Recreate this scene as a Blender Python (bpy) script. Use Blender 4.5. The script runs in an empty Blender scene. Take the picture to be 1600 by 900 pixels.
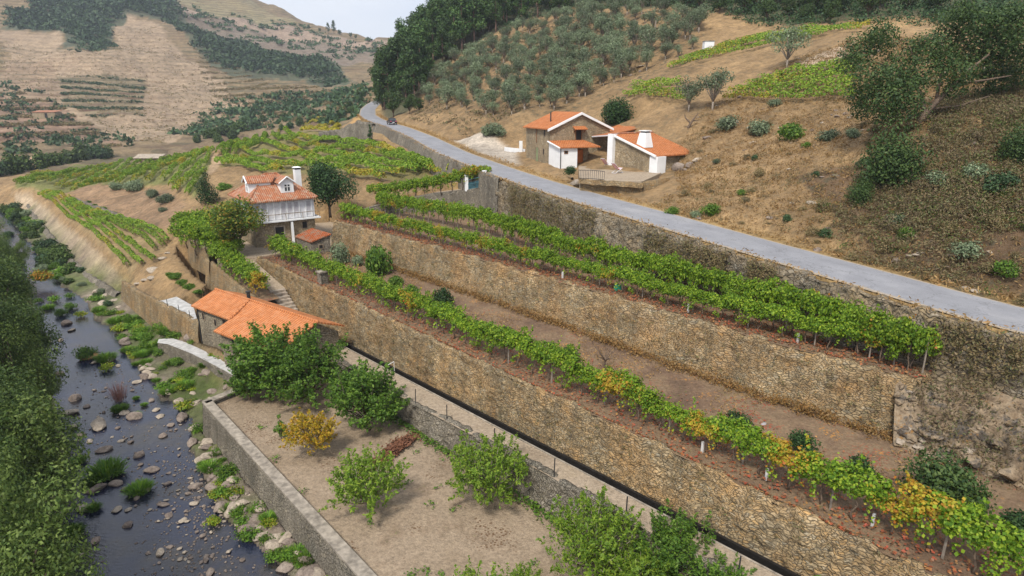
import bpy, math, random
import numpy as np
from mathutils import Vector

# ------------------------------------------------------------------ camera, sky, sun, exposure
C = bpy.context.scene.collection
SC = bpy.context.scene
FPX, PITCH, CZ = 988.0, math.radians(16.3), 24.3
cd = bpy.data.cameras.new('camera'); cam = bpy.data.objects.new('camera', cd); C.objects.link(cam)
cd.sensor_width = 36.0; cd.lens = 36.0 * FPX / 1600.0; cd.clip_end = 9000; cd.clip_start = 0.5
cam.location = (0, 0, CZ); cam.rotation_euler = (math.pi / 2 - PITCH, 0, 0)
SC.camera = cam
SUN_EL, SUN_AZ = 52.0, 200.0           # degrees; azimuth measured clockwise from +Y
w = bpy.data.worlds.new('World'); SC.world = w; w.use_nodes = True
nt = w.node_tree; nt.nodes.clear()
wo = nt.nodes.new('ShaderNodeOutputWorld'); bg = nt.nodes.new('ShaderNodeBackground')
sky = nt.nodes.new('ShaderNodeTexSky'); sky.sky_type = 'NISHITA'; sky.sun_disc = False
sky.sun_elevation = math.radians(SUN_EL); sky.sun_rotation = math.radians(SUN_AZ)
sky.air_density = 1.0; sky.dust_density = 3.0
tc = nt.nodes.new('ShaderNodeTexCoord')
mp = nt.nodes.new('ShaderNodeMapping'); mp.inputs['Scale'].default_value = (1.0, 1.0, 3.2)
nz = nt.nodes.new('ShaderNodeTexNoise'); nz.inputs['Scale'].default_value = 2.2; nz.inputs['Detail'].default_value = 6
cr = nt.nodes.new('ShaderNodeValToRGB')
cr.color_ramp.elements[0].position = 0.3; cr.color_ramp.elements[0].color = (6.6, 7.5, 9.4, 1)
cr.color_ramp.elements[1].position = 0.7; cr.color_ramp.elements[1].color = (10.2, 10.4, 10.8, 1)
mx = nt.nodes.new('ShaderNodeMix'); mx.data_type = 'RGBA'; mx.inputs['Factor'].default_value = 0.8
L = nt.links.new
L(tc.outputs['Generated'], mp.inputs['Vector']); L(mp.outputs['Vector'], nz.inputs['Vector'])
L(nz.outputs['Fac'], cr.inputs['Fac']); L(sky.outputs['Color'], mx.inputs['A']); L(cr.outputs['Color'], mx.inputs['B'])
L(mx.outputs['Result'], bg.inputs['Color']); L(bg.outputs['Background'], wo.inputs['Surface'])
bg.inputs['Strength'].default_value = 0.066
sl = bpy.data.lights.new('sun', 'SUN'); sl.energy = 2.6; sl.angle = math.radians(10); sl.color = (1.0, 0.95, 0.87)
so = bpy.data.objects.new('sun', sl); C.objects.link(so)
_a, _e = math.radians(SUN_AZ), math.radians(SUN_EL)
so.rotation_euler = Vector((-math.sin(_a) * math.cos(_e), -math.cos(_a) * math.cos(_e), -math.sin(_e))).to_track_quat('-Z', 'Y').to_euler()
SC.view_settings.view_transform = 'Standard'; SC.view_settings.look = 'None'
SC.view_settings.exposure = 0.84; SC.view_settings.gamma = 1.0
SC.cycles.max_bounces = 5; SC.cycles.diffuse_bounces = 2; SC.cycles.glossy_bounces = 2
SC.cycles.transmission_bounces = 2; SC.cycles.transparent_max_bounces = 4

# ------------------------------------------------------------------ numeric helpers
sp, cp = math.sin(PITCH), math.cos(PITCH)
def ray(px, py):
    X = (px - 800) / FPX; Y = (py - 450) / FPX
    return X, cp - Y * sp, -(Y * cp + sp)
def W(px, py, z):                       # where a sight line meets the level z
    a, b, d = ray(px, py); t = (z - CZ) / d
    return Vector((a * t, b * t, z))
def D(px, py, d):                       # the point at depth d along a sight line
    a, b, c = ray(px, py)
    return Vector((a * d, b * d, CZ + c * d))
EX, EY, NX, NY = -0.660, 0.751, -0.751, -0.660
def T(s, t, z=0.0):                     # terrace frame: s along the walls, t out towards the river
    return Vector((s * EX + t * NX, 37.2 + s * EY + t * NY, z))
def st_of(x, y):
    return x * EX + (y - 37.2) * EY, x * NX + (y - 37.2) * NY

def _h(ix, iy, seed):
    n = (ix * 374761393 + iy * 668265263 + seed * 1442695041) & 0xFFFFFFFF
    n = ((n ^ (n >> 13)) * 1274126177) & 0xFFFFFFFF
    return ((n ^ (n >> 16)) & 0xFFFF) / 65535.0
def vn(x, y, seed=0):
    x = np.asarray(x, float); y = np.asarray(y, float)
    ix = np.floor(x).astype(np.int64); iy = np.floor(y).astype(np.int64)
    fx = x - ix; fy = y - iy; fx = fx * fx * (3 - 2 * fx); fy = fy * fy * (3 - 2 * fy)
    a = _h(ix, iy, seed); b = _h(ix + 1, iy, seed); c = _h(ix, iy + 1, seed); d = _h(ix + 1, iy + 1, seed)
    return (a + (b - a) * fx) * (1 - fy) + (c + (d - c) * fx) * fy
def fbm(x, y, o=4, seed=0):
    r = 0; a = 0.5; tot = 0
    for k in range(o):
        r = r + a * vn(np.asarray(x) * 2 ** k, np.asarray(y) * 2 ** k, seed + k * 17); tot += a; a *= 0.5
    return r / tot - 0.5
def seg_dist(x, y, poly, vals=None):    # distance to a polyline and the value interpolated along it
    best = np.full(x.shape, 1e9); val = np.zeros(x.shape); side = np.zeros(x.shape)
    for i in range(len(poly) - 1):
        ax, ay = poly[i][0], poly[i][1]; bx, by = poly[i + 1][0], poly[i + 1][1]
        dx, dy = bx - ax, by - ay; l2 = dx * dx + dy * dy + 1e-9
        t = np.clip(((x - ax) * dx + (y - ay) * dy) / l2, 0, 1)
        ex, ey = x - ax - t * dx, y - ay - t * dy
        d = np.sqrt(ex * ex + ey * ey); m = d < best
        best = np.where(m, d, best)
        side = np.where(m, np.sign(dx * ey - dy * ex), side)
        if vals is not None: val = np.where(m, vals[i] + (vals[i + 1] - vals[i]) * t, val)
    return best, val, side
def in_poly(x, y, poly):
    r = np.zeros(np.shape(x), bool); n = len(poly)
    for i in range(n):
        x1, y1 = poly[i][0], poly[i][1]; x2, y2 = poly[(i + 1) % n][0], poly[(i + 1) % n][1]
        c = ((y1 > y) != (y2 > y)) & (x < (x2 - x1) * (y - y1) / (y2 - y1 + 1e-12) + x1)
        r ^= c
    return r
def smooth(a, b, x):
    t = np.clip((x - a) / (b - a), 0, 1); return t * t * (3 - 2 * t)
def resample(pts, step):
    P = np.array([tuple(p) for p in pts], float); d = np.sqrt(((P[1:, :2] - P[:-1, :2]) ** 2).sum(1))
    s = np.concatenate([[0], np.cumsum(d)]); n = max(2, int(s[-1] / step) + 1); q = np.linspace(0, s[-1], n)
    return np.stack([np.interp(q, s, P[:, k]) for k in range(P.shape[1])], 1)
def offset_line(P, d):                  # plan offset of a polyline to its left (d>0)
    P = np.asarray(P, float); t = np.gradient(P[:, :2], axis=0); t /= np.linalg.norm(t, axis=1)[:, None] + 1e-9
    Q = P.copy(); Q[:, 0] -= t[:, 1] * d; Q[:, 1] += t[:, 0] * d
    return Q

# ------------------------------------------------------------------ mesh and object helpers
def setp(o, label=None, cat=None, group=None, kind=None):
    if label: o['label'] = label
    if cat: o['category'] = cat
    if group: o['group'] = group
    if kind: o['kind'] = kind
    return o
def link(name, me, parent=None):
    o = bpy.data.objects.new(name, me); C.objects.link(o)
    if parent is not None: o.parent = parent
    return o
def empty(name, loc=(0, 0, 0), rz=0, label=None, cat=None, group=None):
    o = bpy.data.objects.new(name, None); C.objects.link(o); o.location = loc; o.rotation_euler = (0, 0, rz)
    o.empty_display_size = 0.3
    return setp(o, label, cat, group)
def np_mesh(name, V, F, mat, smooth_=False, uv=None):
    V = np.asarray(V, np.float32); F = np.asarray(F, np.int32); k = F.shape[1]
    me = bpy.data.meshes.new(name); me.vertices.add(len(V)); me.vertices.foreach_set('co', V.ravel())
    me.loops.add(F.size); me.loops.foreach_set('vertex_index', F.ravel()); me.polygons.add(len(F))
    me.polygons.foreach_set('loop_start', np.arange(0, F.size, k, dtype=np.int32))
    if smooth_: me.polygons.foreach_set('use_smooth', np.ones(len(F), bool))
    if uv is not None:
        l = me.uv_layers.new(name='UVMap'); l.data.foreach_set('uv', np.asarray(uv, np.float32)[F.ravel()].ravel())
    me.update(calc_edges=True); me.validate()
    if mat: me.materials.append(mat)
    return me
def grid_faces(m, n):
    i = np.arange(m * n).reshape(m, n)
    return np.stack([i[:-1, :-1], i[1:, :-1], i[1:, 1:], i[:-1, 1:]], -1).reshape(-1, 4)
def grid_obj(name, G, mat, parent=None, uv=None, smooth_=True):
    m, n, _ = G.shape
    me = np_mesh(name, G.reshape(-1, 3), grid_faces(m, n), mat, smooth_, None if uv is None else uv.reshape(-1, 2))
    return link(name, me, parent)
class MB:
    def __init__(s): s.v = []; s.f = []
    def add(s, vs, fs):
        o = len(s.v); s.v += [tuple(v) for v in vs]; s.f += [tuple(i + o for i in f) for f in fs]; return s
    def box(s, c, size, u=(1, 0), tap=1.0):          # u = plan direction of the box's x axis
        ux, uy = u[0], u[1]; l = math.hypot(ux, uy); ux /= l; uy /= l; x, y, z = [k / 2 for k in size]
        vs = []
        for dz in (-z, z):
            k = tap if dz > 0 else 1
            for a, b in ((-x, -y), (x, -y), (x, y), (-x, y)):
                a *= k; b *= k
                vs.append((c[0] + a * ux - b * uy, c[1] + a * uy + b * ux, c[2] + dz))
        return s.add(vs, [(3, 2, 1, 0), (4, 5, 6, 7), (0, 1, 5, 4), (1, 2, 6, 5), (2, 3, 7, 6), (3, 0, 4, 7)])
    def tube(s, path, rad, n=7):
        P = [Vector(p) for p in path]; rings = []
        for i, p in enumerate(P):
            t = (P[min(i + 1, len(P) - 1)] - P[max(i - 1, 0)]).normalized()
            a = t.cross(Vector((0.31, 0.95, 0.05)))
            a = a.normalized() if a.length > 1e-3 else Vector((1, 0, 0)); b = t.cross(a)
            r = rad[i] if hasattr(rad, '__len__') else rad
            rings.append([p + (a * math.cos(2 * math.pi * k / n) + b * math.sin(2 * math.pi * k / n)) * r for k in range(n)])
        vs = [v for q in rings for v in q]; fs = []
        for i in range(len(P) - 1):
            for k in range(n): fs.append((i * n + k, i * n + (k + 1) % n, (i + 1) * n + (k + 1) % n, (i + 1) * n + k))
        fs += [tuple(range(n))[::-1], tuple((len(P) - 1) * n + k for k in range(n))]
        return s.add(vs, fs)
    def prism(s, poly, z0, z1):                      # plan polygon, z per vertex or constant
        n = len(poly); a = [z0] * n if not hasattr(z0, '__len__') else z0; b = [z1] * n if not hasattr(z1, '__len__') else z1
        vs = [(p[0], p[1], a[i]) for i, p in enumerate(poly)] + [(p[0], p[1], b[i]) for i, p in enumerate(poly)]
        fs = [tuple(range(n))[::-1], tuple(range(n, 2 * n))] + [(i, (i + 1) % n, n + (i + 1) % n, n + i) for i in range(n)]
        return s.add(vs, fs)
    def slab(s, poly3, th):                          # 3-D polygon thickened downwards
        n = len(poly3); vs = [tuple(p) for p in poly3] + [(p[0], p[1], p[2] - th) for p in poly3]
        fs = [tuple(range(n)), tuple(range(n, 2 * n))[::-1]] + [(i, n + i, n + (i + 1) % n, (i + 1) % n) for i in range(n)]
        return s.add(vs, fs)
    def build(s, name, mat, parent=None, sm=False, uvdir=None):
        me = bpy.data.meshes.new(name); me.from_pydata(s.v, [], s.f); me.update()
        if mat: me.materials.append(mat)
        import bmesh
        bm = bmesh.new(); bm.from_mesh(me); bmesh.ops.recalc_face_normals(bm, faces=bm.faces)
        uvl = bm.loops.layers.uv.new('UVMap')
        for f in bm.faces:
            nrm = f.normal
            if abs(nrm.z) > 0.95: a, b = Vector((1, 0, 0)), Vector((0, 1, 0))
            else: a = Vector((-nrm.y, nrm.x, 0)).normalized(); b = nrm.cross(a)
            for l in f.loops: l[uvl].uv = (l.vert.co.dot(a), l.vert.co.dot(b))
        bm.to_mesh(me); bm.free()
        if sm: me.polygons.foreach_set('use_smooth', [True] * len(me.polygons))
        return link(name, me, parent)

# ------------------------------------------------------------------ materials
class NT:
    def __init__(s, name):
        s.m = bpy.data.materials.new(name); s.m.use_nodes = True; s.t = s.m.node_tree
        s.b = s.t.nodes['Principled BSDF']; s.out = s.t.nodes['Material Output']
        s.b.inputs['Specular IOR Level'].default_value = 0.25; s.b.inputs['Roughness'].default_value = 0.9
    def n(s, k): return s.t.nodes.new(k)
    def l(s, a, b): s.t.links.new(a, b)
    def put(s, sock, v):
        if isinstance(v, bpy.types.NodeSocket): s.l(v, sock)
        else: sock.default_value = v if not (hasattr(v, '__len__') and len(v) == 3 and sock.type == 'RGBA') else (*v, 1)
    def pos(s): return s.n('ShaderNodeNewGeometry').outputs['Position']
    def uv(s): return s.n('ShaderNodeTexCoord').outputs['UV']
    def island(s): return s.n('ShaderNodeNewGeometry').outputs['Random Per Island']
    def objrand(s): return s.n('ShaderNodeObjectInfo').outputs['Random']
    def map(s, v, sc=(1, 1, 1), rot=(0, 0, 0)):
        m = s.n('ShaderNodeMapping'); s.l(v, m.inputs['Vector']); m.inputs['Scale'].default_value = sc
        m.inputs['Rotation'].default_value = rot; return m.outputs['Vector']
    def noise(s, v, scale, det=4, rough=0.55, dist=0.0, col=False):
        m = s.n('ShaderNodeTexNoise'); s.l(v, m.inputs['Vector']); m.inputs['Scale'].default_value = scale
        m.inputs['Detail'].default_value = det; m.inputs['Roughness'].default_value = rough; m.inputs['Distortion'].default_value = dist
        return m.outputs['Color' if col else 'Fac']
    def vor(s, v, scale, feat='F1', out='Color', rnd=1.0):
        m = s.n('ShaderNodeTexVoronoi'); m.feature = feat; s.l(v, m.inputs['Vector']); m.inputs['Scale'].default_value = scale
        m.inputs['Randomness'].default_value = rnd
        return m.outputs[out]
    def ramp(s, f, stops, interp='LINEAR'):
        m = s.n('ShaderNodeValToRGB'); s.put(m.inputs['Fac'], f); e = m.color_ramp.elements; m.color_ramp.interpolation = interp
        while len(e) < len(stops): e.new(0.5)
        for i, (p, c) in enumerate(stops):
            e[i].position = p; e[i].color = (*c, 1) if hasattr(c, '__len__') else (c, c, c, 1)
        return m.outputs['Color']
    def mix(s, f, a, b, mode='MIX'):
        m = s.n('ShaderNodeMix'); m.data_type = 'RGBA'; m.blend_type = mode
        s.put(m.inputs['Factor'], f); s.put(m.inputs['A'], a); s.put(m.inputs['B'], b); return m.outputs['Result']
    def math(s, op, a, b=0.0, cl=False):
        m = s.n('ShaderNodeMath'); m.operation = op; m.use_clamp = cl; s.put(m.inputs[0], a); s.put(m.inputs[1], b); return m.outputs[0]
    def addv(s, a, b, k):
        m = s.n('ShaderNodeVectorMath'); m.operation = 'MULTIPLY_ADD'; s.l(b, m.inputs[0]); m.inputs[1].default_value = (k, k, k); s.l(a, m.inputs[2]); return m.outputs[0]
    def sep(s, v): return s.n_sep(v)
    def n_sep(s, v):
        m = s.n('ShaderNodeSeparateXYZ'); s.l(v, m.inputs[0]); return m.outputs
    def bump(s, h, dist=0.05, st=1.0):
        m = s.n('ShaderNodeBump'); s.put(m.inputs['Height'], h); m.inputs['Distance'].default_value = dist; m.inputs['Strength'].default_value = st
        s.l(m.outputs['Normal'], s.b.inputs['Normal'])
    def col(s, c): s.put(s.b.inputs['Base Color'], c); return s
    def attr(s, name):
        m = s.n('ShaderNodeAttribute'); m.attribute_name = name; return m.outputs['Color']

def plain(name, c, var=0.25, rough=0.8, scale=3.0, metal=0.0):
    k = NT(name); n = k.noise(k.pos(), scale, 5)
    k.col(k.mix(k.ramp(n, [(0.3, 0), (0.7, 1)]), tuple(x * (1 - var) for x in c), tuple(min(1, x * (1 + var * .6)) for x in c)))
    k.b.inputs['Roughness'].default_value = rough; k.b.inputs['Metallic'].default_value = metal
    return k.m
def stone(name, tints, su=2.4, sv=4.2, mortar=(0.075, 0.06, 0.042), gap=0.06, patch=None, lich=0.35, coord='uv'):
    k = NT(name)
    base = k.uv() if coord == 'uv' else k.pos()
    v = k.map(base, (su, sv, 1) if coord == 'uv' else (su, su, sv))
    wob = k.noise(v, 0.9, 2, col=True); v = k.addv(v, wob, 0.55)
    v2 = k.addv(k.map(base, (su * 1.75, sv * 1.55, 1) if coord == 'uv' else (su * 1.75, su * 1.75, sv * 1.55)), wob, 0.8)
    pick = k.ramp(k.noise(base, 0.7, 3, 0.6), [(0.47, 0), (0.53, 1)])     # courses of small stones among the larger ones
    cellc = k.mix(pick, k.vor(v, 1.0), k.vor(v2, 1.0)); edge = k.mix(pick, k.vor(v, 1.0, 'DISTANCE_TO_EDGE', 'Distance'), k.vor(v2, 1.0, 'DISTANCE_TO_EDGE', 'Distance'))
    sx = k.n_sep(cellc)
    n = len(tints); av_ = tuple(sum(t[q] for t in tints) / n for q in range(3))
    c = k.mix(0.62, av_, k.ramp(sx[0], [(i / (n - 1), t) for i, t in enumerate(tints)]))
    c = k.mix(0.75, c, k.ramp(k.noise(base, 9, 4), [(0.25, 0.45), (0.75, 1.4)]), 'MULTIPLY')
    if patch: c = k.mix(k.ramp(k.noise(base, 0.32, 5, 0.65), [(0.44, 0), (0.62, 0.75)]), c, k.mix(0.6, c, patch, 'MIX'))
    c = k.mix(k.ramp(k.noise(base, 0.55, 6, 0.7), [(0.52, 0), (0.72, lich)]), c, (0.13, 0.13, 0.105))
    c = k.mix(k.ramp(k.noise(base, 1.7, 5, 0.7), [(0.60, 0), (0.75, 0.55)]), c, (0.09, 0.085, 0.025))
    m = k.math('MULTIPLY', k.ramp(edge, [(gap * .3, 1), (gap * 1.7, 0)]), k.ramp(k.noise(base, 1.1, 4, 0.65), [(0.32, 0.25), (0.66, 1.0)]))
    c = k.mix(0.7, c, k.ramp(k.noise(base, 0.22, 5, 0.7), [(0.3, 0.62), (0.7, 1.42)]), 'MULTIPLY')
    c = k.mix(0.55, c, k.ramp(k.noise(k.map(base, (1.1, 0.16, 1)), 1.0, 5, 0.65), [(0.36, 0.68), (0.6, 1.4)]), 'MULTIPLY')
    k.col(k.mix(m, c, mortar))
    h = k.mix(0.35, k.ramp(edge, [(0, 0), (gap * 2.2, 1)]), k.noise(base, 14, 4))
    h2 = k.math('ADD', h, k.math('MULTIPLY', sx[1], 0.7))
    k.bump(h2, 0.09, 1.0); return k.m
def ground(name, cols, litter=None, scale=0.25, grain=5.0, peb=None):
    k = NT(name); p = k.pos()
    c = k.ramp(k.noise(p, scale, 7, 0.68), [(0.28 + 0.44 * i / max(1, len(cols) - 1), x) for i, x in enumerate(cols)])
    c = k.mix(0.85, c, k.ramp(k.noise(p, grain, 5, 0.75), [(0.28, 0.5), (0.72, 1.4)]), 'MULTIPLY')
    if peb: c = k.mix(k.ramp(k.vor(p, 3.5, 'F1', 'Distance'), [(0.1, peb[1]), (0.2, 0)]), c, peb[0])
    if litter:
        for col, sc, th in litter:
            msk = k.math('MULTIPLY', k.ramp(k.noise(p, sc, 4, 0.7), [(th, 0), (th + 0.1, 1)]), k.ramp(k.vor(p, 6.0, 'F1', 'Distance'), [(0.28, 1), (0.45, 0.0)]))
            c = k.mix(msk, c, col)
    k.col(c); k.bump(k.noise(p, grain * 1.6, 6, 0.7), 0.12, 0.8); return k.m
def leaf(name, cols, autumn=None, trans=0.3, vary=0.25, hue=None):
    k = NT(name); r = k.island()
    c = k.ramp(r, [(i / max(1, len(cols) - 1), x) for i, x in enumerate(cols)])
    if autumn:
        p = k.pos()
        nz = k.noise(p, autumn[2], 3, 0.6)
        fac = k.math('GREATER_THAN', k.math('ADD', k.ramp(nz, [(autumn[1], 0), (autumn[1] + 0.22, 0.8)]), k.math('MULTIPLY', k.math('FRACT', k.math('MULTIPLY', r, 77.7)), 0.55)), 0.62)
        ac = k.ramp(k.math('FRACT', k.math('MULTIPLY', r, 31.3)), [(i / (len(autumn[0]) - 1), x) for i, x in enumerate(autumn[0])])
        c = k.mix(fac, c, ac)
    c = k.mix(1.0, c, k.ramp(k.objrand(), [(0, 1 - vary), (1, 1 + vary)]), 'MULTIPLY')
    if hue: c = k.mix(k.ramp(k.noise(k.pos(), 0.05, 3), [(0.4, 0), (0.65, 0.6)]), c, hue)
    k.col(c); k.b.inputs['Roughness'].default_value = 0.55
    tr = k.n('ShaderNodeBsdfTranslucent'); k.put(tr.inputs['Color'], c)
    ms = k.n('ShaderNodeMixShader'); ms.inputs[0].default_value = trans
    k.l(k.b.outputs[0], ms.inputs[1]); k.l(tr.outputs[0], ms.inputs[2]); k.l(ms.outputs[0], k.out.inputs['Surface'])
    return k.m
def tiles(name, c, dark, ang=0.0, pitch=0.24, worn=None):
    k = NT(name); uv = k.uv(); p = k.pos()
    s = k.n_sep(uv)
    wv = k.math('SINE', k.math('MULTIPLY', s[0], 2 * math.pi / pitch))
    rows = k.math('FRACT', k.math('MULTIPLY', s[1], 1 / 0.38))
    base = k.mix(k.ramp(k.noise(p, 1.1, 5), [(0.3, 0), (0.7, 1)]), c, tuple(x * 0.74 for x in c))
    cell = k.vor(k.map(uv, (1 / pitch, 1 / 0.38, 1)), 1.0, rnd=0.2)
    base = k.mix(0.4, base, k.ramp(k.n_sep(cell)[0], [(0, 0.55), (1, 1.25)]), 'MULTIPLY')
    base = k.mix(k.ramp(wv, [(0.0, 0.8), (0.35, 0)]), base, dark)
    base = k.mix(k.ramp(rows, [(0.0, 0.75), (0.16, 0)]), base, dark)
    if worn: base = k.mix(k.ramp(k.noise(p, 1.6, 5, 0.7), [(0.48, 0), (0.62, 0.8)]), base, worn)
    k.col(base); k.bump(wv, 0.05, 0.9); k.b.inputs['Roughness'].default_value = 0.8; return k.m

M = {}
tan = [(0.21, 0.145, 0.07), (0.32, 0.23, 0.12), (0.24, 0.175, 0.095), (0.41, 0.31, 0.18), (0.19, 0.16, 0.105), (0.38, 0.225, 0.08), (0.30, 0.255, 0.175), (0.23, 0.215, 0.165)]
M['terrace_stone'] = stone('terrace stone', tan, 3.1, 7.6, mortar=(0.125, 0.098, 0.062), patch=(0.36, 0.19, 0.06))
M['terrace_stone2'] = stone('terrace stone upper', tan, 2.9, 7.0, mortar=(0.125, 0.098, 0.062), patch=(0.33, 0.165, 0.05))
M['grey_stone'] = stone('grey stone', [(0.13, 0.115, 0.09), (0.20, 0.17, 0.13), (0.26, 0.23, 0.185), (0.17, 0.15, 0.12), (0.29, 0.245, 0.17)], 3.6, 5.6, mortar=(0.10, 0.09, 0.07), lich=0.5)
M['road_stone'] = stone('road wall stone', [(0.12, 0.10, 0.07), (0.20, 0.16, 0.11), (0.24, 0.22, 0.18), (0.27, 0.20, 0.11), (0.17, 0.15, 0.12)], 2.3, 4.0, patch=(0.22, 0.15, 0.07), lich=0.6)
M['house_stone'] = stone('house stone', [(0.25, 0.18, 0.10), (0.36, 0.28, 0.175), (0.30, 0.225, 0.13), (0.42, 0.35, 0.24), (0.22, 0.175, 0.125)], 2.6, 3.8, mortar=(0.20, 0.155, 0.10), lich=0.1)
M['mill_stone'] = stone('mill stone', [(0.20, 0.165, 0.115), (0.30, 0.25, 0.175), (0.25, 0.205, 0.145), (0.36, 0.31, 0.22), (0.18, 0.155, 0.12)], 2.6, 4.0, mortar=(0.13, 0.105, 0.075), lich=0.25)
M['cap_stone'] = plain('cap stone', (0.36, 0.30, 0.235), 0.5, 0.9, 2.5)
M['concrete'] = plain('concrete', (0.29, 0.25, 0.20), 0.5, 0.9, 2.4)
M['plaster'] = plain('white plaster', (0.74, 0.74, 0.73), 0.08, 0.8, 1.2)
M['white_wood'] = plain('white painted wood', (0.62, 0.61, 0.62), 0.2, 0.6, 2.5)
M['dark'] = plain('dark opening', (0.018, 0.017, 0.016), 0.2, 0.7)
M['glass'] = plain('window glass', (0.05, 0.055, 0.06), 0.2, 0.12)
M['iron'] = plain('black iron', (0.035, 0.035, 0.035), 0.3, 0.5)
M['wood'] = plain('brown wood', (0.22, 0.10, 0.035), 0.4, 0.6)
M['orange_wood'] = plain('orange door wood', (0.42, 0.125, 0.025), 0.25, 0.5)
M['grey_wood'] = plain('weathered wood', (0.26, 0.20, 0.14), 0.4, 0.85)
M['green_paint'] = plain('faded green paint', (0.22, 0.25, 0.13), 0.2, 0.6)
M['blue_paint'] = plain('teal gate paint', (0.07, 0.16, 0.19), 0.2, 0.5)
M['red_cloth'] = plain('red pink cloth', (0.62, 0.10, 0.16), 0.2, 0.8)
M['white_cloth'] = plain('white cloth', (0.75, 0.72, 0.72), 0.1, 0.8)
M['bark'] = plain('bark', (0.14, 0.10, 0.07), 0.5, 0.95, 8.0)
M['pine_bark'] = plain('pine bark', (0.16, 0.10, 0.075), 0.5, 0.95, 4.0)
M['pale_bark'] = plain('pale bark', (0.30, 0.25, 0.20), 0.4, 0.95, 6.0)
M['post'] = plain('weathered post', (0.24, 0.20, 0.16), 0.4, 0.9)
M['granite'] = plain('granite post', (0.58, 0.56, 0.53), 0.25, 0.85)
M['rock'] = ground('river rock', [(0.115, 0.09, 0.075), (0.24, 0.19, 0.155), (0.33, 0.27, 0.215)], None, 0.9, 6)
M['pale_rock'] = ground('pale rock', [(0.26, 0.21, 0.16), (0.42, 0.35, 0.27), (0.22, 0.18, 0.14)], None, 0.8, 6)
M['cliff'] = ground('schist outcrop', [(0.055, 0.048, 0.042), (0.19, 0.135, 0.085), (0.29, 0.22, 0.145), (0.10, 0.09, 0.08), (0.17, 0.12, 0.07)], [((0.28, 0.15, 0.05), 0.6, 0.55), ((0.09, 0.10, 0.035), 0.5, 0.56)], 1.1, 4.5)
M['roof_new'] = tiles('new orange tile', (0.64, 0.225, 0.07), (0.33, 0.10, 0.03), worn=(0.50, 0.20, 0.085))
M['roof_mill'] = tiles('mill orange tile', (0.68, 0.25, 0.085), (0.34, 0.115, 0.04), pitch=0.3, worn=(0.52, 0.225, 0.10))
M['roof_old'] = tiles('weathered tile', (0.55, 0.22, 0.105), (0.28, 0.10, 0.05), worn=(0.42, 0.30, 0.22))
M['roof_shed'] = tiles('mossy red tile', (0.48, 0.135, 0.04), (0.2, 0.05, 0.02), worn=(0.22, 0.17, 0.12))
M['pale_concrete'] = plain('pale concrete', (0.43, 0.42, 0.40), 0.3, 0.9, 2.2)
M['asphalt'] = None
k = NT('road asphalt'); p = k.pos()
c = k.ramp(k.noise(p, 0.5, 6, 0.7), [(0.3, (0.20, 0.20, 0.212)), (0.7, (0.265, 0.265, 0.278))])
c = k.mix(0.6, c, k.ramp(k.noise(p, 14, 4, 0.8), [(0.3, 0.75), (0.7, 1.2)]), 'MULTIPLY')
c = k.mix(k.ramp(k.noise(k.map(p, (1, 1, 1)), 0.16, 4, 0.6), [(0.55, 0), (0.66, 0.35)]), c, (0.36, 0.35, 0.345))
us_ = k.n_sep(k.uv())
edg = k.math('ADD', k.ramp(us_[0], [(0.0, 1), (0.10, 0.25), (0.2, 0), (0.84, 0), (0.93, 0.25), (1.0, 1)]), k.math('MULTIPLY', k.math('SUBTRACT', k.noise(p, 1.6, 5, 0.7), 0.5), 1.3))
c = k.mix(k.ramp(edg, [(0.35, 0), (0.7, 0.75)]), c, (0.36, 0.28, 0.18))
trk = k.ramp(us_[0], [(0.16, 0), (0.27, 0.22), (0.38, 0), (0.62, 0), (0.73, 0.22), (0.84, 0)])
c = k.mix(trk, c, (0.17, 0.17, 0.18))
crk = k.vor(k.addv(k.map(p, (.35, .35, .35)), k.noise(p, 1.5, 4, col=True), .6), 1.0, 'DISTANCE_TO_EDGE', 'Distance')
c = k.mix(k.ramp(crk, [(0.004, 0.5), (0.012, 0)]), c, (0.09, 0.09, 0.09))
k.col(c); k.bump(k.noise(p, 30, 3), 0.02, 0.5); M['asphalt'] = k.m
M['gravel'] = ground('pale gravel', [(0.40, 0.33, 0.25), (0.52, 0.45, 0.36)], None, 0.6, 6)
M['garden_soil'] = ground('garden soil', [(0.175, 0.125, 0.08), (0.26, 0.195, 0.13), (0.315, 0.24, 0.165), (0.22, 0.155, 0.10)], [((0.13, 0.075, 0.04), 0.35, 0.55), ((0.12, 0.17, 0.04), 0.22, 0.66)], 0.22, 5)
M['path_soil'] = ground('path earth', [(0.25, 0.19, 0.13), (0.36, 0.285, 0.205), (0.31, 0.24, 0.16)], [((0.12, 0.15, 0.04), 0.5, 0.68)], 0.5, 5)
M['terrace_soil'] = ground('terrace soil', [(0.10, 0.065, 0.042), (0.165, 0.105, 0.065), (0.215, 0.15, 0.088), (0.135, 0.085, 0.053)], [((0.27, 0.065, 0.035), 0.35, 0.53), ((0.42, 0.20, 0.05), 0.55, 0.56), ((0.12, 0.15, 0.035), 0.3, 0.62)], 0.35, 5)
# water: dark and glossy, with a stony bed showing in the shallows
k = NT('river water'); p = k.pos()
sh = k.ramp(k.noise(p, 0.22, 5, 0.65), [(0.44, 0), (0.64, 1)])
bed = k.ramp(k.noise(p, 2.6, 5, 0.7), [(0.35, (0.010, 0.010, 0.010)), (0.7, (0.06, 0.045, 0.028))])
k.col(k.mix(sh, (0.010, 0.013, 0.030), bed)); k.b.inputs['Roughness'].default_value = 0.07; k.b.inputs['Specular IOR Level'].default_value = 0.6
h = k.math('ADD', k.noise(k.map(p, (1, 2.2, 1), (0, 0, 0.7)), 2.2, 4, 0.6), k.math('MULTIPLY', k.noise(p, 0.5, 3), 0.6))
k.bump(h, 0.05, 0.6); M['water'] = k.m
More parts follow.
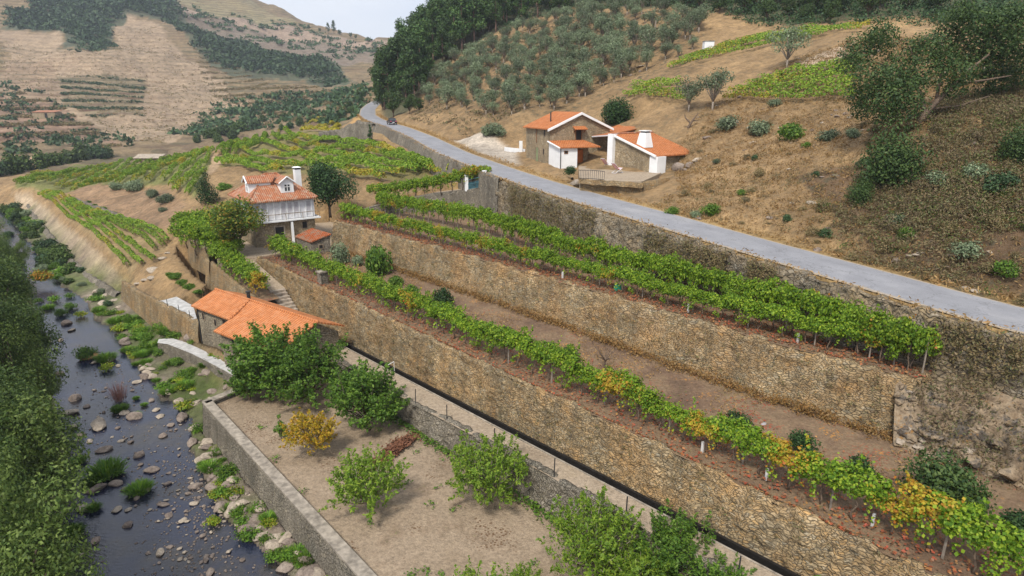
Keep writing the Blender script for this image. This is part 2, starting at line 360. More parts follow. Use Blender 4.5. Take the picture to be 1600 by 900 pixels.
# terrain: its own base tint per vertex, broken up by noise; contour stripes where the land is terraced
k = NT('terrain ground'); p = k.pos(); tint = k.attr('Tint')
c = k.mix(0.75, tint, k.ramp(k.noise(p, 0.13, 7, 0.72), [(0.28, 0.55), (0.5, 1.0), (0.72, 1.38)]), 'MULTIPLY')
c = k.mix(0.7, c, k.ramp(k.noise(p, 0.42, 5, 0.75), [(0.3, 0.5), (0.5, 1.0), (0.7, 1.4)]), 'MULTIPLY')
c = k.mix(0.8, c, k.ramp(k.noise(p, 2.6, 6, 0.78), [(0.28, 0.42), (0.5, 1.0), (0.74, 1.55)]), 'MULTIPLY')
c = k.mix(0.5, c, k.ramp(k.noise(p, 0.03, 5, 0.7), [(0.3, 0.7), (0.7, 1.25)]), 'MULTIPLY')
msk = k.n_sep(k.attr('Mask'))
sprig = k.math('MULTIPLY', k.ramp(k.noise(p, 1.3, 5, 0.7), [(0.52, 0), (0.62, 1)]), msk[1])
c = k.mix(sprig, c, (0.085, 0.075, 0.045))
pz = k.n_sep(p)
zz = k.math('ADD', pz[2], k.math('MULTIPLY', k.noise(p, 0.012, 3), 14.0))
fr = k.math('FRACT', k.math('MULTIPLY', zz, 1 / 3.4))
stripe = k.math('MULTIPLY', k.ramp(fr, [(0.0, 1), (0.32, 0.85), (0.46, 0)]), msk[0])
stripe = k.math('MULTIPLY', stripe, k.ramp(k.noise(p, 0.05, 4, 0.7), [(0.35, 0.25), (0.6, 1)]))
c = k.mix(stripe, c, k.mix(k.ramp(k.noise(p, 0.02, 3), [(0.42, 0), (0.6, 1)]), (0.05, 0.058, 0.03), (0.12, 0.065, 0.04)))
k.col(c); k.bump(k.noise(p, 3.2, 7, 0.75), 0.35, 0.9); M['terrain'] = k.m

GREEN0 = [(0.022, 0.062, 0.010), (0.045, 0.105, 0.018), (0.075, 0.155, 0.025), (0.105, 0.20, 0.030)]
VINE = [(0.060, 0.135, 0.010), (0.12, 0.225, 0.015), (0.205, 0.32, 0.022), (0.33, 0.42, 0.035)]
AUT = [(0.42, 0.34, 0.03), (0.46, 0.27, 0.03), (0.34, 0.33, 0.035), (0.40, 0.13, 0.02), (0.48, 0.38, 0.04), (0.30, 0.33, 0.03)]
M['vine'] = leaf('vine leaf', VINE, (AUT, 0.60, 0.42), 0.4, 0.12)
M['vine_autumn'] = leaf('vine leaf turning', VINE, (AUT, 0.46, 0.42), 0.4, 0.12)
M['vine_row'] = leaf('vine row leaf', [(0.07, 0.15, 0.012), (0.14, 0.25, 0.02), (0.22, 0.33, 0.03), (0.29, 0.37, 0.035)], ([(0.42, 0.36, 0.03), (0.33, 0.31, 0.04), (0.40, 0.24, 0.03)], 0.50, 0.07), 0.3, 0.12)
M['vine_yellow'] = leaf('yellow vine row leaf', [(0.16, 0.20, 0.02), (0.30, 0.30, 0.03), (0.40, 0.34, 0.03), (0.46, 0.33, 0.035)], None, 0.3, 0.12)
M['walnut'] = leaf('broad green leaf', [(0.045, 0.105, 0.014), (0.08, 0.165, 0.02), (0.125, 0.225, 0.028), (0.19, 0.30, 0.04)], None, 0.4, 0.1)
M['cherry'] = leaf('light green leaf', [(0.08, 0.15, 0.014), (0.13, 0.225, 0.02), (0.19, 0.29, 0.03), (0.27, 0.35, 0.04)], None, 0.4, 0.1)
M['yellow_leaf'] = leaf('yellow leaf', [(0.30, 0.24, 0.02), (0.45, 0.33, 0.02), (0.55, 0.36, 0.025), (0.42, 0.20, 0.02), (0.22, 0.25, 0.03)], None, 0.35, 0.1)
M['dark_leaf'] = leaf('dark glossy leaf', [(0.012, 0.035, 0.010), (0.022, 0.055, 0.014), (0.034, 0.078, 0.018), (0.055, 0.10, 0.026)], None, 0.2, 0.2)
M['oak_leaf'] = leaf('oak leaf', [(0.020, 0.046, 0.012), (0.036, 0.072, 0.017), (0.058, 0.10, 0.024), (0.09, 0.13, 0.032)], None, 0.2, 0.1)
M['magnolia'] = leaf('green rusty leaf', [(0.03, 0.075, 0.012), (0.06, 0.125, 0.018), (0.10, 0.17, 0.022), (0.20, 0.25, 0.03), (0.28, 0.27, 0.03), (0.26, 0.15, 0.03)], None, 0.4, 0.1)
M['olive'] = leaf('olive leaf', [(0.08, 0.115, 0.055), (0.12, 0.16, 0.085), (0.16, 0.20, 0.11), (0.21, 0.25, 0.145)], None, 0.2, 0.38)
M['pine'] = leaf('pine needle', [(0.022, 0.055, 0.014), (0.038, 0.082, 0.019), (0.060, 0.115, 0.026), (0.09, 0.14, 0.034)], None, 0.15, 0.3)
M['willow'] = leaf('riverside leaf', [(0.022, 0.048, 0.010), (0.042, 0.080, 0.015), (0.070, 0.115, 0.022), (0.11, 0.16, 0.034)], None, 0.25, 0.22)
M['scrub'] = leaf('hill scrub leaf', [(0.024, 0.056, 0.022), (0.040, 0.080, 0.028), (0.062, 0.105, 0.035)], None, 0.1, 0.2)
M['heath'] = leaf('dry heath', [(0.085, 0.06, 0.04), (0.14, 0.10, 0.055), (0.19, 0.14, 0.07), (0.12, 0.11, 0.045), (0.10, 0.115, 0.045)], None, 0.15, 0.25)
M['straw'] = leaf('dry straw grass', [(0.20, 0.125, 0.05), (0.32, 0.20, 0.075), (0.38, 0.25, 0.11), (0.26, 0.14, 0.05)], None, 0.25, 0.2)
M['grass'] = leaf('river grass', [(0.05, 0.12, 0.012), (0.085, 0.18, 0.018), (0.13, 0.25, 0.022), (0.19, 0.28, 0.03)], None, 0.35, 0.3)
M['lime_weed'] = leaf('lime green weed', [(0.13, 0.22, 0.015), (0.21, 0.31, 0.02), (0.30, 0.36, 0.03), (0.34, 0.26, 0.03)], None, 0.35, 0.2)
M['bank_veg'] = leaf('bank vegetation', [(0.15, 0.105, 0.05), (0.23, 0.165, 0.08), (0.13, 0.13, 0.05), (0.30, 0.21, 0.10), (0.10, 0.12, 0.04)], None, 0.2, 0.2)
M['alder_light'] = leaf('light riverside leaf', [(0.045, 0.08, 0.015), (0.075, 0.12, 0.022), (0.115, 0.165, 0.032), (0.16, 0.21, 0.05)], None, 0.3, 0.15)
M['litter'] = leaf('fallen leaf', [(0.16, 0.07, 0.035), (0.24, 0.11, 0.05), (0.32, 0.06, 0.03), (0.36, 0.20, 0.07)], None, 0.1, 0.1)
M['orange_leaf'] = leaf('orange bush leaf', [(0.10, 0.17, 0.02), (0.22, 0.24, 0.03), (0.42, 0.24, 0.02), (0.46, 0.14, 0.02)], None, 0.3, 0.1)
M['red_twig'] = leaf('reddish stem', [(0.24, 0.10, 0.09), (0.32, 0.17, 0.14), (0.22, 0.13, 0.08)], None, 0.2, 0.1)

# ------------------------------------------------------------------ the lie of the land
rl = [(39.5, 8.7, 13.1)]
for px, py, z in ((1600, 524, 13.4), (1450, 482, 13.64), (1340, 449, 13.83), (1200, 407, 14.1), (1100, 377, 14.5), (1000, 347, 14.9), (900, 317, 15.2),
                  (800, 285, 15.6), (760, 270, 15.85), (682, 239, 17.05), (640, 215, 18.1), (604, 199, 19.1)):
    rl.append(tuple(W(px, py, z)))
for px, py, d in ((582, 192, 157), (568, 186, 170), (561, 180, 187), (563, 171, 208), (572, 163, 228), (584, 157, 250), (610, 153, 275), (660, 152, 300)):
    rl.append(tuple(D(px, py, d)))
ROAD_L = resample(rl, 0.8)
for _ in range(12):                                    # ease the corners
    ROAD_L[1:-1] = 0.5 * ROAD_L[1:-1] + 0.25 * (ROAD_L[:-2] + ROAD_L[2:])
ROADW = 4.9
ROAD_R = offset_line(ROAD_L, -ROADW); ROAD_C = offset_line(ROAD_L, -ROADW / 2)
RC = ROAD_C[::4]; RCZ = RC[:, 2]

cps = []
for i in range(0, len(ROAD_L), 7):
    cps += [tuple(offset_line(ROAD_L, -ROADW - 1.0)[i])]
for px, py, d in (
    # hillside right of the road
    (1075, 243, 76), (1060, 290, 66), (1100, 200, 80), (1100, 300, 60), (1150, 340, 53), (1200, 250, 62), (1300, 300, 52), (1300, 200, 66), (1400, 350, 45), (1440, 190, 53),
    (1590, 400, 38), (1590, 250, 46), (1590, 120, 60), (1500, 60, 85), (1400, 40, 105), (1200, 30, 125), (1000, 20, 150), (1200, 60, 112),
    (1200, 110, 95), (1050, 110, 105), (1350, 60, 95), (1330, 100, 82), (1330, 150, 73), (1000, 150, 98), (1120, 165, 86), (900, 60, 160),
    (900, 130, 125), (800, 60, 180), (800, 150, 130), (800, 185, 112), (770, 205, 108), (700, 150, 160), (700, 195, 127), (700, 90, 200),
    (640, 150, 185), (640, 185, 155), (620, 120, 220), (600, 150, 240), (760, -30, 270), (800, -60, 300), (1200, -60, 200), (1600, -60, 140),
    (1000, -100, 300), (1400, -100, 220), (660, 90, 330), (640, 100, 420), (1700, 300, 38), (1800, 200, 45), (1800, 450, 30), (1900, 0, 80), (620, 110, 600), (700, 60, 700), (1000, -150, 700), (1500, -150, 600), (1900, -100, 300),
    (960, 200, 92), (890, 172, 108), (850, 172, 112), (980, 185, 98),
    # left bank beyond the river and the far slopes
    (0, 700, 40), (0, 450, 75), (-200, 450, 60), (-200, 700, 35), (0, 350, 110), (0, 320, 130), (0, 280, 190), (100, 232, 300), (0, 240, 275), (250, 236, 300), (420, 202, 350),
    (380, 180, 400), (550, 150, 450), (0, 150, 400), (0, 50, 560), (200, 150, 430), (200, 80, 540), (200, 20, 640), (0, -50, 700), (300, -40, 850),
    (400, 100, 600), (500, 60, 800), (610, 72, 950), (400, 50, 760), (380, 2, 1000), (440, 27, 1000), (500, 50, 1000), (600, 66, 1050), (500, 110, 600), (560, 100, 720),
    (-200, 150, 400), (-200, 0, 600), (-300, -50, 800), (-400, 250, 200), (300, 200, 370), (300, 120, 520), (120, 200, 350)):
    v = D(px, py, d); cps.append(tuple(v))
for r_, th_, z_ in ((1500, -36, 205), (1500, -24, 165), (1700, -16, 110), (1700, -10, 90), (1700, 0, 120), (1700, 30, 200), (1300, -20, 135), (1300, -12, 100)):
    cps.append((r_ * math.sin(math.radians(th_)), r_ * math.cos(math.radians(th_)), z_))
for px, py, z in (
    # house yard and its bank
    (822, 256, 16.0), (870, 272, 15.9), (1012, 318, 14.75), (960, 309, 14.85), (920, 296, 15.05), (1018, 290, 15.7), (1035, 278, 16.1), (1062, 266, 16.7), (930, 262, 16.7), (800, 240, 16.4), (740, 225, 16.9),
    # upper vineyard on the left of the road
    (340, 262, 12.7), (450, 272, 12.7), (560, 284, 12.8), (640, 284, 13.2), (690, 270, 14.3), (720, 275, 14.2), (450, 208, 16.5), (590, 226, 16.2), (630, 240, 15.8), (520, 236, 14.6), (400, 236, 13.9), (345, 242, 12.9), (540, 215, 17.2),
    (640, 305, 12.2), (560, 300, 12.0), (500, 290, 12.2),
    # lower vineyard, bank, small field, track
    (30, 292, 5.0), (180, 287, 8.0), (262, 287, 9.4), (300, 311, 9.2), (338, 238, 11.6), (200, 258, 6.9), (40, 278, 4.65), (310, 330, 8.6),
    (200, 340, 5.6), (270, 362, 6.6), (130, 318, 5.6), (65, 306, 4.5), (265, 382, 4.9), (205, 425, 4.1), (85, 332, 4.3), (240, 408, 4.4), (160, 360, 4.5),
    (30, 302, 4.2), (60, 342, 3.9), (110, 397, 3.6), (170, 442, 3.3), (230, 440, 3.9), (290, 440, 4.1), (280, 462, 4.1), (262, 400, 4.4), (300, 385, 5.6), (215, 465, 3.2)):
    cps.append(tuple(W(px, py, z)))
for s, t, z in ((-20, 18, 1), (0, 17, 1), (15, 17, 1), (-40, 40, 2), (0, 40, 2.5), (20, 40, 3), (45, 40, 3)):
    cps.append(tuple(T(s, t, z)))
CP = np.array(cps)
_th = np.arctan2(CP[:, 0], CP[:, 1]); _lr = 0.5 * np.log(CP[:, 0] ** 2 + CP[:, 1] ** 2)
_K = np.hypot(_th[:, None] - _th[None], _lr[:, None] - _lr[None]); _n = len(CP)
_A = np.zeros((_n + 3, _n + 3)); _A[:_n, :_n] = _K + np.eye(_n) * 0.002; _P = np.stack([np.ones(_n), _th, _lr], 1)
_A[:_n, _n:] = _P; _A[_n:, :_n] = _P.T
_w = np.linalg.solve(_A, np.concatenate([CP[:, 2], np.zeros(3)]))
def rbf(x, y):
    th = np.arctan2(x, y); lr = 0.5 * np.log(x * x + y * y + 1e-6)
    out = np.empty(x.shape)
    for i in range(0, x.size, 20000):
        q = slice(i, i + 20000)
        K = np.hypot(th.flat[q][:, None] - _th[None], lr.flat[q][:, None] - _lr[None])
        out.flat[q] = K @ _w[:_n] + _w[_n] + th.flat[q] * _w[_n + 1] + lr.flat[q] * _w[_n + 2]
    return out
RIV = [tuple(W(px, py, 0))[:2] for px, py in ((640, 1080), (460, 905), (345, 800), (300, 700), (300, 655), (265, 622), (235, 590), (200, 560), (185, 520), (150, 498), (135, 470), (95, 442), (62, 400), (35, 360), (8, 330), (-60, 310),
       (-80, 325), (-25, 370), (25, 420), (45, 460), (65, 540), (80, 600), (85, 640), (105, 700), (88, 760), (75, 840), (80, 905), (100, 1100))]
RIVC = RIV + [RIV[0]]
UPT = [W(520, 345, 10.5), W(800, 420, 10.5), W(907, 450, 10.5), W(1200, 535, 10.5), W(1440, 597, 10.5)]
E_LINE = [W(812, 288, 15.4), W(795, 285, 15.5), W(768, 290, 14.4), W(726, 298, 13.4), W(660, 306, 12.6), W(600, 318, 11.8), W(556, 332, 11.0)]
M1, M0, S0 = W(352, 562, 1.8), W(314, 542, 1.8), W(247, 471, 4.2)
_rl = offset_line(ROAD_L, 0.3); _k0 = int(np.argmin(np.hypot(_rl[:, 0] - E_LINE[0].x, _rl[:, 1] - E_LINE[0].y)))
NEAR = [T(-60, 13.7), T(20.2, 13.7), T(21.8, 8.5), M1, M0, S0, W(274, 463, 4.2), W(318, 466, 4.2), W(326, 455, 4.3), W(276, 402, 4.6), W(276, 380, 5.6), W(300, 352, 8.0), W(340, 318, 10.0),
        Vector((-38.5, 85.5, 0)), Vector((-27, 93, 0)), W(556, 318, 11.3), W(640, 302, 12.4), W(700, 292, 13.2), W(745, 283, 14.2)]
NEAR = [(v[0], v[1]) for v in NEAR] + [(q[0], q[1]) for q in _rl[:_k0 + 1][::-1][::3]] + [(60, -20), (20, -20)]
def Zf(x, y, detail=True):
    x = np.asarray(x, float); y = np.asarray(y, float); z = rbf(x, y); r = np.hypot(x, y)
    dr, zr, side = seg_dist(x, y, RC, RCZ)
    if detail:
        amp = np.clip(r * 0.004, 0.12, 4.0)
        n = fbm(x * 0.35, y * 0.35, 4, 3) * 1.1 + fbm(x * 0.06, y * 0.06, 3, 9) * np.clip(r * 0.02, 0.6, 6)
        n = n * amp / np.maximum(amp, 0.35) + np.where(r > 250, fbm(x * 0.018, y * 0.018, 4, 5) * r * 0.03, 0)
        z = z + n * smooth(2.5, 9, dr)
    # river bed and banks
    dv, _, _ = seg_dist(x, y, RIVC); ins = in_poly(x, y, RIV)
    nb = fbm(x * 0.5, y * 0.5, 4, 21)
    bank = 0.18 + 0.16 * dv + nb * 0.75
    z = np.where(ins, -0.45 + smooth(2.5, 0.0, dv) * 0.42 + np.clip(nb - 0.12, 0, 1) * 1.6, bank + (z - bank) * smooth(2.0, 8.0, dv))
    # the road bench
    hw = ROADW / 2
    k = np.where(side < 0, smooth(hw + 3.2, hw + 0.9, dr), smooth(hw + 0.5, hw + 0.25, dr))
    z = z + (zr - 0.07 - z) * k
    z = np.where(in_poly(x, y, NEAR), np.minimum(z, -2.0), z)
    return z
_q = np.exp(np.linspace(math.log(16), math.log(1700), 900))
def G(px, py, lo=0):                                   # first terrain point along a sight line
    a, b, c = ray(px, py); z = CZ + c * _q; zt = Zf(a * _q, b * _q)
    i = np.nonzero((zt > z) & (_q > lo))[0]
    if len(i) == 0: return None
    i = i[0]
    if i == 0: t = _q[0]
    else:
        f0 = z[i - 1] - zt[i - 1]; f1 = zt[i] - z[i]; t = _q[i - 1] + (_q[i] - _q[i - 1]) * f0 / (f0 + f1 + 1e-9)
    return Vector((a * t, b * t, CZ + c * t))
def Zp(x, y): return float(Zf(np.array([x]), np.array([y]))[0])
def proj(v):
    x, y, z = v[0], v[1], v[2] - CZ; d = y * cp - z * sp; u = -(y * sp + z * cp)
    return 800 + FPX * x / d, 450 + FPX * u / d, d

TH = np.radians(np.linspace(-58, 58, 560)); RR = np.exp(np.linspace(math.log(17), math.log(1700), 520))
th, rr = np.meshgrid(TH, RR, indexing='ij'); X, Y = rr * np.sin(th), rr * np.cos(th)
Zt = Zf(X, Y)
TG = np.stack([X, Y, Zt], -1)
terrain = grid_obj('terrain', TG, M['terrain']); setp(terrain, kind='structure')
# base tint of the land: kinds of ground, cover and tillage
tint = np.empty((*X.shape, 3)); tint[:] = (0.30, 0.195, 0.095)
mask = np.zeros((*X.shape, 3))
def cover(poly, col, soft=0, terr=None, sprig=None, far=False, wob=0.0):
    pts = [(p if isinstance(p, Vector) else G(*p, lo=230 if far else 0)) for p in poly]; pts = [p for p in pts if p is not None]
    xs, ys = X + 0, Y + 0
    if wob: xs = X + fbm(X * 0.03, Y * 0.03, 4, 41) * wob; ys = Y + fbm(X * 0.03, Y * 0.03, 4, 47) * wob
    m = in_poly(xs, ys, pts).astype(float)
    if soft:
        d, _, _ = seg_dist(xs, ys, [(p[0], p[1]) for p in pts] + [(pts[0][0], pts[0][1])]); m = np.where(m > 0, smooth(0, soft, d), 0)
    if col is not None: tint[:] = tint * (1 - m[..., None]) + np.array(col) * m[..., None]
    if terr is not None: mask[..., 0] = mask[..., 0] * (1 - m) + terr * m
    if sprig is not None: mask[..., 1] = mask[..., 1] * (1 - m) + sprig * m
rad = np.hypot(X, Y)
def behind(line, k):                                     # a strip of land running back from a line of ground points
    a_ = [G(*p) for p in line]; a_ = [p for p in a_ if p is not None]
    return a_ + [Vector((p.x * k, p.y * k, 0)) for p in reversed(a_)]
n1 = fbm(X * 0.05, Y * 0.05, 4, 61)
tint[:] = tint * (1 + 0.5 * n1[..., None])
right = X > -0.0
far = (rad > 250)
tint[far] = (0.20, 0.145, 0.08); mask[..., 0] = np.where(far & (X < 0), 0.75, 0); mask[..., 1] = np.where(far, 0.25, 0.5)
zr = np.where((X > 25) & (rad < 62), 1, 0)[..., None]
tint[:] = tint * (1 - zr) + zr * np.array((0.165, 0.105, 0.058)) * (1 + 0.7 * n1[..., None])
mask[..., 1] = np.where(zr[..., 0] > 0, 0.85, mask[..., 1])
CV = lambda *a, **k: cover(*a, far=True, **k)
CV([(0, 48), (95, 50), (100, 78), (180, 78), (182, 45), (178, 26), (205, 24), (240, 40), (265, 68), (300, 100), (345, 128), (385, 155), (340, 178), (300, 205), (255, 225), (195, 218), (150, 195), (90, 165), (0, 150)], (0.31, 0.225, 0.145), terr=0.3, sprig=0.5, wob=25)
CV([(0, 90), (80, 95), (95, 118), (95, 165), (40, 150), (0, 150)], (0.27, 0.19, 0.12), terr=0.6, wob=15)
CV([(96, 120), (225, 120), (224, 180), (150, 185), (100, 165)], (0.22, 0.17, 0.10), terr=1.0, wob=14)
CV([(0, 150), (90, 165), (150, 200), (190, 225), (0, 225)], (0.255, 0.165, 0.11), terr=0.9, wob=8)
CV([(262, 8), (400, 30), (540, 58), (612, 66), (612, 76), (500, 66), (380, 42), (270, 20)], (0.28, 0.205, 0.15), terr=0.0, wob=6)
CV([(270, 22), (380, 44), (500, 68), (600, 80), (595, 98), (500, 92), (420, 78), (330, 60)], (0.20, 0.155, 0.115), terr=0.3, sprig=0.8, wob=15)
CV([(300, -30), (395, 2), (470, 36), (420, 42), (330, 24), (262, 5)], (0.235, 0.195, 0.105), terr=0.8, wob=5)
CV([(0, 242), (55, 246), (60, 262), (0, 268)], (0.36, 0.25, 0.15), terr=0, wob=4)
cover(behind([(590, 186), (640, 176), (690, 105), (780, 50), (900, 14), (1040, 12), (1150, 30), (1240, 45), (1400, 30), (1500, 28), (1660, 40)], 2.2), (0.10, 0.095, 0.05), soft=3, sprig=1)
CV([(0, -60), (262, -20), (300, 40), (400, 70), (520, 96), (560, 130), (480, 128), (360, 118), (290, 62), (250, 30), (200, 22), (178, 40), (176, 74), (105, 76), (96, 48), (0, 46)], (0.075, 0.085, 0.05), terr=0, sprig=1, wob=15)
# near ground: soil of the vineyards, track, banks, orchard
cover([(340, 262), (345, 236), (440, 204), (600, 226), (700, 268), (640, 288), (440, 274)], (0.20, 0.17, 0.065), soft=1.0, sprig=0.2)
cover([(20, 296), (180, 297), (262, 289), (300, 314), (322, 300), (338, 240), (225, 250), (25, 282)], (0.17, 0.17, 0.055), soft=1.0, sprig=0.2)
cover([(60, 304), (105, 312), (268, 384), (205, 430), (150, 385)], (0.30, 0.215, 0.11), soft=0.5, sprig=0.2)
cover([(100, 298), (262, 296), (300, 318), (265, 372), (110, 310)], (0.29, 0.185, 0.105), soft=1.5, sprig=0.6)
cover([(330, 240), (348, 244), (334, 276), (318, 274)], (0.36, 0.25, 0.15), soft=0.3, sprig=0)
cover([(15, 300), (50, 302), (120, 360), (205, 440), (165, 445), (95, 400), (50, 345)], (0.42, 0.32, 0.21), soft=0.6, sprig=0.15)
cover([(690, 215), (810, 235), (822, 258), (795, 262), (720, 232)], (0.47, 0.40, 0.32), soft=1.5, sprig=0)
cover([(545, 195), (570, 160), (562, 200), (555, 210)], (0.40, 0.24, 0.09), soft=0.5, sprig=0)
cover([(1240, 100), (1300, 75), (1345, 58), (1330, 92), (1240, 112)], (0.50, 0.38, 0.27), soft=1, sprig=0)
dv, _, _ = seg_dist(X, Y, RIVC); near_r = (dv < 6) & (rad < 180); ins = in_poly(X, Y, RIV) & (rad < 200)
gr = np.clip(0.5 + 2.2 * fbm(X * 0.22, Y * 0.22, 3, 77), 0, 1)[..., None]
wgt = (near_r * smooth(6, 2.5, dv))[..., None]
tint[:] = tint * (1 - wgt) + wgt * (np.array((0.25, 0.20, 0.155)) * (1 - gr) + np.array((0.10, 0.13, 0.035)) * gr)
tint[ins] = (0.09, 0.075, 0.055)
dr, _, sd = seg_dist(X, Y, RC, RCZ); vg = (smooth(ROADW / 2 + 2.6, ROADW / 2 + 0.4, dr) * (rad < 260))[..., None] * 0.75
tint[:] = tint * (1 - vg) + vg * np.array((0.40, 0.27, 0.11)) * (1 + 0.6 * n1[..., None])
orch = in_poly(X, Y, [tuple(G(*p))[:2] for p in ((640, 180), (700, 95), (780, 55), (900, 22), (1100, 30), (1100, 110), (960, 150), (840, 185))])
tint[orch] = tint[orch] * 0.82; mask[orch, 1] = 0.9
for nm, A in (('Tint', tint), ('Mask', mask)):
    at = terrain.data.color_attributes.new(nm, 'FLOAT_COLOR', 'POINT')
    at.data.foreach_set('color', np.concatenate([A, np.ones((*X.shape, 1))], -1).astype(np.float32).ravel())

# water
wp = [tuple(W(px, py, 0.0)) for px, py in ((-300, 1200), (760, 1200), (520, 900), (400, 780), (340, 640), (250, 560), (215, 500), (150, 440), (80, 380), (20, 320), (-120, 300), (-200, 330), (-120, 420), (-60, 600), (-150, 900))]
mw = MB(); mw.add(wp, [tuple(range(len(wp)))]); river = mw.build('river_water', M['water']); setp(river, kind='structure')

# road
q = np.stack([offset_line(ROAD_L, -o) for o in np.linspace(0, ROADW, 7)], 1); q[..., 2] += 0.01 + 0.06 * np.sin(np.linspace(0, math.pi, 7))[None]
quv = np.zeros((*q.shape[:2], 2)); quv[..., 0] = np.linspace(0, 1, 7)[None]; quv[..., 1] = np.arange(len(q))[:, None] * .8
setp(grid_obj('road', q, M['asphalt'], None, quv), kind='structure')

# ------------------------------------------------------------------ terrace levels
def zc(s): return np.clip(4.27 - 0.035 * np.asarray(s), 3.3, 6)
def edge_t(s): return np.interp(s, [-60, -5, 6, 50], [2.7, 2.75, 3.15, 3.2])
def level(name, S, tin, tout, zfun, mat, step=0.45, amp=0.06, kind='structure'):
    n = max(4, int(np.max(np.abs(tout - tin)) / step)); f = np.linspace(0, 1, n)
    t = tin[:, None] + (tout - tin)[:, None] * f[None]; s = np.repeat(S[:, None], n, 1)
    x = s * EX + t * NX; y = 37.2 + s * EY + t * NY
    z = zfun(s, t) + amp * (fbm(x * 0.7, y * 0.7, 4, 31) * 1.6 + fbm(x * 0.15, y * 0.15, 2, 8))
    return setp(grid_obj(name, np.stack([x, y, z], -1), mat), kind=kind)
S1 = np.arange(-48, 20.8, 0.45)
level('garden_ground', S1, edge_t(S1) + 0.1, np.full_like(S1, 13.0), lambda s, t: 2.3 + 0 * s, M['garden_soil'], amp=0.1)
S1b = np.arange(20.4, 31.0, 0.45)
level('mill_yard_ground', S1b, edge_t(S1b) + 0.1, np.interp(S1b, [20.4, 22, 31], [9.5, 9.0, 9.0]), lambda s, t: 2.25 + 0 * s, M['garden_soil'], amp=0.1)
S2 = np.arange(-48, 47, 0.45)
level('canal_path', S2, np.full_like(S2, 1.18), edge_t(S2) + 0.02, lambda s, t: zc(s), M['path_soil'], amp=0.05)
level('canal_water', S2, np.full_like(S2, 0.2), np.full_like(S2, 1.1), lambda s, t: zc(s) - 0.55, M['water'], step=0.3, amp=0.0)
S3 = np.arange(-48, 44.5, 0.45)
level('lower_terrace_ground', S3, np.full_like(S3, -10.2), np.full_like(S3, -0.15), lambda s, t: 7.38 + 0.10 * smooth(-4, -10, t), M['terrace_soil'], amp=0.12)
us = np.array([st_of(v.x, v.y) for v in UPT])[::-1]
def upt(s): return np.interp(s, us[:, 0], us[:, 1])
rst = np.array([st_of(a[0], a[1]) for a in offset_line(ROAD_L, 0.9)[:_k0 + 1]])
est = np.array([st_of(v.x, v.y) for v in E_LINE[2:]])
inn = np.concatenate([rst, est]); inn = inn[np.argsort(inn[:, 0])]
S4 = np.arange(us[0, 0], us[-1, 0], 0.4)
level('upper_terrace_ground', S4, np.interp(S4, inn[:, 0], inn[:, 1]) - 0.6, upt(S4) - 0.1, lambda s, t: 10.48 + 0 * s, M['terrace_soil'], amp=0.12)

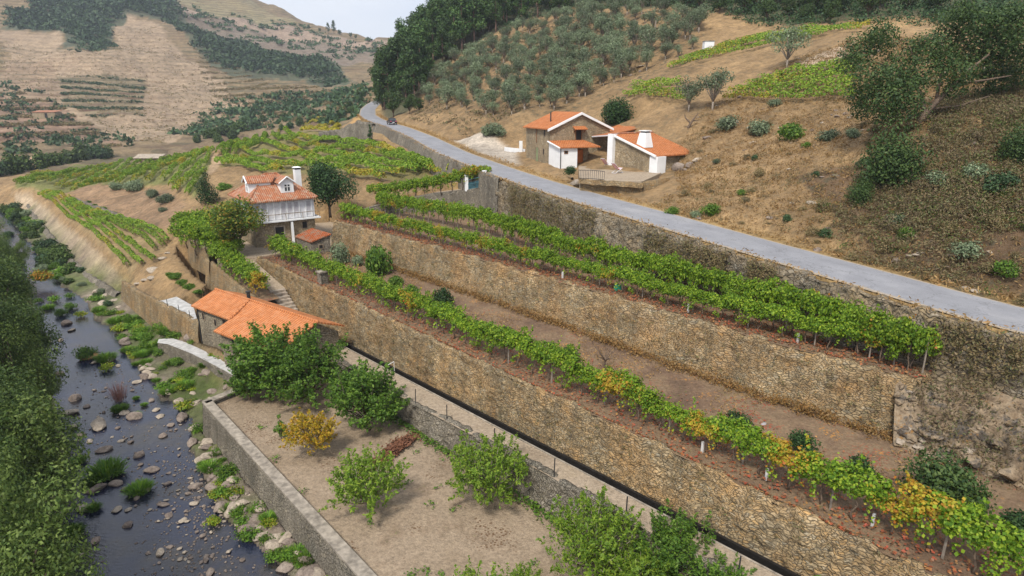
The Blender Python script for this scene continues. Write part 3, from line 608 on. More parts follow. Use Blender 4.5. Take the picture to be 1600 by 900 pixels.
def wall_strip(name, top, base, mat, cap=0.5, step=0.3, rough=0.10, ragged=0.10, label=None, cat='stone wall', parent=None, capmat=None, capname='coping', caph=0.12, capw=None, flip=1, vscale=1.0, blocks=0.0):
    top = np.asarray([tuple(p) for p in top], float); base = np.asarray([tuple(p) for p in base], float)
    a = np.concatenate([top, base], 1)
    d = np.sqrt(((a[1:, :2] - a[:-1, :2]) ** 2).sum(1)); s = np.concatenate([[0], np.cumsum(d)]); n = max(3, int(s[-1] / step) + 1)
    qs = np.linspace(0, s[-1], n); a = np.stack([np.interp(qs, s, a[:, k]) for k in range(6)], 1); top, base = a[:, :3], a[:, 3:]
    h = np.max(top[:, 2] - base[:, 2]); rows = max(4, int(h / step) + 1); f = np.linspace(0, 1, rows)
    Gd = base[:, None] * (1 - f)[None, :, None] + top[:, None] * f[None, :, None]
    tn = np.gradient(top[:, :2], axis=0); tn /= np.linalg.norm(tn, axis=1)[:, None] + 1e-9
    nx, ny = tn[:, 1] * flip, -tn[:, 0] * flip          # outward normal
    sg = np.sign(np.sum((base[:, 0] - top[:, 0]) * nx + (base[:, 1] - top[:, 1]) * ny)) or 1
    nx, ny = nx * sg, ny * sg
    nzv = fbm(qs[:, None] * 0.9 + 0 * f[None], Gd[..., 2] * 1.2, 4, 13) * 2 * rough + fbm(qs[:, None] * 0.12 + 0 * f[None], Gd[..., 2] * 0.2, 2, 14) * 3 * rough
    if blocks:                                           # single stones standing a little in or out
        vv_ = Gd[..., 2] / .21 + fbm(qs[:, None] * .5 + 0 * f[None], Gd[..., 2] * .5, 2, 3) * 1.2; rw = np.floor(vv_).astype(np.int64)
        uu_ = qs[:, None] / .36 + _h(rw, rw * 0 + 5, 9) * 7; cw_ = np.floor(uu_ + fbm(qs[:, None] * 1.1 + 0 * f[None], Gd[..., 2], 2, 6) * .8).astype(np.int64)
        nzv = nzv + (_h(cw_, rw, 31) - .5) * .13 * blocks
    Gd[..., 0] += nx[:, None] * nzv; Gd[..., 1] += ny[:, None] * nzv
    rag = fbm(qs * 1.3, qs * 0 + 2.2, 3, 19) * 2 * ragged + (vn(qs * 2.4, qs * 0, 77) - 0.5) * ragged
    Gd[:, -1, 2] += rag
    c1 = Gd[:, -1].copy(); c1[:, 0] -= nx * cap * .5; c1[:, 1] -= ny * cap * .5; c1[:, 2] += 0.03
    c2 = Gd[:, -1].copy(); c2[:, 0] -= nx * cap; c2[:, 1] -= ny * cap
    c3 = c2.copy(); c3[:, 2] -= 0.5
    Gd = np.concatenate([Gd, c1[:, None], c2[:, None], c3[:, None]], 1)
    vv = np.concatenate([np.zeros((n, 1)), np.cumsum(np.linalg.norm(np.diff(Gd, axis=1), axis=2), 1)], 1)
    uv = np.stack([np.repeat(qs[:, None], Gd.shape[1], 1), vv * vscale], -1)
    o = grid_obj(name, Gd, mat, parent, uv, True)
    if label: setp(o, label, cat, None, 'thing')
    if capmat is not None:
        w_ = capw or cap + 0.1; b = MB(); i = 0; rnd = random.Random(n)
        while i < n - 1:                                 # coping laid in slabs of uneven length
            j = min(n - 1, i + max(2, int(rnd.uniform(1.0, 2.2) / step)))
            z0 = top[i:j + 1, 2].mean() + rnd.uniform(-.015, .015)
            p = [(top[i, 0] + nx[i] * .06, top[i, 1] + ny[i] * .06), (top[j, 0] + nx[j] * .06, top[j, 1] + ny[j] * .06), (top[j, 0] - nx[j] * w_, top[j, 1] - ny[j] * w_), (top[i, 0] - nx[i] * w_, top[i, 1] - ny[i] * w_)]
            g = 0.004; b.prism([(p[0][0], p[0][1]), (p[1][0], p[1][1]), (p[2][0], p[2][1]), (p[3][0], p[3][1])], [top[i, 2] + .02, top[j, 2] + .02, top[j, 2] + .02, top[i, 2] + .02], [top[i, 2] + caph, top[j, 2] + caph, top[j, 2] + caph, top[i, 2] + caph])
            i = j
        b.build(capname, capmat, o)
    return o
S = np.arange(-48, 44.6, 0.5)
lw = wall_strip('retaining_wall', [T(s, 0, 7.42) for s in S], [T(s, .42, zc(s) - .6) for s in S], M['terrace_stone'], 0.45, step=.13, blocks=1.0, ragged=.17, label='long tan dry stone wall beside the narrow canal, lowest of the two vine terraces')
su = np.arange(us[0, 0], us[-1, 0] + .1, 0.5)
uw = wall_strip('retaining_wall', [T(s, upt(s), 10.55) for s in su], [T(s, upt(s) + 0.95, 7.0) for s in su], M['terrace_stone2'], 0.5, step=.13, blocks=1.0, rough=.16, ragged=.18, label='long ochre stone wall holding up the upper vine terrace below the road')
# broken end of the upper wall
pe = T(us[0, 0], upt(us[0, 0])); e0 = Vector((pe.x, pe.y, 10.5))
wall_strip('retaining_wall', [e0 + Vector((.02, .02, 0)), e0 + Vector((1.5, 2.2, 0.2))], [T(us[0, 0] - .5, upt(us[0, 0]) + .9, 7.0), e0 + Vector((2.6, 1.6, -2.6))], M['terrace_stone2'], 0.5, step=.15, blocks=2.5, rough=.4, label='pale crumbled end face of the upper terrace wall beside the rock outcrop')
rb = offset_line(ROAD_L, 0.85); rt = offset_line(ROAD_L, 0.6)
i1 = _k0 + 7
wall_strip('road_wall', [(a[0], a[1], a[2] - .05) for a in rt[:i1:2]], [(b_[0], b_[1], 10.1 if i > 12 else 9.6) for i, b_ in enumerate(offset_line(ROAD_L, 1.25)[:i1:2])], M['road_stone'], 0.6, step=.16, blocks=1.3, rough=.25, ragged=.22, label='dark weathered stone wall under the road edge above the upper vine rows')
wall_strip('entry_wall', [v + Vector((0, 0, .06)) for v in E_LINE], [Vector((v.x - .15, v.y - .35, 10.2)) for v in E_LINE], M['grey_stone'], 0.5, rough=.06, ragged=.05, label='smooth grey stone wall under the gated entry path')
# entry path ramp behind it
ep = np.stack([np.array([tuple(v) for v in E_LINE]), np.array([tuple(v + Vector((1.6, 3.6, 0.05))) for v in E_LINE])], 1)
setp(grid_obj('entry_path', ep, M['path_soil']), kind='structure')
# wall under the far stretch of road
zz = offset_line(ROAD_L, 0.7); ka, kb = _k0 + 4, int(np.argmin(np.abs(ROAD_L[:, 1] - 158)))
fb = offset_line(ROAD_L, 1.5)[ka:kb:2]; fz = Zf(*offset_line(ROAD_L, 2.4)[ka:kb:2, :2].T)
wall_strip('road_wall', [(a[0], a[1], a[2] + .12) for a in zz[ka:kb:2]], [(b_[0], b_[1], min(z_ - .3, a[2] - .8)) for b_, z_, a in zip(fb, fz, zz[ka:kb:2])], M['grey_stone'], 0.5, rough=.12, label='far stretch of grey road wall above the middle vineyard')
pw = [G(500, 222), G(530, 224), G(560, 222), G(584, 226)]
wall_strip('vineyard_wall', [v + Vector((-.5, 1.0, h)) for v, h in zip(pw, (2.2, 2.8, 4.2, 4.0))], [v + Vector((0, 0, -.4)) for v in pw], M['grey_stone'], 0.7, rough=.25, ragged=.3, label='rough stone wall at the road bend behind the middle vineyard')
# low wall between canal path and orchard garden, then the capped garden wall
S = np.arange(-48, 27, 0.5)
wall_strip('garden_wall', [T(s, edge_t(s), zc(s) + .05) for s in S], [T(s, edge_t(s) + .3, 2.0) for s in S], M['grey_stone'], 0.4, step=.14, blocks=1.0, rough=.15, ragged=.14, label='low grey stone wall between the canal path and the orchard garden')
S = np.arange(-48, 20.1, 0.6)
gw = wall_strip('garden_wall', [T(s, 13.5, 2.62) for s in S] , [T(s, 13.75, 0.0) for s in S], M['grey_stone'], 0.5, rough=.06, ragged=.02, label='river side garden wall with a broad pale concrete cap', capmat=M['concrete'], capw=.62, caph=.14)
wall_strip('garden_wall', [T(20.0, 13.5, 2.62), T(20.6, 11.3, 2.62), T(21.2, 9.5, 2.62)], [T(20.25, 13.7, .2), T(20.9, 11.4, .6), T(21.5, 9.5, 1)], M['grey_stone'], 0.5, rough=.05, ragged=.02, label='short return of the capped garden wall turning towards the mill ramp', capmat=M['concrete'], capw=.62, caph=.14)
# kerb of the canal
b = MB(); S = np.arange(-48, 47, 1.5)
for a, e in zip(S[:-1], S[1:]):
    p = [T(a, 1.08), T(e - .01, 1.08), T(e - .01, 1.19), T(a, 1.19)]; z1 = [zc(a) + .04, zc(e) + .04, zc(e) + .04, zc(a) + .04]
    b.prism(p, [zc(a) - .6] * 4, z1)
setp(b.build('canal_kerb', M['concrete']), kind='structure')
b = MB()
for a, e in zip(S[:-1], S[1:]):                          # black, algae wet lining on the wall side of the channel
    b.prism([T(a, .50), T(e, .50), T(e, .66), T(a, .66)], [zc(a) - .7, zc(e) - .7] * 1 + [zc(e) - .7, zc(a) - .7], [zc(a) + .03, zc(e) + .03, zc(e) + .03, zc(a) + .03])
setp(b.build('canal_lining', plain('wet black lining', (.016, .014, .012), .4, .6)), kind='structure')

# rock slope at the right end of the terraces
u = np.linspace(0, 1, 170); v = np.linspace(0, 1, 80)
R0 = np.array([(20.2, 30.6, 10.4), (23.8, 28.8, 10.6), (29.5, 21.0, 10.6), (39, 7.5, 10.3)]); R1 = np.array([(19.4, 28.6, 7.3), (22.6, 25.2, 7.2), (26, 18.5, 7.0), (32, 8.0, 6.8)])
ui = np.linspace(0, 1, 4); A = np.stack([np.interp(u, ui, R0[:, k]) for k in range(3)], 1); Bq = np.stack([np.interp(u, ui, R1[:, k]) for k in range(3)], 1)
Q = A[:, None] * (1 - v)[None, :, None] + Bq[:, None] * v[None, :, None]
qa, qb = Q[..., 0] * .8 + Q[..., 1] * .35, Q[..., 1] * .8 - Q[..., 0] * .35
lum = fbm(qa * .30, qb * .30, 3, 88) * 3.4 + fbm(qa * 1.1, qb * .8, 3, 90) * 1.3
step = 0.42; sl_ = (lum + qa * .25 + qb * .1) / step; led = (np.floor(sl_) + np.clip((sl_ - np.floor(sl_)) * 4, 0, 1)) * step - qa * .25 - qb * .1
hh = np.where(u[:, None] > .10, led, lum * .4) + fbm(Q[..., 0] * 3, Q[..., 1] * 3, 3, 91) * .35
env = (np.sin(v * math.pi) ** .7)[None] * np.clip(u * 8, .15, 1)[:, None]
Q[..., 2] += env * (hh * 1.5 - .1); Q[..., 0] -= env * hh * .35; Q[..., 1] -= env * hh * .25
ROCKG = Q.copy()
setp(grid_obj('rock_slope', Q, M['cliff'], smooth_=False), kind='structure')

# ------------------------------------------------------------------ house yard levels by the white house
A_ = W(412, 401, 7.4); pad = [T(44.2, .1), T(45.5, 1.6), T(46, 3.8), W(340, 392, 7.4), W(298, 372, 7.4), Vector((-40, 87, 0)), Vector((-27, 94, 0)), Vector((-18, 84, 0)), T(44.2, -9.6)]
b = MB(); b.prism([(p.x, p.y) for p in pad], 4.0, 7.36); setp(b.build('house_yard', M['path_soil']), kind='structure')
yw = [T(47.6, 4.15), W(340, 392, 7.4), W(298, 372, 7.4), W(290, 352, 7.4)]
wall_strip('retaining_wall', [Vector((v.x, v.y, 7.45)) for v in yw], [Vector((v.x - .25, v.y - .35, 3.6)) for v in yw], M['terrace_stone'], .4, label='tan stone wall under the dark pergola left of the white house')
Sp = np.arange(35.8, 46.6, 0.4)
level('stair_path', Sp, np.full_like(Sp, .3), np.full_like(Sp, 1.9), lambda s, t: 5.6 + (s - 35.8) / 10.8 * 1.75, M['path_soil'], amp=.03)
Sv = np.arange(33.5, 47, 0.4)
level('vine_strip_ground', Sv, np.full_like(Sv, 1.85), np.full_like(Sv, 4.1), lambda s, t: 5.3 + (s - 33.5) / 13 * 1.2, M['terrace_soil'], amp=.1)
wall_strip('retaining_wall', [T(s, 4.1, 5.45 + (s - 33.5) / 13 * 1.3) for s in np.arange(33.2, 50, .6)], [T(s, 4.5, 3.6) for s in np.arange(33.2, 50, .6)], M['terrace_stone'], .4, label='tan stone wall under the leafy strip by the stone steps, behind the mill roof')
stp = empty('stone_steps', T(33.5, 1, 4.5), label='flight of grey stone steps down from the house path to the canal', cat='steps')
for i in range(9):
    s0 = 31.6 + i * .47; z1 = 3.42 + (i + 1) * .245; b = MB()
    b.prism([tuple(T(s0 + .004, .45) - stp.location)[:2], tuple(T(s0 + .5, .45) - stp.location)[:2], tuple(T(s0 + .5, 2.0) - stp.location)[:2], tuple(T(s0 + .004, 2.0) - stp.location)[:2]], 2.9 - 4.5, z1 - 4.5 )
    b.build('step', M['cap_stone'], stp)
Sg = np.arange(30.5, 33.6, .4)
# patio beside the mill, its wall, the ramp below it
pt = [W(247, 471, 4.2), W(276, 463.5, 4.2), W(302, 478, 4.2), W(309, 503, 4.2)]
b = MB(); b.slab(pt, .12); setp(b.build('patio', M['pale_concrete']), kind='structure')
pb = [W(190, 440, 3.6), W(215, 455, 3.9), W(247, 471, 4.25), W(280, 488, 4.25), W(310, 504, 4.25)]
pbase = [W(186, 462, 1.6), W(205, 476, 1.5), W(240, 500, 1.2), W(272, 522, 1.4), Vector((M0.x - .15, M0.y + .3, 1.4))]
pbase = [Vector((a.x - .35, a.y - .35, z)) for a, z in zip(pb, (1.5, 1.3, 1.0, 1.0, 1.2))]
wall_strip('patio_wall', pb, pbase, M['terrace_stone'], .4, label='tan stone wall under the concrete patio beside the river bank')
b = MB(); mg = [W(302, 478, 4.2), W(309, 503, 4.2), M1 + Vector((.6, .8, 0)), W(330, 470, 4.2), W(300, 470, 4.2)]
rp_t = [(248, 530), (270, 529), (290, 535), (312, 545), (335, 556), (354, 566), (378, 580)]; rp_b = [(246, 536), (262, 538), (280, 545), (300, 553), (324, 565), (342, 575), (370, 590)]
zr_ = [1.7, 1.85, 1.95, 2.0, 2.1, 2.2, 2.3]
q = np.stack([np.array([tuple(W(*p, z)) for p, z in zip(rp_t, zr_)]), np.array([tuple(W(*p, z)) for p, z in zip(rp_b, zr_)])], 1)
wall_strip('ramp_wall', [Vector(v) for v in q[:, 1]], [Vector(v) + Vector((-.15, -.15, -1.5)) for v in q[:, 1]], M['grey_stone'], .1, rough=.1, ragged=.02, label='low stone wall under the pale concrete ramp by the mill')
q[..., 2] += .02
setp(grid_obj('ramp_path', q, M['pale_concrete']), kind='structure')
# stone edging of the track above the river
ed = [G(px, py) for px, py in ((42, 322), (60, 348), (85, 380), (110, 408), (135, 430), (160, 448), (185, 462))]
wall_strip('track_wall', [v + Vector((0, 0, .35)) for v in ed], [v + Vector((-.7, -.5, -1.0)) for v in ed], M['grey_stone'], .5, rough=.2, ragged=.25, label='low rubble wall along the dirt track above the river')
fw = [G(px, py) for px, py in ((108, 311), (150, 326), (190, 343), (230, 361), (262, 376))]
wall_strip('field_wall', [v + Vector((0, .3, .45)) for v in fw], [v + Vector((0, -.2, -.3)) for v in fw], M['grey_stone'], .4, rough=.12, ragged=.15, label='low grey wall between the small vine field and the bare bank')

# ------------------------------------------------------------------ buildings
def on_plane(px, py, p0, n):
    a, b, c = ray(px, py); n = Vector(n); t = (Vector(p0) - Vector((0, 0, CZ))).dot(n) / Vector((a, b, c)).dot(n)
    return Vector((a * t, b * t, CZ + c * t))
def V2(o, *pairs, z=0.0):               # o + sum(k * dir)
    x, y = o[0], o[1]
    for k, d in pairs: x += k * d[0]; y += k * d[1]
    return Vector((x, y, z))
def opening(parent, centre, along, wd, ht, out, name='window', frame=None, pane=None, fw=0.09, proud=0.05):
    # frame of four pieces standing proud of the wall, with the pane set inside it
    al = Vector((along[0], along[1], 0)).normalized(); ou = Vector((out[0], out[1], 0)).normalized(); c = Vector(centre)
    b = MB()
    for dx, dz, w_, h_ in ((0, ht / 2 - fw / 2, wd, fw), (0, -ht / 2 + fw / 2, wd, fw), (-wd / 2 + fw / 2, 0, fw, ht - 2 * fw), (wd / 2 - fw / 2, 0, fw, ht - 2 * fw)):
        p = c + al * dx + ou * (proud / 2 - .02); b.box((p.x, p.y, p.z + dz), (w_, proud + .04, h_), (al.x, al.y))
    f = b.build(name + ('_frame' if name == 'door' else ''), frame or M['grey_wood'], parent)
    b = MB(); p = c + ou * (proud * .3 - .02); b.box((p.x, p.y, p.z), (wd - 2 * fw, .04 + proud * .3, ht - 2 * fw), (al.x, al.y))
    b.build('door' if name == 'door' else 'pane', pane or M['dark'], f); return f
def roof_slab(parent, pts, mat, th=0.14, name='roof'):
    b = MB(); b.slab(pts, th); return b.build(name, mat, parent)
def tube_part(parent, name, path, r, mat): b = MB(); b.tube(path, r, 8); return b.build(name, mat, parent)
Z0 = (0, 0, 0)

# --- the mill by the river
mu, mn, mo = (.8, -.6), (-.6, -.8), (-28.3, 58.5)
mill = empty('stone_mill', Z0, label='long stone mill house with a bright orange stepped tile roof, above the concrete ramp', cat='house')
mP = lambda u, n, z: V2(mo, (u, mu), (n, mn), z=z)
b = MB()
b.prism([mP(-.2, -2.2, 0)[:2], mP(6.6, -2.2, 0)[:2], mP(6.6, 2.15, 0)[:2], mP(-.2, 2.15, 0)[:2]], 0.9, 5.95)
b.add([mP(-.2, -2.2, 5.95), mP(-.2, 2.15, 5.95), mP(-.2, 0, 6.85)], [(0, 1, 2)])
b.prism([mP(6.605, -2.2, 0)[:2], mP(15.0, -2.2, 0)[:2], mP(15.0, 3.75, 0)[:2], mP(6.605, 3.75, 0)[:2]], 0.9, 5.42)
b.add([mP(15.0, -2.2, 5.42), mP(15.0, 3.75, 5.42), mP(15.0, 0, 6.83)], [(0, 1, 2)])
b.add([mP(6.605, 2.3, 5.42), mP(6.605, 3.75, 5.42), mP(6.605, 2.3, 5.98)], [(0, 1, 2)])
b.build('wall', M['mill_stone'], mill)
roof_slab(mill, [mP(-.6, 0, 7.0), mP(-.6, 2.55, 5.98), mP(6.3, 2.55, 5.98), mP(6.3, 0, 7.0)], M['roof_mill'])
r2 = roof_slab(mill, [mP(6.3, 0, 7.004), mP(6.3, 4.2, 5.46), mP(15.4, 4.2, 5.46), mP(15.4, 0, 7.004)], M['roof_mill'])
roof_slab(mill, [mP(-.6, -2.6, 5.95), mP(-.6, 0, 6.996), mP(15.4, 0, 6.996), mP(15.4, -2.6, 5.95)], M['roof_mill'])
tube_part(mill, 'ridge_tiles', [mP(-.6, 0, 7.0), mP(15.4, 0, 7.0)], .12, M['roof_mill'])
tube_part(mill, 'hip_tiles', [mP(5.4, .1, 7.0), mP(6.3, 2.5, 6.1)], .1, M['roof_mill'])
tube_part(mill, 'verge_tiles', [mP(15.4, 0, 7.03), mP(15.4, 4.2, 5.48)], .1, M['roof_mill'])
tube_part(mill, 'drainpipe', [mP(-.22, 2.2, 5.9), mP(-.22, 2.2, 1.3)], .06, M['iron'])
for px, py, wd, ht, nn in ((318, 494, .5, .8, 2.15), (337, 504, .5, .8, 2.15), (351, 505, .8, .8, 2.15), (365, 537, .62, 1.0, 3.75)):
    p = on_plane(px, py, mP(0, nn, 0), (*mn, 0)); opening(mill, p, mu, wd, ht, mn, pane=M['dark'])
p = on_plane(462, 537, mP(15.0, 0, 0), (*mu, 0)); opening(mill, p, mn, .7, .9, mu, pane=M['dark'])
b = MB(); c_ = mP(4.6, -.35, 7.2); b.tube([c_ - Vector((0, 0, .4)), c_ + Vector((0, 0, .25))], .16, 10); b.tube([c_ + Vector((0, 0, .32)), c_ + Vector((0, 0, .42))], .24, 10)
b.build('flue', M['iron'], mill)
# railing of thin stakes round the patio
for i, (px, py) in enumerate(((262, 479), (280, 488), (297, 497))):
    b = MB(); p = W(px, py, 4.2); b.tube([(p.x, p.y, 4.1), (p.x, p.y, 5.0)], .03, 6)
    setp(b.build('fence_stake', M['iron']), 'thin dark stake on the edge of the concrete patio beside the mill', 'stake', 'stakes along the patio edge')

# --- the white house
hu, hv, hk = (.8, .6), (-.6, .8), (-31.2, 74.4)
LU, LV, ZE, ZR = 8.5, 9.0, 13.0, 15.8
house = empty('white_house', Z0, label='white two storey house with dormer windows and a hipped faded orange roof', cat='house')
hP = lambda u, v, z: V2(hk, (u, hu), (v, hv), z=z)
b = MB(); b.prism([hP(.7, .7, 0)[:2], hP(LU - .4, .7, 0)[:2], hP(LU - .4, LV - .5, 0)[:2], hP(.7, LV - .5, 0)[:2]], 7.0, 10.2); b.build('ground_floor_wall', M['house_stone'], house)
b = MB(); b.prism([hP(.5, .5, 0)[:2], hP(LU - .4, .5, 0)[:2], hP(LU - .4, LV - .5, 0)[:2], hP(.5, LV - .5, 0)[:2]], 10.55, 12.9); b.build('gallery_wall', M['white_wood'], house)
b = MB(); b.prism([hP(.1, .1, 0)[:2], hP(LU + .2, .1, 0)[:2], hP(LU + .2, LV, 0)[:2], hP(.1, LV, 0)[:2]], 10.32, 10.5); b.build('gallery_floor', M['plaster'], house)
for i in range(10):                                    # boards and glazed casements of the gallery
    u0 = .75 + i * .78; b = MB(); p = hP(u0, .46, 11.7); b.box(p, (.09, .1, 2.3), hu); b.build('gallery_post', M['plaster'], house)
for i in range(9):
    if i in (2, 3, 7): continue
    opening(house, hP(1.14 + i * .78, .49, 11.95), hu, .62, 1.3, (-hv[0], -hv[1]), frame=M['white_wood'], pane=plain('curtained glass', (.42, .40, .42), .2, .4) if i == 0 else bpy.data.materials['curtained glass'], fw=.07)
for v in range(7):
    if v in (1, 4): opening(house, hP(.5, 1.4 + v * 1.1, 11.9), hv, .9, 1.4, (-hu[0], -hu[1]), frame=M['plaster'], pane=M['glass'])
tube_part(house, 'hand_rail', [hP(.1, .1, 11.25), hP(LU + .1, .1, 11.25)], .035, M['grey_wood'])
for i in range(5): b = MB(); p = hP(.15 + i * 2.1, .15, 10.85); b.box(p, (.05, .05, .8), hu); b.build('rail_post', M['grey_wood'], house)
ap1, ap2 = (3.6, 4.5), (5.0, 4.5)
b = MB(); b.add([hP(0, 0, ZE), hP(LU, 0, ZE), hP(LU, LV, ZE), hP(0, LV, ZE), hP(*ap1, ZR), hP(*ap2, ZR), hP(0, 0, ZE - .16), hP(LU, 0, ZE - .16), hP(LU, LV, ZE - .16), hP(0, LV, ZE - .16)],
              [(0, 1, 5, 4), (1, 2, 5), (2, 3, 4, 5), (3, 0, 4), (0, 6, 7, 1), (1, 7, 8, 2), (2, 8, 9, 3), (3, 9, 6, 0), (9, 8, 7, 6)])
hr = b.build('roof', M['roof_old'], house)
for k_, (a_, e_) in enumerate((((0, 0), ap1), ((LU, 0), ap2), ((0, LV), ap1), ((LU, LV), ap2), (ap1, ap2))):
    tube_part(hr, 'ridge_tiles', [hP(*a_, ZE if k_ < 4 else ZR), hP(*e_, ZR)], .11, M['roof_old'])
b = MB(); b.prism([hP(.25, .25, 0)[:2], hP(LU - .25, .25, 0)[:2], hP(LU - .25, LV - .25, 0)[:2], hP(.25, LV - .25, 0)[:2]], 12.78, 12.9); b.build('eaves_board', M['grey_wood'], house)
def dormer(c, al, out, wd=1.6, ht=1.5, dep=2.6):
    al = Vector((*al, 0)); ou = Vector((*out, 0)); c = Vector(c)
    r = MB(); q = [c - al * wd / 2, c + al * wd / 2, c + al * wd / 2 - ou * dep, c - al * wd / 2 - ou * dep]
    r.prism([(p.x, p.y) for p in q], c.z, c.z + ht); r.add([q[0] + Vector((0, 0, ht)), q[1] + Vector((0, 0, ht)), c + Vector((0, 0, ht + .6))], [(0, 1, 2)])
    d_ = r.build('dormer', M['plaster'], hr)
    z_ = Vector((0, 0, 1)); rr_ = MB()
    for sg in (-1, 1):
        e_ = c + al * sg * (wd / 2 + .22) + ou * .22 + z_ * (ht - .1); t_ = c + ou * .22 + z_ * (ht + .68)
        rr_.slab([e_, t_, t_ - ou * (dep + 1.2), e_ - ou * (dep + .4)], .1)
    rr_.build('dormer_roof', M['roof_old'], hr)
    bb = MB()
    for sg in (-1, 1):
        e_ = c + al * sg * (wd / 2 + .24) + ou * .26 + z_ * (ht - .14); t_ = c + ou * .26 + z_ * (ht + .66); bb.tube([e_, t_], .09, 6)
    bb.build('bargeboard', M['plaster'], hr)
    opening(d_, c + z_ * (ht * .52), (al.x, al.y), .8, .95, (ou.x, ou.y), frame=M['plaster'], pane=M['glass'], fw=.08)
    b2 = MB(); p = c + z_ * (ht * .52) + ou * .05
    b2.box(p, (.07, .06, .8), (al.x, al.y)); b2.box(p + z_ * .12, (.64, .06, .06), (al.x, al.y)); b2.build('glazing_bar', M['plaster'], d_)
f_ = on_plane(449.5, 302, hP(0, 1.1, 0), (*hv, 0)); dormer((f_.x, f_.y, 13.5), hu, (-hv[0], -hv[1]))
f_ = on_plane(386, 294, hP(1.0, 0, 0), (*hu, 0)); dormer((f_.x, f_.y, 13.6), hv, (-hu[0], -hu[1]))
c_ = on_plane(465.5, 286, hP(0, 3.4, 0), (*hv, 0)); b = MB(); b.box((c_.x, c_.y, 14.9), (.75, .75, 2.6), hu); ch = b.build('chimney', M['plaster'], house)
b = MB(); b.box((c_.x, c_.y, 16.3), (.62, .62, .18), hu); b.build('chimney_throat', M['dark'], ch)
b = MB(); b.box((c_.x, c_.y, 16.5), (.95, .95, .12), hu, .55); b.build('chimney_cap', M['plaster'], ch)
fr = (-hv[0], -hv[1])
p = on_plane(437, 360, hP(0, .7, 0), (*hv, 0)); p.z = 8.5; opening(house, p, hu, 1.3, 2.5, fr, 'door', M['cap_stone'], M['dark'], .14)
p = on_plane(476, 351, hP(0, .7, 0), (*hv, 0)); opening(house, p, hu, .75, 1.0, fr, frame=M['grey_wood'], pane=M['dark'])
for px in (456,):
    p = on_plane(px, 348, hP(0, .3, 0), (*hv, 0)); b = MB(); b.box((p.x, p.y, 8.75), (.26, .26, 2.9), hu); b.build('pillar', M['plaster'], house)

# --- shed with the mossy red roof
shed = empty('stone_shed', Z0, label='small grey stone shed with a mossy red lean-to roof beside the white house', cat='shed')
q = [W(460, 369, 9.2), W(487, 356, 9.9), W(518, 365, 9.75), W(485, 378, 9.05)]
cx_ = sum((v for v in q), Vector()) / 4; qi = [cx_ + (v - cx_) * .9 for v in q]
b = MB(); b.prism([(v.x, v.y) for v in qi], 7.0, [v.z - .18 for v in qi]); b.build('wall', M['grey_stone'], shed)
roof_slab(shed, q, M['roof_shed'], .12)
nrm_ = Vector(((q[2] - q[3]).y, -(q[2] - q[3]).x, 0)).normalized(); mid_ = (qi[2] + qi[3]) / 2
opening(shed, (mid_.x, mid_.y, 8.3), ((q[2] - q[3]).x, (q[2] - q[3]).y), .6, .6, nrm_, frame=M['grey_wood'], pane=M['dark'])

# --- the stone house above the road
sw = Vector((.936, .352, 0)); sb = Vector((-.352, .936, 0)); so_ = -sb; Q = Vector((5.0, 85.6, 0)); GW, GL, SE, SA = 8.9, 8.4, 21.2, 23.1
sh_ = empty('stone_house', Z0, label='two storey stone house with a new orange roof and white trimmed gable above the road', cat='house')
sP = lambda w_, o_, z: Q + sw * w_ + so_ * o_ + Vector((0, 0, z))
b = MB(); b.prism([sP(0, 0, 0)[:2], sP(GW, 0, 0)[:2], sP(GW, -GL, 0)[:2], sP(0, -GL, 0)[:2]], 14.6, SE)
b.add([sP(0, 0, SE), sP(GW, 0, SE), sP(GW / 2, 0, SA - .1)], [(0, 1, 2)]); b.add([sP(0, -GL, SE), sP(GW, -GL, SE), sP(GW / 2, -GL, SA - .1)], [(0, 1, 2)])
b.build('wall', M['house_stone'], sh_)
for sg in (0, 1):
    e0, t0 = (-.4, SE - .12) if sg == 0 else (GW + .4, SE - .12), (GW / 2, SA + .06)
    roof_slab(sh_, [sP(e0[0], .18, e0[1]), sP(t0[0], .18, t0[1]), sP(t0[0], -GL - .3, t0[1]), sP(e0[0], -GL - .3, e0[1])], M['roof_new'], .16)
    b = MB(); A1, A2 = sP(e0[0], .26, e0[1] - .05), sP(t0[0], .26, t0[1] - .02); b.slab([A1 + so_ * .12, A2 + so_ * .12, A2 - so_ * .12, A1 - so_ * .12], .3); b.build('white_verge', M['plaster'], sh_)
tube_part(sh_, 'flue', [sP(1.5, -3.2, 21.8), sP(1.5, -3.2, 23.1)], .09, M['iron'])
for px, py, wd, ht, nm, pn in ((838.5, 212, .5, 2.0, 'window', M['wood']), (851, 208, .5, 1.0, 'window', M['dark']), (839.5, 244, .95, 2.5, 'door', M['green_paint']), (849.5, 237, .5, .9, 'window', M['dark'])):
    p = on_plane(px, py, Q, tuple(sw)); opening(sh_, p, sb, wd, ht, -sw, nm, M['grey_wood'], pn, .07)
p = on_plane(904, 212, Q, tuple(sb)); opening(sh_, p, sw, 1.0, 1.9, so_, 'window', M['wood'], M['dark'], .1)
ptop = on_plane(904.5, 200, Q, tuple(sb)); aw = empty('awning', Z0); aw.parent = sh_; aw.name = 'window_hood'
roof_slab(aw, [ptop + sw * -.9 + Vector((0, 0, .25)), ptop + sw * .9 + Vector((0, 0, .25)), ptop + sw * .95 + so_ * .8 - Vector((0, 0, .1)), ptop - sw * .95 + so_ * .8 - Vector((0, 0, .1))], M['roof_new'], .1, 'hood_roof')
for sg in (-1, 1): b = MB(); b.tube([ptop + sw * .75 * sg - Vector((0, 0, .05)) + so_ * .6, ptop + sw * .75 * sg - Vector((0, 0, .6))], .05, 6); b.build('hood_bracket', M['wood'], aw)
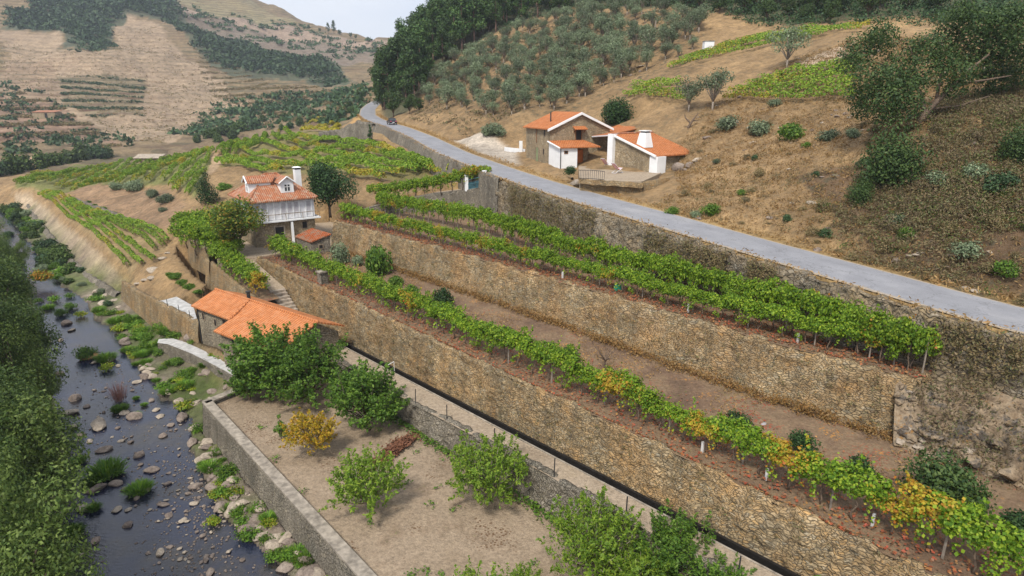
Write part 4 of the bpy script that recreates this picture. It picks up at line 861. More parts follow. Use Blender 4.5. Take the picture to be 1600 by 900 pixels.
# annex: white lean-to with the orange door beside it
b = MB(); b.prism([sP(-.12, .004, 0)[:2], sP(2.3, .004, 0)[:2], sP(2.3, 3.6, 0)[:2], sP(-.12, 3.6, 0)[:2]], 14.4, [19.3, 19.3, 18.75, 18.75]); an = b.build('annex_wall', M['plaster'], sh_)
b = MB(); b.prism([sP(2.31, .004, 0)[:2], sP(4.7, .004, 0)[:2], sP(4.7, 1.9, 0)[:2], sP(2.31, 1.9, 0)[:2]], 15.5, [19.2, 19.2, 18.95, 18.95]); b.build('porch_wall', M['house_stone'], sh_)
roof_slab(sh_, [sP(-.3, .02, 19.55), sP(-.3, 3.9, 18.92), sP(5.5, 3.9, 18.92), sP(5.0, .02, 19.55)], M['roof_new'], .14, 'annex_roof')
b = MB(); b.tube([sP(-.34, .02, 19.45), sP(-.34, 3.9, 18.82)], .1, 6); b.build('white_verge', M['plaster'], sh_)
p = on_plane(905.5, 246, sP(0, 1.9, 0), tuple(sb)); p.z = 17.4; opening(sh_, p, sw, 1.05, 2.15, so_, 'door', M['wood'], M['orange_wood'], .08)
p = on_plane(884.5, 238, sP(0, 3.6, 0), tuple(sb)); opening(sh_, p, sw, .55, .4, so_, frame=M['wood'], pane=M['dark'], fw=.06)
tube_part(sh_, 'drainpipe', [sP(-.1, 3.68, 18.8), sP(-.1, 3.68, 15.2)], .055, M['iron'])

# --- outbuilding with the white chimney
ee = Vector((.6, -.8, 0)); gg = Vector((.8, .6, 0)); P0 = Vector((12.6, 80.6, 0))
ob = empty('stone_outbuilding', Z0, label='low stone outbuilding with a white tapered chimney on its sloping orange roof', cat='house')
oP = lambda a_, g_, z: P0 + ee * a_ + gg * g_ + Vector((0, 0, z))
b = MB(); b.prism([oP(.2, 0, 0)[:2], oP(6.7, 0, 0)[:2], oP(6.7, 6.8, 0)[:2], oP(.2, 6.8, 0)[:2]], 14.6, [20.3, 18.25, 18.25, 20.3]); b.build('wall', M['house_stone'], ob)
roof_slab(ob, [oP(0, -.15, 20.62), oP(7.1, -.15, 18.42), oP(7.1, 7.2, 18.42), oP(0, 7.2, 20.62)], M['roof_new'], .16)
b = MB(); b.slab([oP(0, -.32, 20.66), oP(7.15, -.32, 18.46), oP(7.15, -.155, 18.46), oP(0, -.155, 20.66)], .24); b.build('white_verge', M['plaster'], ob)
tube_part(ob, 'ridge_tiles', [oP(0, -.3, 20.66), oP(0, 7.2, 20.66)], .13, M['roof_old'])
b = MB(); b.box(oP(-.05, -.12, 18.2), (.85, .75, 4.9), ee); b.build('white_pier', M['plaster'], ob)
b = MB(); b.box(oP(6.75, .62, 16.6), (1.2, 1.5, 3.4), ee); b.build('white_pier', M['plaster'], ob)
c_ = on_plane(1007, 226, oP(4.0, 0, 19.5), (ee.x * .31, ee.y * .31, 1)); b = MB(); b.box((c_.x, c_.y, c_.z + .55), (1.55, 1.4, 1.7), ee, .62); chm = b.build('chimney', M['plaster'], ob)
b = MB(); b.box((c_.x, c_.y, c_.z + 1.5), (.8, .7, .16), ee); b.build('chimney_throat', M['dark'], chm)
b = MB(); b.box((c_.x, c_.y, c_.z + 1.63), (1.1, 1.0, .1), ee); b.build('chimney_cap', M['plaster'], chm)
# open porch behind the pier
pl = [D(922, 212, 86), D(957, 209.5, 80.7), D(1002, 199, 90), D(965, 195, 95)]
roof_slab(ob, pl, M['roof_new'], .14, 'porch_roof')
b = MB(); a1, a2 = pl[0] - Vector((0, 0, .16)), pl[1] - Vector((0, 0, .16)); b.tube([a1, a2], .1, 6); b.build('porch_beam', M['white_wood'], ob)
bk = [D(928, 216, 92), D(975, 213, 88)]
b = MB(); b.prism([(bk[0].x, bk[0].y), (bk[1].x, bk[1].y), (bk[1].x + .1, bk[1].y + .6), (bk[0].x + .1, bk[0].y + .6)], 15.5, 20.2); b.build('porch_wall', M['house_stone'], ob)
tube_part(ob, 'porch_post', [a1 + Vector((.2, 0, 0)), Vector((a1.x + .2, a1.y, 16.4))], .08, M['wood'])
roof_slab(ob, [D(1000, 199, 92), D(1004, 196, 93), D(990, 193, 96), D(986, 196, 95)], M['plaster'], .3, 'white_verge')

# --- yard of the houses above the road
ya, yb = W(906, 279, 16.65), W(1003, 286, 16.3)
b = MB(); yd = [ya, W(950, 282, 16.5), yb, oP(7.5, .5, 0), oP(0, .2, 0), Vector((11, 87, 0)), sP(4.7, 0, 0), sP(2.5, 3.6, 0)]
b.prism([(v.x, v.y) for v in yd], 13.5, 16.45); setp(b.build('house_yard', M['path_soil']), kind='structure')
wall_strip('yard_wall', [ya + Vector((0, -.1, .05)), W(950, 282, 16.6), yb + Vector((0, -.1, .1))], [ya + Vector((.1, -.35, -3)), W(950, 282, 16.5) + Vector((.1, -.35, -3)), yb + Vector((.15, -.35, -3))], M['terrace_stone'], .4, rough=.1, label='rough tan stone wall holding the yard between house and road')
wall_strip('yard_wall', [yb + Vector((.1, 0, .1)), yb + Vector((3.5, 2.2, .3))], [yb + Vector((.3, -.3, -3)), yb + Vector((3.8, 1.8, -2))], M['terrace_stone'], .4, rough=.15, label='short side of the yard wall running back to the outbuilding')
wall_strip('yard_wall', [sP(-.4, -4, 15.7), sP(-.5, 3.9, 15.6), W(893, 277, 16.0)], [sP(-1.3, -4, 14.7), sP(-1.2, 4.6, 14.6), W(893, 288, 14.9)], M['terrace_stone'], .3, rough=.1, label='low stone footing wall below the white annex')
yst = empty('stone_steps', W(900, 287, 15.4), label='worn stone steps climbing from the road to the railed yard', cat='steps')
for i in range(6):
    a_ = W(893 + i * 3.2, 290 - i * 1.9, 15.05 + i * .24) - yst.location; b = MB(); b.box((a_.x, a_.y, a_.z - .2), (1.5, .6, .4), (.9, .43)); b.build('step', M['cap_stone'], yst)
rl_ = empty('iron_railing', Z0, label='black iron railing along the yard edge above the steps', cat='railing')
b = MB(); r0, r1, r2 = W(904, 281, 16.6), W(922, 281, 16.6), W(944, 283, 16.6); up = Vector((0, 0, 1))
b.tube([r0 + up, r1 + up, r2 + up], .03, 6); b.build('top_rail', M['iron'], rl_)
b = MB(); b.tube([r0 + up * .15, r1 + up * .15, r2 + up * .15], .025, 6); b.build('bottom_rail', M['iron'], rl_)
for i in range(15):
    p = r0.lerp(r1, i / 7) if i < 7 else r1.lerp(r2, (i - 7) / 7); b = MB(); b.tube([p + up * .0, p + up], .018, 5); b.build('baluster', M['iron'], rl_)
def deck_chair(p, rz, label):
    e = empty('deck_chair', p, rz, label, 'deck chair', 'deck chairs in the yard')
    b = MB()
    for s_ in (-.3, .3):
        b.tube([(s_, -.7, 0), (s_, .75, 1.15)], .03, 6); b.tube([(s_, .55, 0), (s_, -.55, .55)], .03, 6)
    for q_ in ((-.7, 0), (.75, 1.15), (-.55, .55), (.55, 0)): b.tube([(-.3, q_[0], q_[1]), (.3, q_[0], q_[1])], .025, 6)
    b.build('frame', M['white_wood'], e)
    for k_ in range(5):
        x0 = -.27 + k_ * .108; b = MB(); P_ = [(-.55, .55), (-.3, .36), (.05, .48), (.4, .8), (.74, 1.14)]
        for i in range(4): b.add([(x0, P_[i][0], P_[i][1]), (x0 + .108, P_[i][0], P_[i][1]), (x0 + .108, P_[i + 1][0], P_[i + 1][1]), (x0, P_[i + 1][0], P_[i + 1][1])], [(0, 1, 2, 3)])
        b.build('cloth_stripe', M['red_cloth' if k_ % 2 == 0 else 'white_cloth'], e)
p = on_plane(947, 262, (0, 0, 16.5), (0, 0, 1)); deck_chair(p, 2.3, 'red and white striped deck chair leaning by the white pier of the outbuilding')
p = on_plane(964, 270, (0, 0, 16.5), (0, 0, 1)); deck_chair(p, 2.2, 'red and white striped deck chair against the stone wall, nearer the road')
wa, wb = W(788, 240, 16.5), W(820, 247, 16.3)
b = MB(); b.prism([(wa.x, wa.y), (wb.x, wb.y), (wb.x + .1, wb.y + .35), (wa.x + .1, wa.y + .35)], 15.8, [17.5, 17.6, 17.6, 17.5]); b.box((wb.x - .6, wb.y + .5, 17.9), (.5, .4, 1.8)); setp(b.build('white_wall', M['plaster']), 'low white plastered yard wall beside the gravel pull-in', 'wall', kind='thing')

# --- gate to the entry path
gt = empty('blue_gate', Z0, label='blue metal double gate between two white posts on the entry path', cat='gate')
g1, g2 = W(729, 298, 13.4), W(757, 292, 14.1)
for g_ in (g1, g2): b = MB(); b.box((g_.x, g_.y, g_.z + .95), (.42, .42, 2.0), (.9, .2)); b.box((g_.x, g_.y, g_.z + 2.0), (.52, .52, .12), (.9, .2)); b.build('post', M['plaster'], gt)
for a_, e_ in ((.1, .49), (.51, .9)):
    q1, q2 = g1.lerp(g2, a_), g1.lerp(g2, e_); b = MB()
    for z_ in (.15, .75, 1.35): b.tube([q1 + up * z_, q2 + up * z_], .04, 6)
    b.build('gate_leaf', M['blue_paint'], gt)
    m = MB(); m.slab([q1 + up * .2, q2 + up * .2, q2 + up * 1.0, q1 + up * 1.0], .03); m.build('gate_panel', M['blue_paint'], gt)

# --- car on the road
cl = D(600, 194, 150); cl.z = Zp(cl.x, cl.y) + .12
_i = int(np.argmin(np.hypot(ROAD_C[:, 0] - cl.x, ROAD_C[:, 1] - cl.y))); cl = Vector(ROAD_C[_i]) + Vector((.6, 0, .06)); tg = ROAD_C[_i + 3] - ROAD_C[_i - 3]
car = empty('parked_car', cl, math.atan2(tg[1], tg[0]) - math.pi / 2, 'small dark car on the road by the bend, the only vehicle', 'car')
b = MB(); hull = [(-.85, .32), (-.85, .75), (-.8, .95), (.85, .95), (.9, .75), (.9, .32)]
prof = [(-2.0, .35), (-2.05, .75), (-1.9, .98), (-1.2, 1.02), (1.0, .98), (1.85, .8), (2.0, .62), (2.0, .35)]
def ext(b, pr, hw): n = len(pr); b.add([(-hw, y, z) for y, z in pr] + [(hw, y, z) for y, z in pr], [tuple(range(n)), tuple(range(n, 2 * n))[::-1]] + [(i, n + i, n + (i + 1) % n, (i + 1) % n) for i in range(n)])
mcar = plain('dark car paint', (.03, .028, .035), .1, .25)
ext(b, prof, .84); b.build('body', mcar, car)
b = MB(); ext(b, [(-1.75, 1.0), (-1.3, 1.46), (.1, 1.48), (.85, .99)], .7); b.build('windows', M['glass'], car)
b = MB(); ext(b, [(-1.35, 1.44), (-1.25, 1.51), (.05, 1.53), (.15, 1.46)], .68); b.build('roof', mcar, car)
for y_ in (-1.3, 1.25):
    for x_ in (-.78, .78): b = MB(); b.tube([(x_ - .1, y_, .32), (x_ + .1, y_, .32)], .32, 14); wh = b.build('wheel', M['iron'], car); b = MB(); b.tube([(x_ - .11, y_, .32), (x_ + .11, y_, .32)], .17, 10); b.build('rim', M['granite'], wh)
for x_ in (-.6, .6):
    b = MB(); b.box((x_, -2.04, .8), (.26, .06, .16)); b.build('tail_light', M['red_cloth'], car)
    b = MB(); b.box((x_, 2.0, .66), (.3, .06, .14)); b.build('headlight', M['plaster'], car)
b = MB(); b.box((0, -2.06, .55), (.5, .03, .12)); b.build('number_plate', M['plaster'], car)

# --- small fixtures
def small(name, mat, mb, label, cat, group=None): o = mb.build(name, mat); o['kind'] = 'thing'; return setp(o, label, cat, group)
p = G(1106, 79); tk = empty('water_tank', p, label='white block water tank standing at the top of the upper vine field', cat='tank')
b = MB(); b.box((0, 0, .7), (1.7, 1.4, 1.6)); b.build('tank_body', M['plaster'], tk); b = MB(); b.box((0, 0, 1.56), (1.85, 1.55, .12)); b.build('tank_lid', M['concrete'], tk)
for px, py, z in ((1075, 488, 10.5), (1246, 536, 10.5), (879, 436, 10.5), (1097, 707, 7.4), (1197, 750, 7.4), (1363, 822, 7.4)):
    p = W(px, py, z); b = MB(); b.box((p.x, p.y, z + .3), (.12, .11, .6), (.8, .6), .9); small('granite_post', M['granite'], b, 'short pale granite post on the bare strip between wall edge and vines', 'post', 'pale granite posts on the terraces')
for s_ in (-17.5, -11.5, -6.5, -1.5, 3.2, 6.8, 10.5, 14.5):
    p = T(s_, float(edge_t(s_)) - .12, float(zc(s_))); b = MB(); b.tube([p + Vector((0, 0, -.2)), p + Vector((.03, 0, 1.15))], .035, 6); small('fence_stake', M['iron'], b, 'thin dark iron stake on the rim of the canal path', 'stake', 'iron stakes along the canal path')
b = MB(); p = W(505, 443, 7.4); b.box((p.x, p.y, 7.95), (.75, .7, 1.2), (.7, .7)); st_ = empty('stone_pillar', Z0, label='squat grey stone pillar with a flat cap at the start of the lower vine row', cat='pillar'); b.build('shaft', M['grey_stone'], st_); b = MB(); b.box((p.x, p.y, 8.62), (.95, .9, .14), (.7, .7)); b.build('cap', M['concrete'], st_)
b = MB(); p = W(965, 453, 10.5); b.box((p.x, p.y, 10.7), (.55, .4, .45), (.8, .5), .75); small('green_crate', plain('green plastic', (.02, .22, .13), .1, .5), b, 'small bright green crate under the upper vine row', 'crate')
b = MB(); b.tube([W(606, 580, 4.0) + Vector((0, 0, .5)), W(616, 574, 4.2) + Vector((0, 0, .5))], .03, 6); b.tube([W(606, 580, 4.0) + Vector((0, 0, -.1)), W(606, 580, 4.0) + Vector((0, 0, .5))], .03, 6)
b.tube([W(616, 574, 4.2) + Vector((0, 0, -.3)), W(616, 574, 4.2) + Vector((0, 0, .5))], .03, 6); small('sluice_rail', M['granite'], b, 'pale metal rail bridging the narrow canal', 'rail')
for px in (1130, 1166):
    p = G(800 + (px - 800) * 1.0, 50 if px == 1166 else 52); 
    b = MB(); p = G(1091 if px == 1166 else 1023, 48 if px == 1166 else 52); b.tube([p, p + Vector((.1, 0, 2.6))], .13, 6); small('tree_stump', M['pale_bark'], b, 'pale bare stump standing among the olive trees', 'stump', 'pale stumps in the olive grove')
# ruined hut on the far slope and the long hut behind the lower vineyard
def hut(px, py, wd, dp, ht, roofm, label, lo=0):
    p = G(px, py, lo); e = empty('stone_hut', p, label=label, cat='hut'); b = MB(); b.box((0, 0, ht / 2 - .5), (wd, dp, ht + 1)); b.build('wall', M['house_stone'], e)
    b = MB(); b.slab([(-wd / 2 - .3, -dp / 2 - .3, ht + .0), (wd / 2 + .3, -dp / 2 - .3, ht + .0), (wd / 2 + .3, dp / 2 + .3, ht + .9), (-wd / 2 - .3, dp / 2 + .3, ht + .9)], .15); b.build('roof', roofm, e)
    b = MB(); b.box((wd * .1, -dp / 2 - .02, ht * .4), (ht * .45, .1, ht * .8)); b.build('door', M['dark'], e)
hut(75, 184, 13, 6, 3.2, M['roof_old'], 'ruined stone hut with a pinkish roof on the far terraced slope', 230)
hut(235, 254, 7, 2.5, 1.4, M['cap_stone'], 'long low stone hut with a dark opening behind the lower vineyard')

# ------------------------------------------------------------------ rocks
def rock_mesh(name, mat, seed, flat=.6, cuts=9, lo=.55):
    import bmesh
    rg = random.Random(seed); bm = bmesh.new(); bmesh.ops.create_icosphere(bm, subdivisions=3, radius=1)
    ax = [Vector((rg.uniform(-1, 1), rg.uniform(-1, 1), rg.uniform(-1, 1))).normalized() for _ in range(cuts)]; cut = [rg.uniform(lo, .9) for _ in ax]
    for v in bm.verts:
        for a_, c_ in zip(ax, cut):
            d_ = v.co.dot(a_)
            if d_ > c_: v.co -= a_ * (d_ - c_) * .85
        n_ = float(fbm(np.array([v.co.x * 2 + seed]), np.array([v.co.y * 2 + v.co.z * 1.7]), 3, seed)[0]); v.co *= 1 + n_ * .25
        v.co.z *= flat; v.co.x *= 1.25
    me = bpy.data.meshes.new(name); bm.to_mesh(me); bm.free(); me.materials.append(mat); return me
RK = [rock_mesh('river_rock', M['rock' if i % 3 else 'pale_rock'], 100 + i, (.45, .6, .75)[i % 3]) for i in range(9)]
PK = [rock_mesh('pale_rock', M['pale_rock'], 200 + i, .55) for i in range(5)]
rng = random.Random(7)
def put_rock(p, r, meshes, name, label, group=None):
    o = link(name, rng.choice(meshes)); o.location = p; s_ = r; o.scale = (s_ * rng.uniform(.85, 1.2), s_ * rng.uniform(.75, 1.1), s_ * rng.uniform(.8, 1.1)); o.rotation_euler = (rng.uniform(-.2, .2), rng.uniform(-.2, .2), rng.uniform(0, 6.28))
    o['kind'] = 'thing'; return setp(o, label, 'rock', group)
RL = [(117, 624, 20), (136, 635, 12), (107, 645, 28), (155, 665, 36), (115, 667, 16), (148, 610, 7), (94, 584, 16), (78, 534, 8), (95, 532, 10), (147, 567, 15), (172, 564, 18), (185, 572, 9), (215, 597, 14), (211, 652, 22), (195, 645, 16), (244, 641, 14), (250, 651, 14), (285, 653, 24), (184, 669, 9), (267, 665, 12), (227, 590, 18), (259, 594, 16), (275, 614, 10), (237, 626, 12), (112, 516, 12), (105, 506, 18),
      (126, 681, 16), (140, 690, 12), (162, 704, 22), (190, 689, 10), (204, 691, 10), (217, 712, 18), (220, 726, 9), (255, 681, 14), (237, 735, 20), (169, 747, 10), (150, 765, 25), (180, 757, 20), (225, 767, 20), (214, 779, 12), (132, 795, 26), (92, 807, 20), (182, 797, 16), (200, 797, 12), (262, 756, 14), (306, 760, 18), (294, 771, 9), (255, 789, 15), (264, 806, 12), (285, 814, 17), (304, 787, 15), (150, 845, 17), (200, 821, 18), (110, 847, 12), (124, 869, 14), (265, 855, 10), (281, 857, 8), (250, 864, 18), (281, 874, 9), (332, 867, 8), (322, 875, 12), (329, 895, 16), (357, 862, 11), (379, 875, 9), (317, 837, 12), (195, 765, 12)]
for _ in range(85): RL.append((rng.gauss(300, 35), rng.uniform(725, 895), rng.uniform(3, 8)))
for _ in range(35): RL.append((rng.uniform(120, 290), rng.uniform(600, 760), rng.uniform(3, 7)))
for px, py, wpx in RL:
    p = W(px, py, 0.02); d_ = proj(p)[2]; r = wpx * d_ / FPX / 2.3
    put_rock((p.x, p.y, .02 + r * .12), r, RK, 'river_rock', 'grey brown rock lying in the shallow river', 'rocks lying in the river')
o = put_rock(W(142, 557, .1), .75, [rock_mesh('river_rock', plain('ochre rock', (.42, .24, .10), .4), 333)], 'river_rock', 'ochre orange boulder at the head of the grassy river island')
n_ = 0
while n_ < 95:                                           # stones of the right bank
    s_, t_ = rng.uniform(-4, 52), rng.uniform(13.9, 25)
    p = T(s_, t_); z_ = Zp(p.x, p.y); px, py, d_ = proj((p.x, p.y, z_))
    if z_ < .05 or z_ > 1.9 or not (180 < px < 540) or (px > 200 and py < 470): continue
    r = rng.uniform(.12, .5) ** 1.0; put_rock((p.x, p.y, z_ + r * .15), r, PK + RK, 'bank_rock', 'pale rock among the weeds on the river bank', 'rocks on the river bank'); n_ += 1
for px, py, w_ in ((150, 455, 10), (165, 462, 14), (178, 470, 16), (140, 462, 9), (195, 468, 12), (160, 474, 15), (185, 480, 10), (225, 438, 12), (238, 434, 14), (215, 444, 11), (240, 422, 20), (254, 404, 14), (262, 396, 10)):
    p = G(px, py); r = w_ * proj(p)[2] / FPX / 2.2; put_rock(p, r, PK, 'pale_boulder', 'pale boulder on the bare ground at the end of the small vine field', 'pale boulders by the small vine field')
for px, py, w_ in ((1150, 190, 10), (1105, 215, 12), (1270, 318, 18), (1203, 341, 11), (1060, 262, 26), (1078, 258, 18), (1090, 250, 14), (1045, 258, 16), (1238, 318, 10), (1170, 200, 12), (1420, 400, 12), (1400, 408, 16), (1440, 395, 12), (1480, 440, 18), (1510, 450, 14), (985, 118, 8), (1000, 112, 8), (970, 115, 9), (1000, 104, 10)):
    p = G(px, py)
    if p is None: continue
    r = w_ * proj(p)[2] / FPX / 2.2; put_rock(p, r, RK + PK, 'hillside_boulder', 'grey boulder on the dry hillside above the road', 'boulders on the dry hillside')
for px, py, w_, z in ((1555, 690, 40, 8.6), (1520, 720, 34, 8.0), (1580, 740, 46, 8.0), (1545, 640, 30, 9.6), (1500, 640, 26, 9.4), (1590, 660, 40, 9.6), (1510, 760, 26, 7.5)):
    p = W(px, py, z); r = w_ * proj(p)[2] / FPX / 2.3; put_rock(p, r, [rock_mesh('outcrop_rock', M['cliff'], int(px), .75, 22, .4)], 'outcrop_rock', 'jagged schist block on the rock slope at the end of the terraces', 'schist blocks of the outcrop')
p = W(1205, 662, 7.4); b = MB(); 
o = put_rock(p + Vector((0, 0, -.1)), .75, [rock_mesh('ash_heap', plain('grey ash', (.27, .25, .25), .5, 1, 5), 991, .22)], 'ash_heap', 'flat heap of pale grey ash on the lower terrace'); o['category'] = 'heap'

# ------------------------------------------------------------------ foliage
def leaf_mesh(name, P, N, size, mat, aspect=.55, seed=0, sizevar=.35, droop=0.0):
    r = np.random.default_rng(seed); n = len(P)
    t = r.normal(size=(n, 3)); t[:, 2] -= droop; t -= (t * N).sum(1)[:, None] * N; t /= np.linalg.norm(t, axis=1)[:, None] + 1e-9
    b = np.cross(N, t); s = (np.asarray(size) * (1 + sizevar * r.uniform(-1, 1, n)))[:, None]
    V = np.stack([P - t * s * .5, P + b * s * aspect * .5 + N * s * .06, P + t * s * .5, P - b * s * aspect * .5 + N * s * .06], 1).reshape(-1, 3)
    return np_mesh(name, V, np.arange(n * 4).reshape(n, 4), mat)
def unit(v): return v / (np.linalg.norm(v, axis=1)[:, None] + 1e-9)
def blob_leaves(blobs, n, r, inner=.5, up=.35, jit=.7):
    B = np.asarray(blobs, float); w_ = B[:, 3] ** 2; i = r.choice(len(B), n, p=w_ / w_.sum()); d = unit(r.normal(size=(n, 3)))
    rad = B[i, 3] * (inner + (1.08 - inner) * r.uniform(0, 1, n) ** .6); rad *= 1 + .25 * (r.uniform(0, 1, n) ** 4)
    sq = B[i, 4] if B.shape[1] > 4 else np.ones(n)
    P = B[i, :3] + d * rad[:, None] * np.stack([np.ones(n), np.ones(n), sq], 1)
    N = unit(d + jit * r.normal(size=(n, 3)) + np.array([0, 0, up])); return P, N
class Proto: pass
def make_tree(kind, h, cw, seed, mat, bark, nleaf, lsize, base=.25, nb=14, br=.34, flat=.85, trunk_r=None, lean=0, aspect=.55, shape='round', stems=1, up=.35):
    r = np.random.default_rng(seed); rg = random.Random(seed); blobs = []; mb = MB(); tr = trunk_r or h * .022
    z0 = h * base
    for k in range(nb):
        if shape == 'round':
            d = unit(r.normal(size=(1, 3)))[0]; q = r.uniform(.25, .72) ; c_ = np.array([d[0] * cw / 2 * q, d[1] * cw / 2 * q, (z0 + h) / 2 + d[2] * (h - z0) / 2 * q])
            rad = cw * br * r.uniform(.55, 1.0) * .75
        elif shape == 'vase':                                  # upright sprays opening from a low fork
            a = 2 * math.pi * (k / nb * 1.618 * 3 + r.uniform(0, .4)); f = r.uniform(.25, 1); c_ = np.array([math.cos(a) * cw / 2 * f * .8, math.sin(a) * cw / 2 * f * .8, z0 + (h - z0) * r.uniform(.2, .88) * (1.08 - .3 * f)])
            rad = cw * br * r.uniform(.4, .75) * .8
        elif shape == 'cone':
            f = (k + r.uniform(.1, .9)) / nb; w_ = cw / 2 * (1 - f ** 1.3) * .75; a = r.uniform(0, 6.28); q = r.uniform(.2, 1) ; c_ = np.array([math.cos(a) * w_ * q, math.sin(a) * w_ * q, z0 + (h - z0) * f * .95]); rad = cw * br * (1.05 - f) * r.uniform(.6, 1) + .12 * cw * .5
        elif shape == 'pine':
            f = (k + r.uniform(.1, .9)) / nb; w_ = cw / 2 * (math.sin(math.pi * min(1, .22 + f * .8)) ** .8); a = r.uniform(0, 6.28); q = r.uniform(.3, .85); c_ = np.array([math.cos(a) * w_ * q, math.sin(a) * w_ * q, z0 + (h - z0) * f * .95]); rad = cw * br * r.uniform(.5, .9)
        blobs.append([*c_, rad, flat if shape != 'vase' else 1.5])
    p0 = Vector((0, 0, -.3)); fork = Vector((lean * .3, 0, max(z0 * .8, h * .12)))
    mb.tube([p0, p0.lerp(fork, .5) + Vector((rg.uniform(-.05, .05) * h * .1, 0, 0)), fork], [tr * 1.25, tr, tr * .85], 8)
    for c_ in blobs[:: max(1, nb // (9 if shape != 'vase' else 5))]:
        e_ = Vector(c_[:3]);
        if shape == 'vase': e_ = fork.lerp(e_, .6)
        m_ = fork.lerp(e_, .55) + Vector((0, 0, .08 * h * (.5 if shape != 'pine' else -.1)))
        if shape in ('pine', 'cone'): fk = Vector((0, 0, max(fork.z, e_.z - .5))); mb.tube([fk, e_], [tr * .35, tr * .12], 5)
        else: mb.tube([fork, m_, e_], [tr * .6, tr * .38, tr * .14], 6)
    if shape in ('pine', 'cone'): mb.tube([fork, Vector((0, 0, h * .93))], [tr * .85, tr * .15], 7)
    if shape == 'vase':                                        # leafy shoots rising and spreading from the limbs
        ns = nb * 6; a = r.uniform(0, 6.28, ns); f = r.uniform(0, 1, ns) ** .6; zr = r.uniform(0, 1, ns)
        p_ = np.stack([np.cos(a) * f * cw * .36, np.sin(a) * f * cw * .36, z0 + (h - z0) * (.08 + .62 * zr * (1.05 - .35 * f))], 1)
        d_ = unit(np.stack([np.cos(a) * (.2 + .6 * f), np.sin(a) * (.2 + .6 * f), .6 + 1.0 * zr], 1) + r.normal(0, .3, (ns, 3))); ln = h * r.uniform(.14, .34, ns)
        i = r.integers(0, ns, nleaf); q_ = r.uniform(0, 1, nleaf); P = p_[i] + d_[i] * (ln[i] * q_)[:, None] + r.normal(0, 1, (nleaf, 3)) * (.035 * h * (1.15 - q_))[:, None]; P[:, 2] -= .03 * h * q_ ** 2
        N = unit(d_[i] * .3 + r.normal(0, .8, (nleaf, 3)) + np.array([0, 0, .55]))
        for j in range(0, ns, 3): e_ = Vector(p_[j]); mb.tube([fork.lerp(e_, .35), e_, e_ + Vector(d_[j]) * ln[j] * .7], [tr * .3, tr * .2, tr * .06], 4)
    else: P, N = blob_leaves(blobs, nleaf, r, .45, up)
    pr = Proto(); pr.kind = kind; pr.crown = leaf_mesh('crown', P, N, lsize, mat, aspect, seed)
    o = mb.build('trunk', bark, None, True); pr.trunk = o.data; bpy.data.objects.remove(o); return pr
def put_tree(pr, p, sc=1.0, rz=None, label=None, cat='tree', group=None, name=None, sz=None):
    e = empty(name or pr.kind, p, rng.uniform(0, 6.28) if rz is None else rz, label, cat, group); e.scale = (sc, sc, sz or sc)
    link('trunk', pr.trunk, e); link('crown', pr.crown, e); return e
def put_bush(me, p, sc, label, cat='bush', group=None, name='bush', sz=None, kind='thing'):
    o = link(name, me); o.location = p; o.scale = (sc, sc, sz or sc); o.rotation_euler = (0, 0, rng.uniform(0, 6.28)); o['kind'] = kind; return setp(o, label, cat, group)
def bush_mesh(name, seed, mat, n, ls, flat=.8, nb=9, aspect=.55, up=.4):   # unit bush, about 1 m radius, base at 0
    r = np.random.default_rng(seed); bl = []
    for k in range(nb): a = r.uniform(0, 6.28); q = r.uniform(0, .62); rd = r.uniform(.32, .55); bl.append([math.cos(a) * q, math.sin(a) * q, rd * .5 + r.uniform(0, .75) * (1 - q) * flat, rd, flat])
    P, N = blob_leaves(bl, n, r, .4, up); P[:, 2] = np.maximum(P[:, 2], -.05); return leaf_mesh(name, P, N, ls, mat, aspect, seed)
def tuft_mesh(name, seed, mat, n, h=1.0, w_=.05, spread=.8):           # blades bending outward
    r = np.random.default_rng(seed); a = r.uniform(0, 6.28, n); q = r.uniform(0, 1, n) ** .6 * spread; hh = h * r.uniform(.5, 1, n) * (1 - .45 * q / max(spread, .01))
    b0 = np.stack([np.cos(a) * q * .75, np.sin(a) * q * .75, 0 * a], 1); a2 = a + r.normal(0, .5, n); ln = r.uniform(.15, .6, n) * h
    tip = b0 + np.stack([np.cos(a2) * ln, np.sin(a2) * ln, hh], 1); sd = np.stack([-np.sin(a2), np.cos(a2), 0 * a], 1) * w_
    mid = b0 * .5 + tip * .5 + np.array([0, 0, .12 * h]); V = np.stack([b0 - sd, b0 + sd, mid + sd * .8, tip, tip - sd * .1, mid - sd * .8], 1)
    F = (np.arange(n)[:, None] * 6 + np.array([[0, 1, 2, 5]])).tolist() + (np.arange(n)[:, None] * 6 + np.array([[5, 2, 3, 4]])).tolist()
    return np_mesh(name, V.reshape(-1, 3), F, mat)

